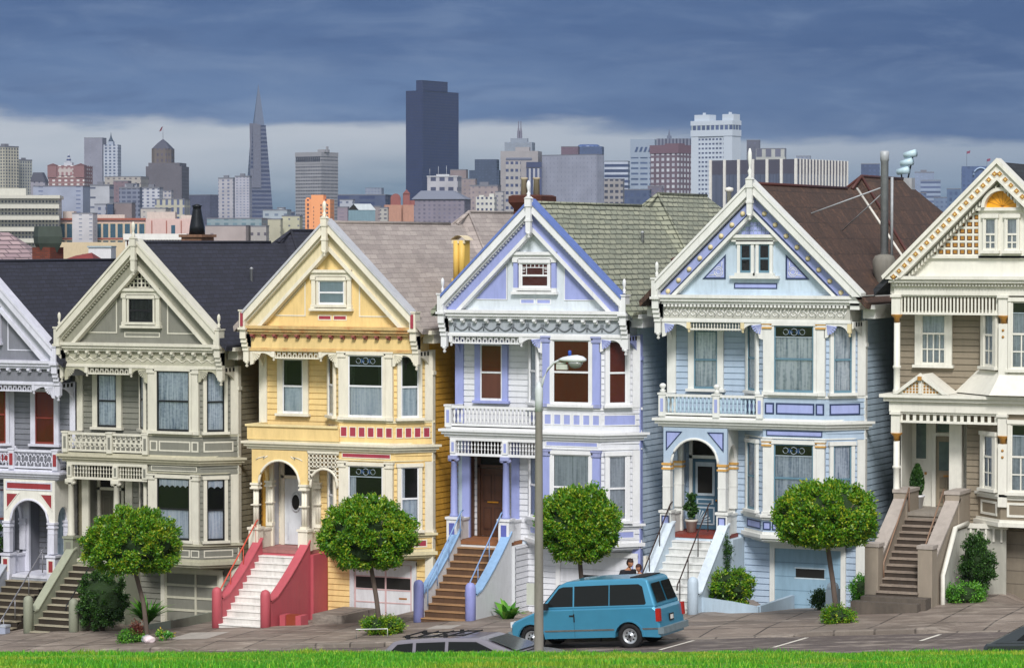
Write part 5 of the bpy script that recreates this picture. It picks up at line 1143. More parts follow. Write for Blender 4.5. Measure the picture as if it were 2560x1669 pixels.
for x, y, col, lab, nm in ((-9.75, -6.9, 'd8c8cc', 'pale round stone by the flowers under the leaning tree', 'stone'), (-9.95, -6.7, '9aa0a4', 'grey stone next to the pale round stone under the leaning tree', 'stone')):
    bm = bmesh.new(); bmesh.ops.create_icosphere(bm, subdivisions=3, radius=.2)
    for v in bm.verts: v.co *= 1+.25*noise.noise(v.co*6+Vector((x, 0, 0))); v.co.z *= .7
    me = bpy.data.meshes.new(nm); bm.to_mesh(me); bm.free(); me.materials.append(paint(col, .8, .2)); o = bpy.data.objects.new(nm, me); COL.objects.link(o); o.location = (x, y, gz(x)+.36); tag(o, lab, 'stone')
o = crown('flower_clump', (-9.35, -6.6, gz(-9.35)+.5), (.3, .22, .18), 500, .07, leafmat('flower_mix', '2c6a20', '3f8a30', '6aa83c', 'e0b030'), None, 44, .9, 20, .1, .4); tag(o, 'small yellow flowering clump right of the stones', 'plant')
# potted plants
def pot(x, y, z, r, h, mat, label, fol, fmat, cone=False, sd=1):
    t = thing('potted_plant', (x, y, z), label, 'potted plant'); m = MB(); m.lathe(0, 0, [(r*.7, 0), (r*.92, h*.82), (r*1.05, h*.84), (r*1.05, h), (r*.9, h), (r*.88, h*.9)], 14); m.build('pot', mat, t)
    if cone:
        R_ = random.Random(sd); V = []; F = []
        for i in range(2600):
            t_ = R_.random()**1.3; q = fol[0]*(math.sin(math.pi*min(1, (t_*.85+.12)))**.8)*(1-t_*.25)*R_.uniform(.8, 1.03); a = R_.uniform(0, 6.28); p = Vector((q*math.cos(a), q*math.sin(a), h+fol[1]*t_)); u = Vector((R_.gauss(0, 1), R_.gauss(0, 1), R_.gauss(0, 1))).normalized(); w_ = u.orthogonal()*.05; s_ = u.cross(w_)*.5; o_ = len(V)
            V += [tuple(p-w_), tuple(p+s_), tuple(p+w_), tuple(p-s_)]; F.append((o_, o_+1, o_+2, o_+3))
        me = bpy.data.meshes.new('topiary'); me.from_pydata(V, [], F); me.materials.append(fmat); o_ = bpy.data.objects.new('foliage', me); COL.objects.link(o_); o_.parent = t
    else: crown('foliage', (0, 0, h+fol[1]*.5), (fol[0], fol[0], fol[1]*.5), 1400, .08, fmat, t, sd, .95, 30, .12, .3)
pot(6.5, -.35, 3.17, .2, .4, paint('c8c4ba', .6, .1), 'potted dark bush in a pale pot by the teal front door', (.2, .85), LF2, False, 2)
pot(13.8, .25, 4.16, .24, .42, WHITE, 'cone shaped topiary in a white pot on the taupe house porch', (.23, .95), LF2, True, 3)
# planters and garden bits
def block(nm, pts, z0_, z1_, mat, lab, cat): m = MB(); m.plan(pts, z0_, z1_); o_ = m.build(nm, mat); tag(o_, lab, cat); return o_
m = MB(); m.poly([(7.82, .7), (9.9, .7), (9.9, 1.28), (9.0, 1.4), (7.82, 1.5)], -3.4, -3.28); m.box(9.82, 9.94, -3.28, -.2, .6, 1.3); tag(m.build('planter_wall', paint('a9bccb', .6, .1, dirt=.15, name='pale_blue_render')), 'low pale blue planter wall under the bushy shrub', 'planter')
m = MB(); m.poly([(-13.3, -1.3), (-11.4, -1.3), (-11.4, -.35), (-13.3, -.75)], -2.9, -2.75); m.box(-11.5, -11.4, -2.75, -.2, -1.3, -.38); tag(m.build('planter_wall', paint('7f8478', .7, .15, dirt=.3, name='grey_green_render')), 'low grey green planter wall left of the gridded garage door', 'planter')
m = MB(); m.box(-6.95, -6.75, -3.3, -2.8, -.5, .12); m.box(-6.35, -6.15, -3.3, -2.8, -.5, .12); m.c = 1; m.box(-6.75, -6.35, -3.22, -2.9, -.5, .13); tag(m.build('garden_box', [pink, paint('8a3a22', .6)]), 'small pink garden box with rusty front at the pink stair wall', 'box')
m = MB(); m.plan([(-6.7, -3.2), (-4.75, -3.2), (-4.75, -.3), (-6.7, -.3)], -.6, -.22); m.plan([(-6.1, -2.6), (-5.0, -2.6), (-4.85, -.4), (-6.1, -.4)], -.22, .12); tag(m.build('concrete_kerb_bed', M_KERB), 'rough raised concrete bed left of the white garage door', 'bed')
m = MB(); m.tube([(-1.95, -7.3, gz(-1.9)+.25), (-1.95, -7.3, gz(-1.9)+.55), (-.85, -7.3, gz(-.9)+.55), (-.85, -7.3, gz(-.9)+.25)], .022, 6); tag(m.build('hoop_rail', plain('b9bcb8', .4, .4)), 'low metal hoop rail in front of the box shrub ring', 'rail')
m = MB(); m.box(12.1, 12.45, -3.5, -3.15, 1.0, 1.95); m.lathe(12.27, -3.32, [(.17, 1.95), (.19, 2.0), (.15, 2.1), (.05, 2.17)], 12); tag(m.build('newel_post', paint('c2d2de', .5, .08, dirt=.1, name='pale_blue_post')), 'short pale post with round cap right of the blue garage', 'post')
m = MB(); m.box(4.85, 5.55, -.15, -.05, .2, 2.2); m.c = 1; m.box(4.95, 5.3, -.19, -.15, 1.6, 2.15); m.c = 0; m.box(5.5, 5.62, -.2, -.03, .2, 2.3); m.box(4.78, 4.88, -.2, -.03, .2, 2.3); tag(m.build('side_gate', [OWHITE, paint('b07a3e', .6)]), 'narrow side gate with a tan panel between the white and light blue houses', 'gate')

# ---------------------------------------------------------------- the street lamp
LX, LY = 9.85, -19.5; lz = gz(LX)+.27
POLE = paint('7a766f', .7, .15, dirt=.4, name='concrete_pole'); t = thing('street_lamp', (LX, LY, lz), 'tall grey street lamp with curved arm and oval head', 'street lamp')
m = MB(); m.smooth = True; m.lathe(0, 0, [(.17, -.5), (.17, .1), (.125, .25), (.112, 3.0), (.09, 7.35), (.088, 7.4)], 16); m.build('pole', POLE, t)
m = MB(); m.lathe(0, 0, [(.098, 7.05), (.1, 7.36), (.105, 7.5), (.1, 7.66), (.06, 7.76), (.02, 7.82)], 14); m.build('pole_cap', paint('c3c8cc', .5), t)
m = MB(); m.tube([(.05, 0, 7.62), (.13, 0, 7.9), (.26, 0, 8.14), (.42, 0, 8.3), (.6, 0, 8.38), (.78, 0, 8.4)], .036, 8, .03); m.build('arm', paint('c9ccd0', .4), t)
m = MB(T(.95, 0, 8.38)); m.smooth = True; n = 12; v = []; f = []
prof = [(-.38, .05, .03), (-.28, .1, .07), (-.1, .15, .11), (.12, .17, .13), (.27, .13, .1), (.36, .05, .04)]
for px_, wy, hz_ in prof:
    for k in range(n): a = 2*math.pi*k/n; v.append((px_, wy*math.cos(a), hz_*math.sin(a)*(1 if math.sin(a) > 0 else .55)))
for j in range(len(prof)-1):
    for k in range(n): f.append((j*n+k, j*n+(k+1) % n, (j+1)*n+(k+1) % n, (j+1)*n+k))
f += [tuple(range(n))[::-1], tuple(range((len(prof)-1)*n, len(prof)*n))]; m.add(v, f); hd = m.build('lamp_head', paint('d2d6da', .35, .06, name='lamp_white'), t)
m = MB(T(1.02, 0, 8.33) @ Matrix.Scale(1.35, 4, (1, 0, 0))); m.lathe(0, 0, [(.02, -.16), (.09, -.14), (.14, -.05), (.15, .0)], 14); m.build('lamp_glass', plain('8d9190', .15, name='lamp_glass'), hd)
m = MB(); m.lathe(.86, 0, [(.045, 8.48), (.045, 8.6), (.03, 8.62)], 8); m.build('photocell', plain('2a4fb0', .4), hd)
m = MB(); m.box(.5, .8, -.04, .04, 8.13, 8.26); m.tube([(.5, 0, 8.28), (.75, 0, 8.3)], .03, 5); m.build('ballast_box', paint('b9bcb4', .5), t)
m = MB(); m.box(-.34, -.1, -.02, .02, 2.08, 2.64); m.tube([(-.12, 0, 2.2), (.1, 0, 2.2)], .015, 5); m.tube([(-.12, 0, 2.5), (.1, 0, 2.5)], .015, 5); m.build('sign_plate', paint('b9bab4', .5, .1, dirt=.2, name='sign_back'), t)

# ---------------------------------------------------------------- vehicles
RUB = plain('141416', .85, name='tyre_rubber'); ALU = plain('b8bcc0', .3, .7, name='wheel_metal'); CHR = plain('9a9c9e', .25, .8, name='chrome')
CG = NT('tinted_glass'); CG.b.inputs['Base Color'].default_value = (.012, .014, .014, 1); CG.b.inputs['Roughness'].default_value = .06; CG.b.inputs['Specular IOR Level'].default_value = .16; CG = CG.m
def carpaint(h, name):
    m = NT(name); c = lin(h); f = m.noise(3); m.set(m.b.inputs['Base Color'], m.ramp(f, [(.3, tuple(x*.93 for x in c)), (.7, c)])); m.b.inputs['Roughness'].default_value = .32; m.b.inputs['Metallic'].default_value = .35
    m.b.inputs['Coat Weight'].default_value = .6; m.b.inputs['Coat Roughness'].default_value = .12
    return m.m
def arc(cx, cz, r, n=10): return [(cx + r*math.cos(math.pi*i/n), cz + r*math.sin(math.pi*i/n)) for i in range(n+1)]   # right to left
def vehicle(name, loc, label, cat, Wd, H, belt, low, cab, wheels, wr, paintm, windows, trimm, group=None):
    """low: outline points from front bottom round the top to rear bottom; cab: front-base, front-top ... rear-base."""
    t = thing(name, loc, label, cat, group, rot=(0, rad(-4.57), 0)); hw_ = Wd/2
    bot = .32; P = list(low)
    under = [(P[-1][0], bot)]
    for wx in sorted(wheels, reverse=True): under += arc(wx, wr-.02, wr+.075)
    under += [(P[0][0], bot)]
    out_ = P + under
    n = len(out_); cxm = sum(p[0] for p in out_)/n
    def layer(y, ins): return [(cxm+(x-cxm)*(1-ins*.02) , y, z if z <= wr*2.2 and (x, z) in under else z-ins*.035) for x, z in out_]
    m = MB(); m.smooth = False
    L_ = [layer(-hw_, 1), layer(-hw_+.05, 0), layer(hw_-.05, 0), layer(hw_, 1)]
    v = [p for l in L_ for p in l]; f = [tuple(range(n)), tuple(range(4*n-1, 3*n-1, -1))]
    for j in range(3):
        for i in range(n): f.append((j*n+i, (j+1)*n+i, (j+1)*n+(i+1) % n, j*n+(i+1) % n))
    m.add(v, f); body = m.build('body', paintm, t); mo = body.modifiers.new('bevel', 'BEVEL'); mo.width = .025; mo.segments = 2; mo.limit_method = 'ANGLE'; mo.angle_limit = rad(30)
    k = len(cab); zt = max(z for x, z in cab)
    tum = lambda z: hw_-.035-.17*(max(0, z-belt))/(H-belt)
    v = [(x, -tum(z), z) for x, z in cab] + [(x, tum(z), z) for x, z in cab]
    f = [tuple(range(k))[::-1], tuple(range(k, 2*k))] + [(i, i+1, i+1+k, i+k) for i in range(k-1)] + [(k-1, 0, k, 2*k-1)]
    m = MB(); m.add(v, f); cb = m.build('cabin', paintm, t); mo = cb.modifiers.new('bevel', 'BEVEL'); mo.width = .06; mo.segments = 3; mo.limit_method = 'ANGLE'; mo.angle_limit = rad(20)
    for s in (-1, 1):
        for wp in windows:
            m = MB(); off = .008; v = [(x, s*(tum(z)+off), z) for x, z in wp] + [(x, s*(tum(z)-.03), z) for x, z in wp]; q = len(wp); m.add(v, [tuple(range(q)), tuple(range(2*q-1, q-1, -1))]+[(i, i+q, (i+1) % q+q, (i+1) % q) for i in range(q)])
            m.build('side_window', CG, t)
    for wx in wheels:
        for s in (-1, 1):
            m = MB(T(wx, s*(hw_-.13), wr) @ RX(90)); m.smooth = True; m.lathe(0, 0, [(wr*.1, -.02), (wr*.62, -.02), (wr*.62, -.1), (wr*.93, -.1), (wr, -.06), (wr, .06), (wr*.93, .1), (wr*.62, .1), (wr*.62, .02), (wr*.1, .02)], 24); w_ = m.build('wheel', RUB, t)
            m = MB(T(wx, s*(hw_-.13), wr) @ RX(90*(1 if s < 0 else -1))); m.lathe(0, 0, [(wr*.62, -.08), (wr*.62, .085), (wr*.56, .09), (wr*.5, .05), (wr*.2, .06), (wr*.17, .1), (wr*.05, .11)], 24); m.c = 1
            for q in range(8): a = q*math.pi/4; m.lathe(wr*.36*math.cos(a), wr*.36*math.sin(a), [(wr*.07, .05), (wr*.07, .062)], 8)
            m.lathe(0, 0, [(wr*.13, .1), (wr*.1, .125)], 10); m.build('rim', [ALU, RUB], w_)
            m = MB(); m.c = 0; v = []; aw = [(wx+(wr+rr)*math.cos(math.pi*i/10), wr-.02+(wr+rr)*math.sin(math.pi*i/10)) for rr in (.07, .12) for i in range(11)]
            v = [(x, s*(hw_+.022), z) for x, z in aw] + [(x, s*(hw_-.02), z) for x, z in aw]; m.add(v, [(i, i+1, i+12, i+11) for i in range(10)] + [(i+11, i+12, i+34, i+33) for i in range(10)]); m.build('wheel_arch', trimm, t)
    return t, body, cb, tum
vx, vy = 4.98, -9.65; VB = carpaint('4390b2', 'teal_blue_car_paint'); VG = plain('6c7a80', .6)
low = [(.0, .38), (-.02, .6), (.0, .78), (.12, .88), (.5, 1.03), (.95, 1.19), (4.5, 1.2), (4.62, 1.1), (4.66, .6), (4.64, .36)]
cabp = [(.88, 1.17), (1.5, 1.86), (1.75, 1.96), (2.4, 2.0), (4.15, 2.0), (4.3, 1.95), (4.56, 1.17)]
wins = [[(1.08, 1.26), (1.53, 1.78), (1.66, 1.82), (1.97, 1.82), (1.97, 1.26)], [(2.02, 1.26), (2.02, 1.83), (3.1, 1.84), (3.1, 1.26)], [(3.13, 1.26), (3.13, 1.84), (4.02, 1.84), (4.14, 1.77), (4.26, 1.3), (4.22, 1.26)]]
van, vb, vc, tum = vehicle('parked_van', (vx, vy, gz(vx)+.125), 'teal blue passenger van parked nose downhill by the far kerb', 'van', 1.9, 2.0, 1.17, low, cabp, [.62, 3.7], .37, VB, wins, VB)
m = MB(); v = [(.93, -.78, 1.26), (.93, .78, 1.26), (1.5, .7, 1.87), (1.5, -.7, 1.87)]; v = [(x-.012, y, z+.008) for x, y, z in v]; m.add(v, [(0, 1, 2, 3)]); m.build('windscreen', CG, van)
m = MB()
for a, b in ((-.74, -.05), (.05, .74)): m.add([(4.535+.012, a, 1.3), (4.535+.012, b, 1.3), (4.36+.012, b*.93, 1.84), (4.36+.012, a*.93, 1.84)], [(0, 1, 2, 3)])
m.build('rear_window', CG, van)
for s in (-1, 1):
    m = MB(); m.c = 0; m.box(4.56, 4.69, min(s*.84, s*.965), max(s*.84, s*.965), .78, 1.14); m.build('tail_light', plain('a3241c', .25, name='red_lens'), van)
    m = MB(); m.box(-.045, .05, min(s*.6, s*.9), max(s*.6, s*.9), .7, .86); m.build('headlight', plain('d0d4d6', .15, name='clear_lens'), van)
    m = MB(); m.box(1.08, 1.24, min(s*.97, s*1.14), max(s*.97, s*1.14), 1.2, 1.38); m.build('door_mirror', RUB, van)
    m = MB(); m.box(1.87, 1.99, min(s*.95, s*.972), max(s*.95, s*.972), .98, 1.02); m.box(2.0, 2.03, min(s*.95, s*.974), max(s*.95, s*.974), .82, 1.05); m.build('door_handle', RUB, van)
    m = MB(); m.box(1.05, 3.25, min(s*.94, s*.962), max(s*.94, s*.962), .55, .6); m.box(4.1, 4.6, min(s*.94, s*.962), max(s*.94, s*.962), .55, .6); m.build('side_moulding', CHR, van)
    m = MB(); m.box(2.0, 2.008, min(s*.94, s*.9515), max(s*.94, s*.9515), .38, 1.17); m.build('door_seam', RUB, van)
m = MB(); m.box(4.6, 4.78, -.95, .95, .42, .6); m.build('rear_bumper', VG, van)
m = MB(); m.box(-.12, .05, -.93, .93, .4, .58); m.build('front_bumper', VG, van)
m = MB(); m.box(4.66, 4.68, -.2, .12, .72, .92); m.c = 1; m.box(4.67, 4.69, -.14, .06, .76, .88); m.build('number_plate', [RUB, paint('d4d4d0', .4)], van)
m = MB(); m.box(3.7, 4.15, -.6, .6, 2.0, 2.03); m.build('roof_spoiler', RUB, van)
# grey estate car with a roof rack on the park side of the street
gx_ = 5.15; GC = carpaint('86828c', 'grey_car_paint')
low = [(4.75, .38), (4.78, .6), (4.7, .78), (4.4, .84), (3.75, .92), (.1, .95), (.02, .85), (.0, .4)]
low = low[::-1]
cabp = [(.06, .92), (.45, 1.27), (.7, 1.31), (1.6, 1.34), (2.9, 1.31), (3.1, 1.26), (4.1, .9)]
wins = [[(.35, .98), (.6, 1.2), (1.05, 1.23), (1.05, .98)], [(1.15, .98), (1.15, 1.23), (2.0, 1.24), (2.0, .98)], [(2.1, .98), (2.1, 1.24), (2.9, 1.22), (3.45, .98)]]
est, _, _, _ = vehicle('parked_estate_car', (gx_, -18.5, gz(gx_)+.2), 'grey estate car with black roof rack, mostly hidden behind the grass', 'car', 1.75, 1.45, .92, low, cabp, [.85, 3.75], .31, GC, wins, GC)
m = MB(T(.02, 0, .035)); m.add([(3.16, -.6, 1.24), (3.16, .6, 1.24), (4.0, .72, .935), (4.0, -.72, .935)], [(0, 1, 2, 3)]); SG = NT('screen_glass'); SG.b.inputs['Base Color'].default_value = (.05, .07, .07, 1); SG.b.inputs['Roughness'].default_value = .08; m.build('windscreen', SG.m, est)
m = MB()
for y in (-.5, .5): m.tube([(.7, y, 1.35), (2.5, y, 1.38)], .018, 5)
for x in (.7, 1.15, 1.6, 2.05, 2.45): m.tube([(x, -.6, 1.38), (x, .6, 1.38)], .02, 5)
for x in (.8, 1.9):
    for y in (-.5, .5): m.box(x-.05, x+.05, y-.03, y+.03, 1.28, 1.42)
m.build('roof_rack', RUB, est)
dk = vehicle('parked_dark_car', (21.45, -18.2, gz(21.45)+.1), 'dark grey car with curved glass at the bottom right corner', 'car', 1.75, 1.42, .92, low, [(.05, .9), (.3, 1.0), (.95, 1.32), (1.5, 1.42), (2.7, 1.42), (3.1, 1.32), (3.95, .9)], [.85, 3.75], .31, carpaint('333a3d', 'dark_car_paint'), [[(.85, 1.0), (1.2, 1.28), (1.7, 1.33), (1.7, 1.0)], [(1.8, 1.0), (1.8, 1.33), (2.7, 1.33), (3.3, 1.0)]], RUB)[0]
m = MB(T(-.008, 0, .014)); m.add([(.36, -.7, 1.03), (.36, .7, 1.03), (.93, .64, 1.31), (.93, -.64, 1.31)], [(0, 1, 2, 3)]); m.build('rear_window', CG, dk)

# ---------------------------------------------------------------- two people behind the van
SKIN = paint('b07a5c', .5, .08, name='skin')
def skinfig(name, joints, edges, radii, mat, parent, lvl=1):
    me = bpy.data.meshes.new(name); me.from_pydata(joints, edges, []); me.materials.append(mat); o = bpy.data.objects.new(name, me); COL.objects.link(o); o.parent = parent
    o.modifiers.new('skin', 'SKIN').use_smooth_shade = True
    for i, r in enumerate(radii): me.skin_vertices[0].data[i].radius = (r, r) if isinstance(r, (int, float)) else r
    me.skin_vertices[0].data[0].use_root = True
    s = o.modifiers.new('sub', 'SUBSURF'); s.levels = lvl; s.render_levels = lvl; return o
def person(loc, rz, h, label, coat, pants, hair, bend=0.0, reach=.35):
    t = thing('person', loc, label, 'person', None, rz); k = h/1.8; B = bend
    def p(x, y, z): return (x*k, (y - max(0, z-.95)*B)*k, z*k)          # faces -y
    J = [p(0, 0, .95), p(0, 0, 1.15), p(0, 0, 1.38), p(0, -.01, 1.5), p(0, -.02, 1.57)]; E_ = [(0, 1), (1, 2), (2, 3), (3, 4)]; Rr = [.13, .12, .13, .06, .055]
    for s in (-1, 1):
        b = len(J); J += [p(s*.19, 0, 1.42), p(s*.25, .02, 1.15), p(s*.2, -reach*.6, 1.02), p(s*.17, -reach*.8, 1.03)]; E_ += [(2, b), (b, b+1), (b+1, b+2), (b+2, b+3)]; Rr += [.065, .05, .04, .03]
        for q in range(4): c0 = len(J); J += [p(s*(.15+.018*q), -reach*.8-.05, 1.035), p(s*(.15+.018*q), -reach*.8-.09-.006*(q in (1, 2)), 1.02), p(s*(.15+.018*q), -reach*.8-.105, .99)]; E_ += [(b+3, c0), (c0, c0+1), (c0+1, c0+2)]; Rr += [.0095, .0085, .0075]
        c0 = len(J); J += [p(s*.135, -reach*.8-.02, 1.02), p(s*.12, -reach*.8-.05, 1.01)]; E_ += [(b+3, c0), (c0, c0+1)]; Rr += [.011, .009]
        b = len(J); J += [p(s*.1, 0, .88), p(s*.11, -.02, .5), p(s*.11, .02, .1), p(s*.12, -.12, .04)]; E_ += [(0, b), (b, b+1), (b+1, b+2), (b+2, b+3)]; Rr += [.09, .065, .045, .04]
    body = skinfig('body', J, E_, [r*k for r in Rr], SKIN, t, 2)
    hc = Vector(p(0, -.035, 1.68)); bm = bmesh.new(); bmesh.ops.create_uvsphere(bm, u_segments=24, v_segments=16, radius=.105*k)
    for v in bm.verts:
        c = v.co; c.z *= 1.18; c.x *= .82
        if c.y < 0 and c.z < 0: c.x *= .85
        if c.y < -.07*k and abs(c.x) < .02*k and -.035*k < c.z < .02*k: c.y -= .022*k
        if c.y < -.07*k and .02*k < abs(c.x) < .05*k and .0 < c.z < .03*k: c.y += .012*k
        if c.y < -.06*k and abs(c.x) < .03*k and -.07*k < c.z < -.05*k: c.y -= .006*k
    for s in (-1, 1):
        r = bmesh.ops.create_uvsphere(bm, u_segments=8, v_segments=6, radius=.028*k)
        for v in r['verts']: v.co.x *= .4; v.co += Vector((s*.087*k, .01*k, -.005*k))
    me = bpy.data.meshes.new('head'); bm.to_mesh(me); bm.free(); me.materials.append(SKIN); o = bpy.data.objects.new('head', me); COL.objects.link(o); o.parent = body; o.location = hc; o.rotation_euler = (rad(18 if B else 8), 0, 0)
    for q in me.polygons: q.use_smooth = True
    for s in (-1, 1): mm = MB(); mm.lathe(0, 0, [(.002, -.01), (.012, -.006), (.012, .006), (.002, .01)], 8); e = mm.build('eye', plain('1b1410', .2), o); e.location = (s*.033*k, -.088*k, .012*k)
    bm = bmesh.new(); bmesh.ops.create_uvsphere(bm, u_segments=24, v_segments=16, radius=.117*k)
    for v in bm.verts: v.co.z = v.co.z*1.15 + .012*k; v.co.x *= .86; v.co.y += .012*k; v.co *= 1+.06*noise.noise(v.co*40)
    bmesh.ops.delete(bm, geom=[v for v in bm.verts if (v.co.y < -.04*k and v.co.z < .055*k) or v.co.z < -.07*k], context='VERTS')
    me = bpy.data.meshes.new('hair'); bm.to_mesh(me); bm.free(); me.materials.append(hair); hr = bpy.data.objects.new('hair', me); COL.objects.link(hr); hr.parent = body; hr.location = hc; hr.rotation_euler = o.rotation_euler
    hr.modifiers.new('s', 'SOLIDIFY').thickness = .012
    skinfig('jacket', [p(0, 0, .9), p(0, 0, 1.15), p(0, 0, 1.4), p(0, 0, 1.48)] + [q for s in (-1, 1) for q in (p(s*.2, 0, 1.43), p(s*.255, .02, 1.15), p(s*.205, -reach*.55, 1.03))], [(0, 1), (1, 2), (2, 3), (2, 4), (4, 5), (5, 6), (2, 7), (7, 8), (8, 9)], [.155*k, .145*k, .155*k, .08*k]+[.085*k, .068*k, .055*k]*2, coat, body, 2)
    skinfig('trousers', [p(0, 0, .93)] + [q for s in (-1, 1) for q in (p(s*.1, 0, .86), p(s*.11, -.02, .5), p(s*.11, .02, .1))], [(0, 1), (1, 2), (2, 3), (0, 4), (4, 5), (5, 6)], [.15*k]+[.11*k, .08*k, .065*k]*2, pants, body, 2)
    for s in (-1, 1): mm = MB(T(*p(s*.115, -.05, 0))); mm.smooth = True; mm.lathe(0, 0, [(.05*k, 0), (.055*k, .03), (.05*k, .08), (.03*k, .1)], 10); mm.box(-.05*k, .05*k, -.14*k, 0, 0, .05); mm.build('shoe', RUB, body)
    return t
person((6.42, -5.6, gz(6.42)+.42), 55, 1.9, 'person with dark hair in a dark jacket looking down behind the van roof', paint('1d1c22', .8, .2, name='dark_wool'), paint('2a2c34', .8), paint('2a1710', .7, .3, name='dark_hair'), .30)
person((6.88, -5.5, gz(6.8)+.46), -20, 1.66, 'shorter person with reddish brown hair beside the dark jacketed one', paint('4a2420', .8, .2, name='maroon_wool'), paint('2b2b30', .8), paint('3c1c12', .7, .3, name='red_brown_hair'), .1)

# ---------------------------------------------------------------- nearer roofs behind the row
def bz_(x, y): return ground_z(x, y) - 1.5
def nbox(x=0, y=0, rz=0, pieces=(), label='', cat='building', nm='house', K_=1):
    """pieces: (part name, material, list of boxes or callables) in a frame whose near left corner is at the origin"""
    t = thing(nm, (x, y, 0), label, cat, None, rz)
    for pn, mat, items in pieces:
        m = MB(KM(K_))
        for it in items:
            if callable(it): it(m)
            elif isinstance(it, tuple) and it[0] == 'i': m.c = it[1]
            else: m.box(*it)
        m.build(pn, mat, t)
    return t
# view-direction placement: corner points from the survey of the photograph at their real distance
def at(px, R_):      # R_: metres along the viewing axis, px: column in a 2380 px wide frame
    u = (px-1190)/6800; return (CAM.x + R_*(-sa+u*ca), CAM.y + R_*(ca+u*sa))
def zt_(py, R_): return CAM.z + R_*(565-py)/6800
def KM(K): return T(0, 0, CAM.z*(1-K)) @ Matrix.Scale(K, 4)
# white balcony apartment block
R_ = 450; x, y = at(-26, R_*2.9); s = R_/6800
t = thing('balcony_apartments', (x, y, 0), 'white apartment block with long balcony bands on its left street side', 'building', None, YAW+6)
t['label'] = 'white apartment block banded with balconies, behind the chimney at the left edge'
WA = paint('b9b8ae', .6, .08, name='pale_concrete_wall'); DW = paint('3c4048', .5, .3, name='dark_glazing')  # dark grey for small panes and window mullions
z1 = zt_(458, R_); Wd_ = 160*s; m = MB(KM(2.9)); m.box(0, Wd_, .8, 12, -22, z1-.2); m.build('wall', facade('b4b4ac', '3c4256', 1.5, 1.75, .5, .55), t)
m = MB(KM(2.9)); m.box(-.3, Wd_+.3, -.2, 12.3, z1-.2, z1+.3); m.box(.6, 5.6, 2, 8, z1+.3, zt_(437, R_)); m.build('roof', WA, t)
for k in range(16):
    z = z1 - 1.75*(k+1)
    m = MB(KM(2.9)); m.box(-.2, Wd_+.2, -.5, .8, z, z+.18); m.box(-.2, Wd_+.2, -.5, -.44, z+.18, z+.62); m.build('balcony', WA, t)
# long pink office with tall blue windows
R_ = 520; s = R_/6800; x, y = at(129, R_*2.56); zt = zt_(510, R_); w1, w2 = 210*s, 115*s
t = thing('pink_office', (x, y, 0), 'long pink office with a row of tall blue green windows and orange trim', 'building', None, YAW+2)
PK = paint('c4aaa4', .7, .1, name='salmon_stucco'); OR = paint('94503e', .6, .1, name='orange_trim'); CRM = paint('bfb294', .7, .1, name='cream_stucco'); BG = paint('2a5064', .25, .3, name='blue_green_glazing')
m = MB(KM(2.56)); m.box(0, w1, 0, 18, -25, zt); m.box(w1, w1+w2, -.3, 18, -25, zt+.15); m.build('wall', PK, t)
m = MB(KM(2.56)); m.box(-.2, w1, -.4, .1, zt-.1, zt+.25); m.box(0, w1, -.15, .05, zt-3.55, zt-3.3); m.build('cornice', OR, t)
for k in range(12):
    if k == 3: continue
    xx = .8+k*1.28
    for za, zb in ((zt-3.2, zt-.75), (zt-5.4, zt-3.75)):
        m = MB(KM(2.56)); m.c = 0; m.box(xx, xx+.92, -.06, .02, za, zb); m.c = 1; m.box(xx-.12, xx, -.14, .02, za, zb); m.box(xx+.92, xx+1.04, -.14, .02, za, zb); m.box(xx-.12, xx+1.04, -.14, .02, zb, zb+.12); m.c = 2; m.box(xx+.42, xx+.48, -.08, .02, za, zb); m.build('window', [BG, CRM, DW], t)
for k in range(3): m = MB(KM(2.56)); m.box(w1+1+k*2.6, w1+1.15+k*2.6, -.45, -.3, zt-3.6, zt-.2); m.c = 1; m.box(w1+1.9+k*2.6, w1+2.6+k*2.6, -.36, -.28, zt-3.2, zt-1); m.build('window', [OR, BG], t) if k == 1 else m.build('pilaster', [OR, PK], t)
for a, b, h in ((1.0, 3.0, 1.2), (6.5, 12, .6), (16, 21, 1.1), (22, 24, .5)): m = MB(KM(2.56)); m.box(a, b, 3, 7, zt, zt+h+.3); m.build('roof_housing', paint('b5aaa2', .7, .15), t)
R_ = 400; s = R_/6800; x, y = at(123, R_*3.2)
nbox(x, y, YAW+2, K_=3.2, nm='cream_house', pieces=[('wall', paint('bfae8f', .7, .1, name='warm_cream'), [(0, 168*s, 0, 8, -20, zt_(566, R_)+.2)]), ('window', DW, [(8+k*.85-4, 8.4+k*.85-4, -.05, 0, zt_(596, R_), zt_(590, R_)) for k in range(4)])], label='warm cream wall with four tiny windows below the long pink office')
# white roof terrace, red gable, white block
R_ = 165; s = R_/6800; x, y = at(287, R_*2.5)
t = thing('white_terrace_house', (x, y, 0), 'white flat roofed house with a slatted railing right behind the grey gable tip', 'building', None, YAW)
m = MB(KM(2.5)); m.box(0, 147*s, 0, 5, zt_(557, R_), zt_(543, R_)); m.build('roof', paint('d4d4d0', .5, .08, name='bright_white'), t)
m = MB(KM(2.5)); m.box(.1, 147*s-.1, .3, 5, -9, zt_(557, R_)-.01); m.build('wall', paint('8a5048', .7, .2, name='dull_red_wall'), t)
m = MB(KM(2.5))
for k in range(22): m.box(.1+k*.16, .18+k*.16, .1, .2, zt_(566, R_)-.4, zt_(557, R_)); 
m.build('slat_railing', paint('d4d4d0', .5, .08), t)
R_ = 190; s = R_/6800; x, y = at(140, R_*2.5)
t = thing('red_roofed_house', (x, y, 0), 'small house with a red hipped roof above the slate roof at the left', 'house', None, YAW)
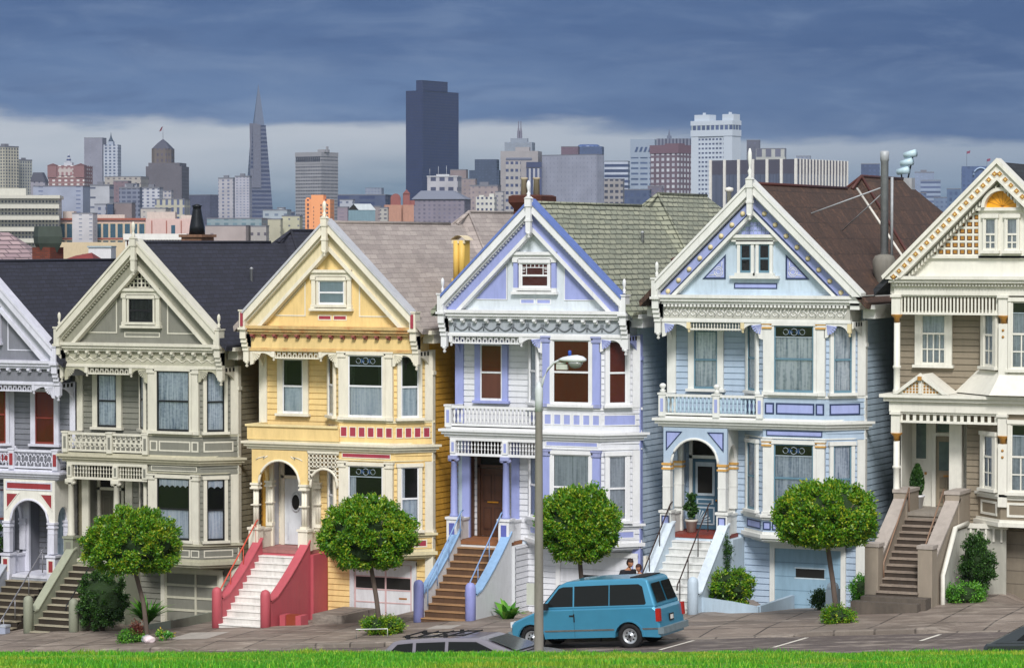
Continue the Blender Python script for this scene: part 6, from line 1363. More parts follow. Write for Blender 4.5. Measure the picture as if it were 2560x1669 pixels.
m = MB(KM(2.5)); v = [(0, 0, zt_(606, R_)), (78*s, 0, zt_(606, R_)), (66*s, 1.5, zt_(587, R_)), (28*s, 1.5, zt_(594, R_)), (78*s, 5, zt_(606, R_)), (0, 5, zt_(606, R_))]; m.add(v, [(0, 1, 2, 3), (1, 4, 2), (0, 3, 5), (3, 2, 4, 5)]); m.build('roof', paint('7a2f2c', .8, .2, name='red_tiles'), t)
m = MB(KM(2.5)); m.box(.3, 78*s-.2, .3, 4.8, -11, zt_(606, R_)); m.build('wall', CRM, t)
R_ = 230; s = R_/6800; x, y = at(206, R_*2.5)
nbox(x, y, YAW+4, K_=2.5, nm='white_block_house', pieces=[('wall', paint('c9c9cc', .6, .1, name='greyish_white'), [(0, 52*s, 0, 6, -14, zt_(575, R_))]), ('roof', paint('8fa0a8', .5, .1), [(-.1, 53*s, -.1, 6.1, zt_(575, R_), zt_(575, R_)+.12)])], label='small white flat topped house between the red roof and the grey gable')
# the neighbour's pinkish roof at the far left, on the next street
R_ = 150; s = R_/6800
x, y = at(0, R_); t = thing('house_behind', (x, y, 0), 'house with pinkish tile roof rising behind the slate roof at the left edge', 'house', None, YAW)
zr = zt_(540, R_); ze = zt_(612, R_)
m = MB(); m.add([(-3, 2.2, zr+.1), (.1, 2.2, zr), (98*s, 0, ze), (-3, -.1, ze), (98*s, 5, ze), (-3, 5, ze)], [(0, 3, 2, 1), (1, 2, 4), (0, 1, 4, 5)]); m.build('roof', shingle('a08c8e', '8a767c', '4a3e44', .22, .7, name='pinkish_tiles', bumpy=1, mort=.04), t)
m = MB(); m.box(-3, 96*s, .2, 4.8, -10, ze); m.build('wall', CRM, t)
# teal shed with white roof
R_ = 400; s = R_/6800; x, y = at(808, R_*2.6)
t = thing('white_roofed_shed', (x, y, 0), 'blue grey shed with a bright white gable roof behind the yellow house', 'shed', None, YAW+3)
za, zb = zt_(488, R_), zt_(474, R_); w_ = 66*s
m = MB(KM(2.6)); m.add([(0, 0, za), (14*s, 0, zb), (26*s, 0, za), (.55*w_+14*s, 5, zb), (w_, 5, za), (w_, 0, za)], [(1, 2, 5, 4, 3), (0, 1, 3)]); m.add([(14*s, -.02, zb+.02), (w_-12*s, -.02, zb+.02), (w_, -.02, za), (26*s, -.02, za)], [(0, 1, 2, 3)]); m.build('roof', paint('c4ccd2', .4, .08, name='white_metal_roof'), t)
m = MB(KM(2.6)); m.c = 0; m.box(2*s, w_-.1, .05, 6, -20, za); m.c = 1; m.add([(2*s, .04, za), (14*s, .04, zb-.1), (25*s, .04, za)], [(0, 2, 1)]); m.build('wall', [paint('6a8490', .6, .15, name='blue_grey_boards'), DARKROOM], t)
# red brown church
R_ = 700; s = R_/6800; x, y = at(894, R_*2.02)
t = thing('church', (x, y, 0), 'red brown church with a round gable and a pointed bell tower', 'church', None, YAW+4)
CB = paint('84504c', .7, .15, name='red_brown_brick'); OB = paint('a87e6c', .7, .15, name='salmon_brick')
m = MB(KM(2.02)); m.box(0, 39*s, 0, 8, -30, zt_(476, R_)); m.box(39*s, 48*s, 2, 9, -30, zt_(476, R_)); m.box(43*s, 68*s, -.5, 7, -30, zt_(476, R_)); m.build('wall', OB, t)
m = MB(KM(2.02)); n_ = 12; cx_ = 27*s; rr = 11.5*s; zb_ = zt_(461, R_); m.poly([(cx_-rr, zt_(476, R_))] + [(cx_+rr*math.cos(math.pi*(n_-i)/n_), zb_+rr*math.sin(math.pi*(n_-i)/n_)) for i in range(n_+1)] + [(cx_+rr, zt_(476, R_))], 3, 9); m.build('round_gable', CB, t)
m = MB(KM(2.02)); m.box(43.5*s, 59*s, 1, 3, zt_(476, R_), zt_(450, R_)); m.poly([(43*s, zt_(450, R_)), (60*s, zt_(450, R_)), (51.5*s, zt_(440, R_))], .8, 3.2); m.box(59*s, 71*s, 2, 6, zt_(476, R_), zt_(470, R_)+.5); m.build('bell_tower', CB, t)

# ---------------------------------------------------------------- the skyline
CITY = [
('apartment_tower',-1013.8,1428.9,35.00,10.3,11.9,71.9,'b9b093','262c48', 2.40, 1.92,.5,.62,'tall cream apartment tower with dark window columns at the left edge',0),
('apartment_tower',-1019.1,1451.2,35.00,2.0,12.0,64.2,'a8a795','2b3558', 2.16, 1.92,.45,.6,'slimmer cream tower right beside the tall one at the left edge',0),
('mansard_building',-965.9,1401.6,8.00,8.9,7.1,49.8,'8d8690','40405c', 3.00, 2.40,.3,.4,'small building with a dark mansard roof between cream towers and red hotel','mansard'),
('ornate_hotel',-1044.2,1563.7,8.00,25.0,20.0,64.3,'8c5a58','b9b0a8', 4.20, 2.52,.45,.5,'old red brick hotel with pale bands, corner turrets and a roof beacon','turret'),
('slab_tower',-1332.5,2030.5,8.00,16.0,12.8,101.9,'7f7d8b','6f6f80', 5.40, 2.40,.2,.3,'plain blank mauve grey slab tower left of the spired lattice tower',0),
('spired_tower',-1293.3,1993.7,8.00,12.4,10.0,94.7,'a3a9b3','3e4a68', 3.60, 2.64,.5,.55,'pale grid fronted tower topped by a small pointed spire','spire'),
('domed_tower',-1008.8,1629.8,8.00,25.2,20.1,67.3,'5f585f','4e4a54', 3.00, 2.40,.3,.4,'brown grey setback tower with dark pyramidal roof and flagpole','pyr'),
('warehouse',-882.6,1316.3,8.00,29.2,23.4,44.5,'8f96a9','50587a',22, 2.40,.12,.3,'wide blank blue grey wall below the red hotel',0),
('office_block',-856.6,1303.6,8.00,11.1,8.9,44.4,'a5a5a8','4a4f66',40, 5.40,.8,.2,'pale grey office block with one dark window band',0),
('apartment_block',-961.5,1502.9,8.00,23.9,19.1,54.5,'a2988c','5a5358', 3.60, 3.00,.4,.35,'low beige block right of the spired lattice tower',0),
('brown_block',-920.2,1422.9,8.00,9.2,7.4,49.8,'7d626a','5a4a55', 3.60, 2.40,.3,.4,'small dull red block under the spired tower',0),
('glass_office',-817.1,1272.4,8.00,11.5,9.2,42.1,'70758a','3c435c', 3.00, 2.40,.7,.55,'grey glass office left of the domed tower foot',0),
('white_apartments',-795.4,1257.7,8.00,9.4,7.5,41.7,'b0b0b4','4a5270', 3.00, 1.80,.45,.5,'white ribbed apartment block in front of the domed tower',0),
('cream_apartments',-747.8,1205.3,8.00,15.6,12.5,34.8,'b3ac8f','4b5476', 3.00, 4.80,.45,.75,'cream block with tall dark blue bays below the domed tower',0),
('dark_office',-1198.0,1982.9,35.00,23.2,11.1,51.8,'484a62','3a3e58', 2.40, 2.40,.5,.5,'low dark slate office block left of the pale twin apartment towers',0),
('white_apartment_tower',-954.1,1605.7,8.00,10.2,8.1,55.3,'a7a1a4','565c78', 3.60, 2.40,.4,.5,'pinkish white apartment tower, left one of the twin pair before the pyramid',0),
('white_apartment_tower',-933.0,1590.7,8.00,9.7,7.7,56.0,'a3a1aa','5f6680', 2.40, 1.80,.45,.4,'pale grey apartment tower, right one of the twin pair before the pyramid',0),
('brick_block',-748.1,1155.6,8.00,9.0,7.2,32.2,'83706e','7a686a',30, 4.80,.1,.1,'plain brown stucco block above the pink office roof',0),
('blue_block',-754.1,1147.8,8.00,2.9,2.3,31.8,'2f4362','2a3a58', 1.80, 1.80,.5,.5,'narrow dark blue block beside the brown stucco block',0),
('pale_block',-764.7,1157.8,8.00,5.9,4.7,31.7,'9b9ca6','4d5370', 3.60, 3.00,.4,.5,'small pale block with few windows left of the narrow dark blue block',0),
('stucco_building',-610.2,1031.2,8.00,18.3,14.6,19.9,'a8948a','6b5c5c',24, 5.40,.06,.2,'wide beige stucco building right of the black chimney cowl',0),
('stucco_building',-604.3,1038.9,8.00,7.0,5.6,19.7,'a49a90','4e4650', 3.00, 5.40,.4,.25,'small beige stucco wall with a few low windows above the slate roof',0),
('glass_roof_building',-635.4,1089.0,8.00,25.9,20.8,23.6,'7f9296','55747e', 4.20, 3.00,.5,.6,'low building with grey green glazed roof lights behind the beige stucco',0),
('tall_office',-1355.8,2461.1,35.00,33.2,26.5,101.6,'8f8b8c','34343f', 2.16, 3.36,.72,.42,'grey gridded office tower with flat top between pyramid and dark tower','slots'),
('navy_office',-778.9,1488.7,8.00,29.4,23.5,41.5,'3f4c6e','23305a',16, 3.60,.6,.5,'low navy office with pale window bands behind the white shed',0),
('far_block',-1440.8,2752.4,8.00,18.0,14.4,72.4,'7e8698','5e6680', 3.60, 3.00,.5,.5,'faint pale block far behind the navy office',0),
('grey_residence',-629.2,1161.3,8.00,5.0,4.0,29.6,'8b7b86','6e6272', 3.60, 1.80,.6,.3,'small mauve grey house wall left of the white roofed shed',0),
('dark_tower',-1310.1,2592.7,35.00,21.3,62.9,168.6,'16255c','0c1644', 1.56, 3.00,.5,.5,'huge dark navy skyscraper with stepped top, tallest block of the skyline','step'),
('hipped_block',-637.1,1306.6,8.00,27.3,21.8,35.7,'7f7480','5a5468', 2.70, 2.16,.4,.45,'mauve grey block of many small windows under a low hipped roof','hip'),
('white_office',-739.2,1507.3,8.00,18.7,15.0,53.2,'a7a3a6','3c3f5c', 5.40, 6.00,.6,.4,'white topped office with antennas in front of the dark skyscraper','mast'),
('brown_block',-773.9,1590.4,8.00,10.2,8.1,58.9,'85716f','76656a',30, 4.80,.1,.1,'plain brown block right behind the white topped office',0),
('dark_blue_tower',-1070.3,2263.1,8.00,19.7,15.7,86.8,'33425f','2a3858', 3.00, 2.40,.5,.5,'small dark blue tower right of the huge navy skyscraper','should'),
('beige_block',-678.7,1436.2,8.00,16.0,12.8,45.0,'96847f','6b5d66', 3.60, 3.00,.3,.4,'beige block below the small dark blue tower',0),
('white_house',-545.6,1150.7,8.00,8.8,7.0,34.1,'c4bfae','363b5c', 2.04, 2.64,.5,.4,'bright white block with two window rows left of the lavender gable tip','pent'),
('yellow_block',-614.1,1069.1,8.00,5.9,4.7,23.1,'b0a884','6a6450', 5.40, 3.00,.12,.2,'cream yellow wall left of the orange building',0),
('yellow_block',-610.7,1080.6,8.00,8.2,6.6,24.6,'b3ad86','565a6a', 4.20, 3.00,.2,.25,'lower cream yellow block touching the left of the orange building',0),
('pale_green_block',-677.9,1188.3,8.00,12.3,9.9,28.7,'9aa5ab','5d6b80', 4.80, 3.00,.4,.4,'pale grey green building under the pyramid tower',0),
('orange_building',-626.1,1138.0,8.00,12.1,9.7,33.3,'e39a68','4c3440', 4.32, 2.04,.22,.42,'bright orange building with two columns of small dark windows','orange'),
('twin_spire_tower',-1041.8,2276.4,8.00,24.7,19.7,102.0,'7f8894','707a8a', 3.60, 3.00,.3,.3,'grey setback tower crowned by two thin spires','twin'),
('mansard_tower',-769.7,1691.7,8.00,25.3,20.3,73.9,'968f8c','8a8588',40, 4.80,.1,.1,'beige tower with dark slanted mansard storey before the twin spires','mans2'),
('blank_slab',-725.4,1687.5,35.00,43.6,8.8,70.7,'8a8d9c','3c4460', 3.00, 3.00,.06,.4,'broad blank lavender grey slab right of the mansard tower',0),
('red_penthouse',-884.2,2018.9,8.00,13.4,10.7,87.9,'674a5a','5a4252', 3.60, 3.00,.3,.3,'dull red stepped tower top behind the blank slab',0),
('round_tower',-946.3,2210.7,8.00,21.9,17.5,94.9,'3c4f7c','2f3f68', 3.00, 3.00,.5,.5,'dark blue glass tower with rounded crown behind the blank slab','round'),
('banded_office',-732.7,1758.6,8.00,16.1,12.8,68.1,'a9b2bf','2c3a62',60, 3.60,1,.55,'white and navy banded office right of the blank slab',0),
('beige_grid_block',-648.4,1549.6,8.00,11.5,9.2,51.1,'8f8882','2e3248', 3.24, 3.60,.62,.5,'beige block with square dark windows below the banded office',0),
('slotted_tower',-829.9,2044.3,8.00,18.9,15.1,94.0,'8593a6','33466c', 7.20, 4.20,.8,.35,'pale blue grey tower with slanted slots near its top','slant'),
('fluted_tower',-914.5,2335.8,8.00,30.4,24.3,105.2,'6f7183','34344e', 3.12,400,.5,1,'tower of thin vertical dark flutes behind the brown gridded one','dots'),
('brown_grid_tower',-701.5,1773.1,35.00,22.6,18.2,79.5,'6d5560','a9aab0', 4.20, 3.72,.52,.55,'reddish brown tower with a pale square window grid','bev'),
('blue_glass_block',-599.6,1473.1,8.00,14.5,11.6,43.0,'3b4d72','2d4068', 3.60, 3.60,.6,.6,'low blue glass block at the foot of the brown gridded tower',0),
('white_hotel_tower',-620.5,1661.9,35.00,29.8,9.8,88.3,'b9c2ca','3a4668', 2.64, 2.88,.62,.42,'tall white hotel tower with two roof pods and window rows','hotel'),
('dark_box_block',-651.2,1796.6,8.00,8.9,7.2,82.4,'555768','4a4c60', 3.60, 3.00,.4,.4,'dark grey box just right of the white hotel tower',0),
('finned_office',-493.0,1423.5,35.00,54.1,57.3,58.2,'4c4956','4c4956', 3.00, 3.00,.1,.1,'long dark office building with white vertical fins behind brown roof','fins'),
('rooftop_frame',-528.9,1506.0,8.00,16.8,13.4,66.5,'a5a59b','55566a', 5.40, 8.40,.6,.6,'pale open roof frame above the long finned office',0),
('navy_block',-549.2,1744.8,8.00,12.0,9.6,63.8,'3c4c74','34446c', 3.00, 3.00,.5,.5,'navy block right of the long finned office',0),
('pale_tower',-718.6,2427.2,8.00,16.9,13.5,74.8,'7585a0','6a7a98', 3.60, 3.00,.3,.3,'faint pale blue tower behind the roof cowls',0),
('banded_block',-597.2,2042.4,8.00,14.9,12.0,59.3,'8090aa','3d4c72',60, 3.60,1,.45,'blue and white banded block in front of the faint pale tower',0),
('glass_cluster',-526.7,1854.6,8.00,9.4,7.5,49.2,'4d678f','32476f', 3.60, 4.20,.5,.6,'small blue glass block left of the arched blue tower',0),
('glass_block',-496.3,1719.8,8.00,8.3,6.7,41.3,'5a708f','3a4c70', 3.00, 3.00,.5,.4,'low hazy glass block above the brown roof end',0),
('arched_tower',-498.1,1818.3,8.00,16.7,13.4,63.7,'41598a','2c4270', 3.00, 3.00,.55,.6,'blue tower with a pale ring at its top beside the gold dotted gable','ring'),
('pale_block',-686.2,1025.6,8.00,9.5,7.6,25.6,'b8b4b4','6a6e80', 4.80, 1.80,.3,.3,'low pale flat block on the left part of the pink office roofline',0),
('cream_block',-708.9,1124.2,8.00,12.4,10.0,29.0,'b4aa9c','7a7478', 5.40, 2.40,.2,.3,'blank cream block peeking above the right half of the pink office',0),
('small_tower',-891.2,1386.7,8.00,7.3,5.8,47.3,'94949c','4a506c', 2.40, 2.40,.5,.4,'small pale grey block with rooftop box before the domed tower',0),
('terrace_row',-849.0,1356.8,8.00,5.7,4.6,42.3,'a29c98','565a72', 2.40, 2.40,.5,.5,'narrow greyish block right of the white ribbed apartments',0),
('small_house',-690.2,1207.4,8.00,3.7,2.9,30.1,'a4a8ac','5d6474', 3.00, 2.40,.4,.4,'tiny grey house block at the foot of the pyramid tower',0),
('dark_block',-696.8,1229.1,8.00,2.2,1.8,28.1,'3c4a66','2c3854', 2.40, 2.40,.5,.5,'tiny dark blue block left of the grey gridded office foot',0),
('stone_block',-553.6,1057.6,8.00,3.4,2.7,27.8,'a39c90','4c4a58', 2.40, 1.80,.5,.4,'small stone coloured block between the white shed and the church',0),
('brown_house',-562.7,1068.2,8.00,3.0,2.4,28.5,'8a7a78','5c5058', 3.00, 1.80,.4,.3,'small dull brown block touching the right end of the white shed',0),
('pale_house',-743.7,1381.1,8.00,7.6,6.1,36.8,'a2a4ac','5a6078', 3.60, 3.00,.4,.4,'small pale block with a flat roof in front of the low navy office',0),
('beige_house',-618.4,1315.3,8.00,4.4,3.5,39.4,'9c9690','5c5a68', 3.00, 2.40,.4,.4,'small beige block right of the bright white block',0),
('brown_terrace',-719.7,1491.5,8.00,8.3,6.7,50.6,'8f7c78','6a5c64', 3.00, 2.40,.4,.4,'brownish terrace left of the beige mansard tower',0),
('low_block',-660.5,1643.3,8.00,9.5,7.6,48.6,'6a6070','4a4a60', 3.00, 2.40,.5,.4,'dull plum block at the right foot of the blue glass block',0),
('low_office',-562.8,1589.5,8.00,8.7,6.9,66.2,'8c8484','5a5864', 3.60, 2.40,.5,.4,'small taupe block just behind the open roof frame',0),
('far_office',-784.9,2285.9,8.00,12.2,9.8,86.4,'7c8496','667086', 3.60, 2.40,.4,.4,'faint grey block behind the fins of the long office',0),
('low_glass',-481.7,1627.3,8.00,5.8,4.6,42.7,'4c6086','34466c', 2.40, 2.40,.5,.5,'little blue block under the banded block by the brown roof end',0),
]
FM = {}
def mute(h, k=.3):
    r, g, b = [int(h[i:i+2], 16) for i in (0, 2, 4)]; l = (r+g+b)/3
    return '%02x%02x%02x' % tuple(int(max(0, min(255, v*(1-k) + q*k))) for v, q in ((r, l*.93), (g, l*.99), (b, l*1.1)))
def city(nm, x, y, rz, wl, wr, zt, wall, glass, cw, ch, fw, fh, label, ex):
    """a block whose near corner edge stands at x, y; wl = length of its left face, wr = of its right face"""
    t = thing(nm, (x, y, 0), label, 'tower' if zt > 90 else 'building', None, YAW - rz)
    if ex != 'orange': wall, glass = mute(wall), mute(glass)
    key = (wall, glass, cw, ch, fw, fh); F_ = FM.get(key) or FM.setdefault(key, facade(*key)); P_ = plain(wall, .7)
    zb = -90 if y > 1000 else bz_(x, y)-6
    m = MB(); x0, x1, y0, y1 = -wl, 0, 0, wr; D_ = plain('3a3c48', .6)
    top = zt; u = (-(x-CAM.x)*sa + (y-CAM.y)*ca)*4.1e-5
    if ex == 'pyr':
        m.box(x0, x1, y0, y1, zb, zt-30*u); m.box(x0+20*u, x1-20*u, y0+8*u, y1-8*u, zt-30*u, zt); m.build('wall', F_, t); a, b = x0+35*u, x1-103*u; c_ = (a+b)/2; z2 = zt+120*u; w_ = b-a
        m = MB(); m.plan([(a+.2*w_, 2), (b-.2*w_, 2), (b, 2+.2*w_), (b, 2+.8*w_), (b-.2*w_, 2+w_), (a+.2*w_, 2+w_), (a, 2+.8*w_), (a, 2+.2*w_)], zt-1, z2); m.build('upper_storeys', facade('625a56', '434050', 3, 4, .45, .5), t)
        q = .44*w_; cy = 2+.5*w_; m = MB(); v = [(c_+i_*q, cy+j_*q, z2) for i_, j_ in ((-1, -1), (1, -1), (1, 1), (-1, 1))] + [(c_+i_*q*.45, cy+j_*q*.45, z2+50*u) for i_, j_ in ((-1, -1), (1, -1), (1, 1), (-1, 1))] + [(c_, cy, z2+82*u)]
        m.add(v, [(0, 1, 5, 4), (1, 2, 6, 5), (2, 3, 7, 6), (3, 0, 4, 7), (4, 5, 8), (5, 6, 8), (6, 7, 8), (7, 4, 8)]); m.build('roof', plain('3f4150', .6), t)
        m = MB(); m.tube([(c_, cy, z2+78*u), (c_, cy, z2+190*u)], .16, 5); m.c = 1; m.add([(c_-.1, cy, z2+186*u), (c_-12*u, cy-1, z2+178*u), (c_-30*u, cy-1, z2+142*u), (c_-14*u, cy, z2+150*u)], [(0, 1, 2, 3)]); m.build('flagpole', [plain('8a8c98', .6), paint('8a3a4a')], t); return t
    if ex == 'step':
        m.box(x0, x1, y0, y1, zb, zt); m.build('wall', F_, t)
        m = MB(); m.box(x0*.36, x1+.6, -.6, y1*.68, zt, zt+80*u); m.box(x0*.36, x1+.6, -.6, 4, zb, zt); m.build('upper_storeys', F_, t)
        m = MB(); m.box(x0*.36, x1+.7, -.7, y1*.68, zt+78*u, zt+84*u); m.build('parapet', plain('1f2444', .6), t); return t
    if ex == 'hotel':
        m.box(x0, x1, y0, y1, zb, zt-50*u); m.build('wall', F_, t)
        m = MB(); m.box(x0-.3, x0+.17*wl, -.5, y1, zb, zt-45*u); m.build('side_pier', P_, t); m = MB(); m.box(x1-.2*wl, x1+.4, -.5, y1+.3, zb, zt-45*u); m.build('side_pier', P_, t)
        m = MB(); m.c = 0; m.box(x0-.6, x1+.8, -.8, y1+.6, zt-8*u, zt+30*u); m.box(x0-.6, x1+.8, -.8, y1+.6, zt-100*u, zt-48*u); m.c = 1; m.box(x0-.4, x1+.6, -.6, y1, zt-48*u, zt-8*u); m.build('crown_storey', [P_, facade('a8b4b8', '445070', 3.4, 90, .7, .9)], t)
        for a, b in ((x0+.04*wl, x0+.42*wl), (x1-.26*wl, x1+.5)): m = MB(); m.box(a, b, 1, 9, zt+30*u, zt+82*u); m.box((a+b)/2-.6, (a+b)/2+.6, 3, 5, zt+82*u, zt+100*u); m.build('roof_pod', P_, t)
        return t
    if ex == 'slant': pass
    m.box(x0, x1, y0, y1, zb, top)
    m.build('wall', F_, t)
    def add(nm_, mat, fn): q = MB(); fn(q); q.build(nm_, mat, t)
    if ex == 'slots':
        add('parapet', P_, lambda q: (q.box(x0-.3, x1+.3, -.3, y1+.3, top, top+8*u), q.box(x0-.2, x1+.2, -.35, y1+.2, top-28*u, top), q.box(x0-.2, x1+.2, -.35, y1+.2, top-90*u, top-72*u)))
        add('slot_storey', D_, lambda q: [q.box(x0+1+i*(wl-2)/13, x0+1+i*(wl-2)/13+1.7, -.5, -.2, top-72*u, top-28*u) for i in range(13)])
        add('roof_plant', P_, lambda q: (q.box(-8, 1, 4, 12, top+8*u, top+30*u), q.box(1, 2.6, 6, 8, top+8*u, top+55*u)))
    elif ex == 'mansard': add('roof', plain('40414f', .7), lambda q: q.add([(x0-.3, -.3, top), (.3, -.3, top), (.3, y1, top), (x0-.3, y1, top), (x0+.14*wl, 1, top+75*u), (-.25*wl, 1, top+75*u), (-.25*wl, y1-1, top+75*u), (x0+.14*wl, y1-1, top+75*u)], [(0, 1, 5, 4), (1, 2, 6, 5), (2, 3, 7, 6), (3, 0, 4, 7), (4, 5, 6, 7)]))
    elif ex == 'turret':
        for a in (x0+30*u, -42*u): add('corner_turret', [P_, plain('5c3a3c', .7)], lambda q: (q.box(a-32*u, a+44*u, -.6, 4, top-100*u, top), setattr(q, 'c', 1), q.add([(a-36*u, -.8, top), (a+48*u, -.8, top), (a+48*u, 5, top), (a-36*u, 5, top), (a+6*u, 2, top+18*u)], [(0, 1, 4), (1, 2, 4), (2, 3, 4), (3, 0, 4)])))
        add('white_attic', facade('b0a6a4', '7c5a5e', 3, 7, .5, .7), lambda q: q.box(x0+90*u, -100*u, -.4, 4, top-85*u, top-18*u)); add('string_course', plain('a08a86', .6), lambda q: (q.box(x0-.1, .1, -.2, y1, top-104*u, top-96*u), q.box(x0-.1, .1, -.2, y1, top-150*u, top-146*u)))
        add('beacon', [plain('b0b4be', .6), plain('34406a', .6)], lambda q: (q.box(x0+130*u, x0+200*u, 2, 6, top, top+25*u), [(setattr(q, 'c', k % 2), q.lathe(x0+165*u, 4, [((24-k*4)*u, top+(25+k*14)*u), ((22-k*4)*u, top+(39+k*14)*u)], 8)) for k in range(5)]))
    elif ex == 'spire': add('spire', [plain('8f98a8', .6), plain('2c3c50', .6)], lambda q: (q.box(x0+28*u, x0+76*u, 2, 7, top, top+28*u), setattr(q, 'c', 1), q.lathe(x0+52*u, 4.5, [(24*u, top+28*u), (20*u, top+36*u), (9*u, top+60*u), (4*u, top+80*u), (1*u, top+105*u)], 8)))
    elif ex == 'hip': add('roof', plain('6c7180', .7), lambda q: q.add([(x0-1, -1, top), (1, -1, top), (1, y1, top), (x0-1, y1, top), (x0+.12*wl, 4, top+72*u), (x0+.76*wl, 4, top+72*u), (x0+.72*wl, y1-4, top+72*u), (x0+.16*wl, y1-4, top+72*u)], [(0, 1, 5, 4), (1, 2, 6, 5), (2, 3, 7, 6), (3, 0, 4, 7), (4, 5, 6, 7)]))
    elif ex == 'mast':
        add('roof_housing', plain('b9bcc2', .6), lambda q: (q.box(x0+.28*wl, x0+.7*wl, 2, 6, top, top+14*u), q.box(x0-.3, .3, -.4, y1, top-8*u, top)))
        for f_, h in ((.05, 60), (.33, 80), (.6, 85)): add('mast', plain('c4c8cc', .5), lambda q: q.tube([(x0+f_*wl, 4, top), (x0+f_*wl, 4, top+h*u)], .1, 5))
    elif ex == 'should': add('side_wing', F_, lambda q: (q.box(x0-50*u, x0, 2, 12, zb, top-90*u), q.box(0, 16*u, 2, 12, zb, top-90*u)))
    elif ex == 'pent': add('roof_housing', P_, lambda q: (q.box(x0+.15*wl, x0+.4*wl, 1, 4, top, top+14*u), q.box(x0+.7*wl, x0+.95*wl, 1, 4, top, top+26*u)))
    elif ex == 'orange':
        add('tower_bay', [P_], lambda q: q.box(x0+.25*wl, x0+.74*wl, -.5, 6, zb, top+36*u)); add('roof_housing', [P_], lambda q: q.box(x0+.04*wl, x0+.16*wl, .5, 3, top, top+14*u))
        for k in range(8):
            for fx, yy, dz in ((.09, -.1, 42), (.62, -.6, 42), (.34, -.6, 60), (.87, -.1, 42)): add('window', D_, lambda q: q.box(x0+fx*wl, x0+(fx+(.05 if fx != .34 else .02))*wl, yy, yy+.1, top-(dz+k*31+17)*u, top-(dz+k*31)*u))
    elif ex == 'twin':
        c_ = x0+.5*wl; add('cap_storey', P_, lambda q: q.plan([(c_-72*u, 4), (c_+72*u, 4), (c_+66*u, 14), (c_-66*u, 14)], top, top+34*u))
        for dx in (-10, 10): add('spire', plain('6c6a7a', .6), lambda q: q.lathe(c_+dx*u, 9, [(12*u, top+34*u), (10*u, top+90*u), (4*u, top+130*u), (3*u, top+178*u)], 6))
    elif ex == 'mans2':
        add('mansard_storey', plain('565c70', .6), lambda q: q.add([(x0+45*u, -.3, top-64*u), (x0+265*u, -.3, top-64*u), (x0+240*u, 1.5, top-8*u), (x0+75*u, 1.5, top-8*u), (x0+45*u, -.3, top-76*u), (x0+265*u, -.3, top-76*u)], [(0, 1, 2, 3), (4, 5, 1, 0)]))
        add('window_bay', facade('a0a2aa', '343c5a', 2.9, 200, .55, .9), lambda q: q.box(x0+218*u, x0+348*u, -.8, -.2, zb, top-145*u)); add('window_bay', plain('333c5e', .5), lambda q: q.box(x0+218*u, x0+348*u, -.9, -.2, top-138*u, top-92*u)); add('window_bay', facade('9a9898', '343c5a', 3.2, 5, .6, .4), lambda q: q.box(x0+45*u, x0+170*u, -.8, -.2, zb, top-88*u))
        add('roof_housing', P_, lambda q: q.box(x0+.38*wl, x0+.75*wl, 3, 9, top, top+34*u))
    elif ex == 'round': add('crown_storey', facade('44598a', '6a80aa', 5, 3, .5, .5), lambda q: (q.lathe(x0+.42*wl, 13, [(90*u, top-30*u), (90*u, top+12*u), (75*u, top+20*u)], 20), q.box(x0-70*u, x0, 4, 14, zb, top-4*u)))
    elif ex == 'dots': add('roof_housing', plain('5c6478', .6), lambda q: (q.box(x0+.3*wl, x0+.42*wl, 4, 9, top, top+26*u), q.lathe(x0+.36*wl, 6, [(10*u, top+26*u), (1*u, top+80*u)], 6)))
    elif ex == 'bev': add('crown_storey', plain('6d5560', .7), lambda q: (q.box(x0-.3, .3, -.5, y1+.3, top-70*u, top), q.box(x0+.4*wl, x0+.9*wl, 4, 12, top, top+14*u)))
    elif ex == 'fins':
        n = 7; add('attic_storey', plain('464452', .6), lambda q: q.box(x0-.1, .1, -.2, y1+.1, top-120*u, top)); add('glazing', facade('565a68', '3e4558', .9, 30, .8, 1), lambda q: q.box(x0-.05, .05, -.12, y1+.05, zb, top-120*u))
        for i in range(n): xx = x0+i*(wl)/(n-1); add('fin', paint('d4d2cc', .6), lambda q: q.box(xx-.75, xx+.75, -.9, .0, zb, top+.3))
        for i in range(1, 17): yy = i*y1/16; add('fin', paint('d4d2cc', .6), lambda q: q.box(0, .8, yy-.35, yy+.35, zb, top+.2))
    elif ex == 'ring':
        cx_ = x0+.75*wl; add('crown_ring', plain('9ab0cc', .5), lambda q: q.tube([(cx_+58*u*math.cos(math.pi*i/12), -.8, top-75*u+62*u*math.sin(math.pi*i/12)) for i in range(13)], .55, 5))
        for f_, h_ in ((.2, 125), (1.0, 60)): add('flagpole', [D_, paint('7c3c54')], lambda q: (q.tube([(x0+f_*wl, 5, top), (x0+f_*wl, 5, top+h_*u)], .12, 4), setattr(q, 'c', 1), q.add([(x0+f_*wl, 5, top+h_*u), (x0+f_*wl+30*u, 5, top+(h_+8)*u), (x0+f_*wl+26*u, 5, top+(h_-14)*u), (x0+f_*wl, 5, top+(h_-20)*u)], [(0, 1, 2, 3)])))
    elif ex == 'slant':
        add('crown_storey', P_, lambda q: q.box(x0-.2, .2, -.2, y1+.2, top-150*u, top))
        for k in range(5): add('slot', plain('33466c', .5), lambda q: q.poly([(x0+(36+k*37)*u, top-105*u), (x0+(54+k*37)*u, top-105*u), (x0+(68+k*37)*u, top-65*u), (x0+(50+k*37)*u, top-65*u)], -.5, .1))
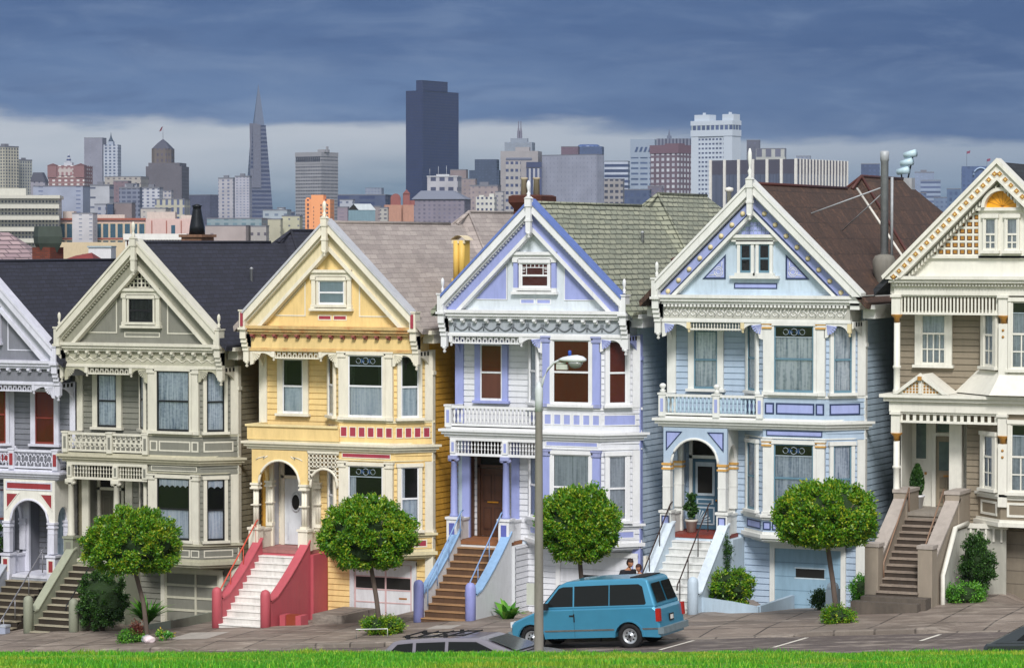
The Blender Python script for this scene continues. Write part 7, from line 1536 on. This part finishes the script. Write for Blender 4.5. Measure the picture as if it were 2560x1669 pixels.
    else: add('roof', plain('6a6c76', .7), lambda q: (q.box(x0-.1, .1, -.1, y1+.1, top, top+.9), q.box(x0+.3*wl, x0+.62*wl, .3*y1, .6*y1, top+.9, top+.9+min(3.5, .05*wl+1))) if nm in ('office_block', 'glass_office', 'white_apartments', 'beige_block', 'pale_tower', 'white_apartment_tower', 'apartment_tower') else q.box(x0-.1, .1, -.1, y1+.1, top, top+.5))
    return t
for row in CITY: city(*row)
# the pyramid tower
x, y = at(602, 3300); t = thing('pyramid_tower', (x, y, 0), 'slender white pyramid skyscraper tapering to a sharp spire', 'tower', None, YAW+12)
pm = facade('53586c', '1c2444', 400, 4.6, 1, .55); pw = plain('585a6a', .6)
h0, h1_ = -40, zt_(195, 3300)
def hwid(z): return 7.2 + (zt_(292, 3300)-z)*.072
m = MB(); zs = [h0, zt_(292, 3300)]; v = []
for z in zs: q = hwid(z); v += [(-q, -q, z), (q, -q, z), (q, q, z), (-q, q, z)]
m.add(v, [(0, 1, 5, 4), (1, 2, 6, 5), (2, 3, 7, 6), (3, 0, 4, 7), (4, 5, 6, 7)]); m.build('wall', pm, t)
z = zs[1]; q = 5.9; m = MB(); m.add([(-q, -q, z), (q, -q, z), (q, q, z), (-q, q, z), (0, 0, h1_)], [(0, 1, 4), (1, 2, 4), (2, 3, 4), (3, 0, 4)]); m.build('spire', plain('505c74', .5), t)
z2 = zt_(292, 3300); z3 = zt_(437, 3300)
m = MB(); q = hwid(z2); qb = hwid(z3); m.add([(-q-3.6, -q*.5-1, z2+2), (q*.1-3.6, -q-1.5, z2+2), (q*.1-3.6, -qb-1, z3), (-q*1.0-3.6, -qb-1, z3)], [(0, 1, 2, 3)]); m.box(-q*1.15, q*.25, -qb-1.5, -q+2, z3, z2+2) if False else None
m.add([(-q*1.05, -q-2, z2+1), (q*.15, -q-2, z2+1), (q*.15, -qb-1.2, z3), (-q*1.05, -qb-1.2, z3), (-q*1.05, 0, z2+1), (q*.15, 0, z2+1), (q*.15, 0, z3), (-q*1.05, 0, z3)], [(0, 1, 2, 3), (1, 5, 6, 2), (4, 0, 3, 7), (0, 4, 5, 1), (3, 2, 6, 7)]); m.build('lift_shaft', pw, t)

# ---------------------------------------------------------------- the air
vm = bpy.data.materials.new('damp_air'); vm.use_nodes = True; vt = vm.node_tree
for n in list(vt.nodes): vt.nodes.remove(n)
vo = vt.nodes.new('ShaderNodeOutputMaterial'); vp = vt.nodes.new('ShaderNodeVolumePrincipled'); vt.links.new(vp.outputs[0], vo.inputs['Volume'])
vp.inputs['Color'].default_value = (.62, .80, 1.0, 1); vp.inputs['Density'].default_value = .00005; vp.inputs['Anisotropy'].default_value = .2
HZ = MB(); HZ.box(-4700, 2700, -1000, 4700, -87.5, 232); hz = stru(HZ.build('haze', vm), 'stuff')
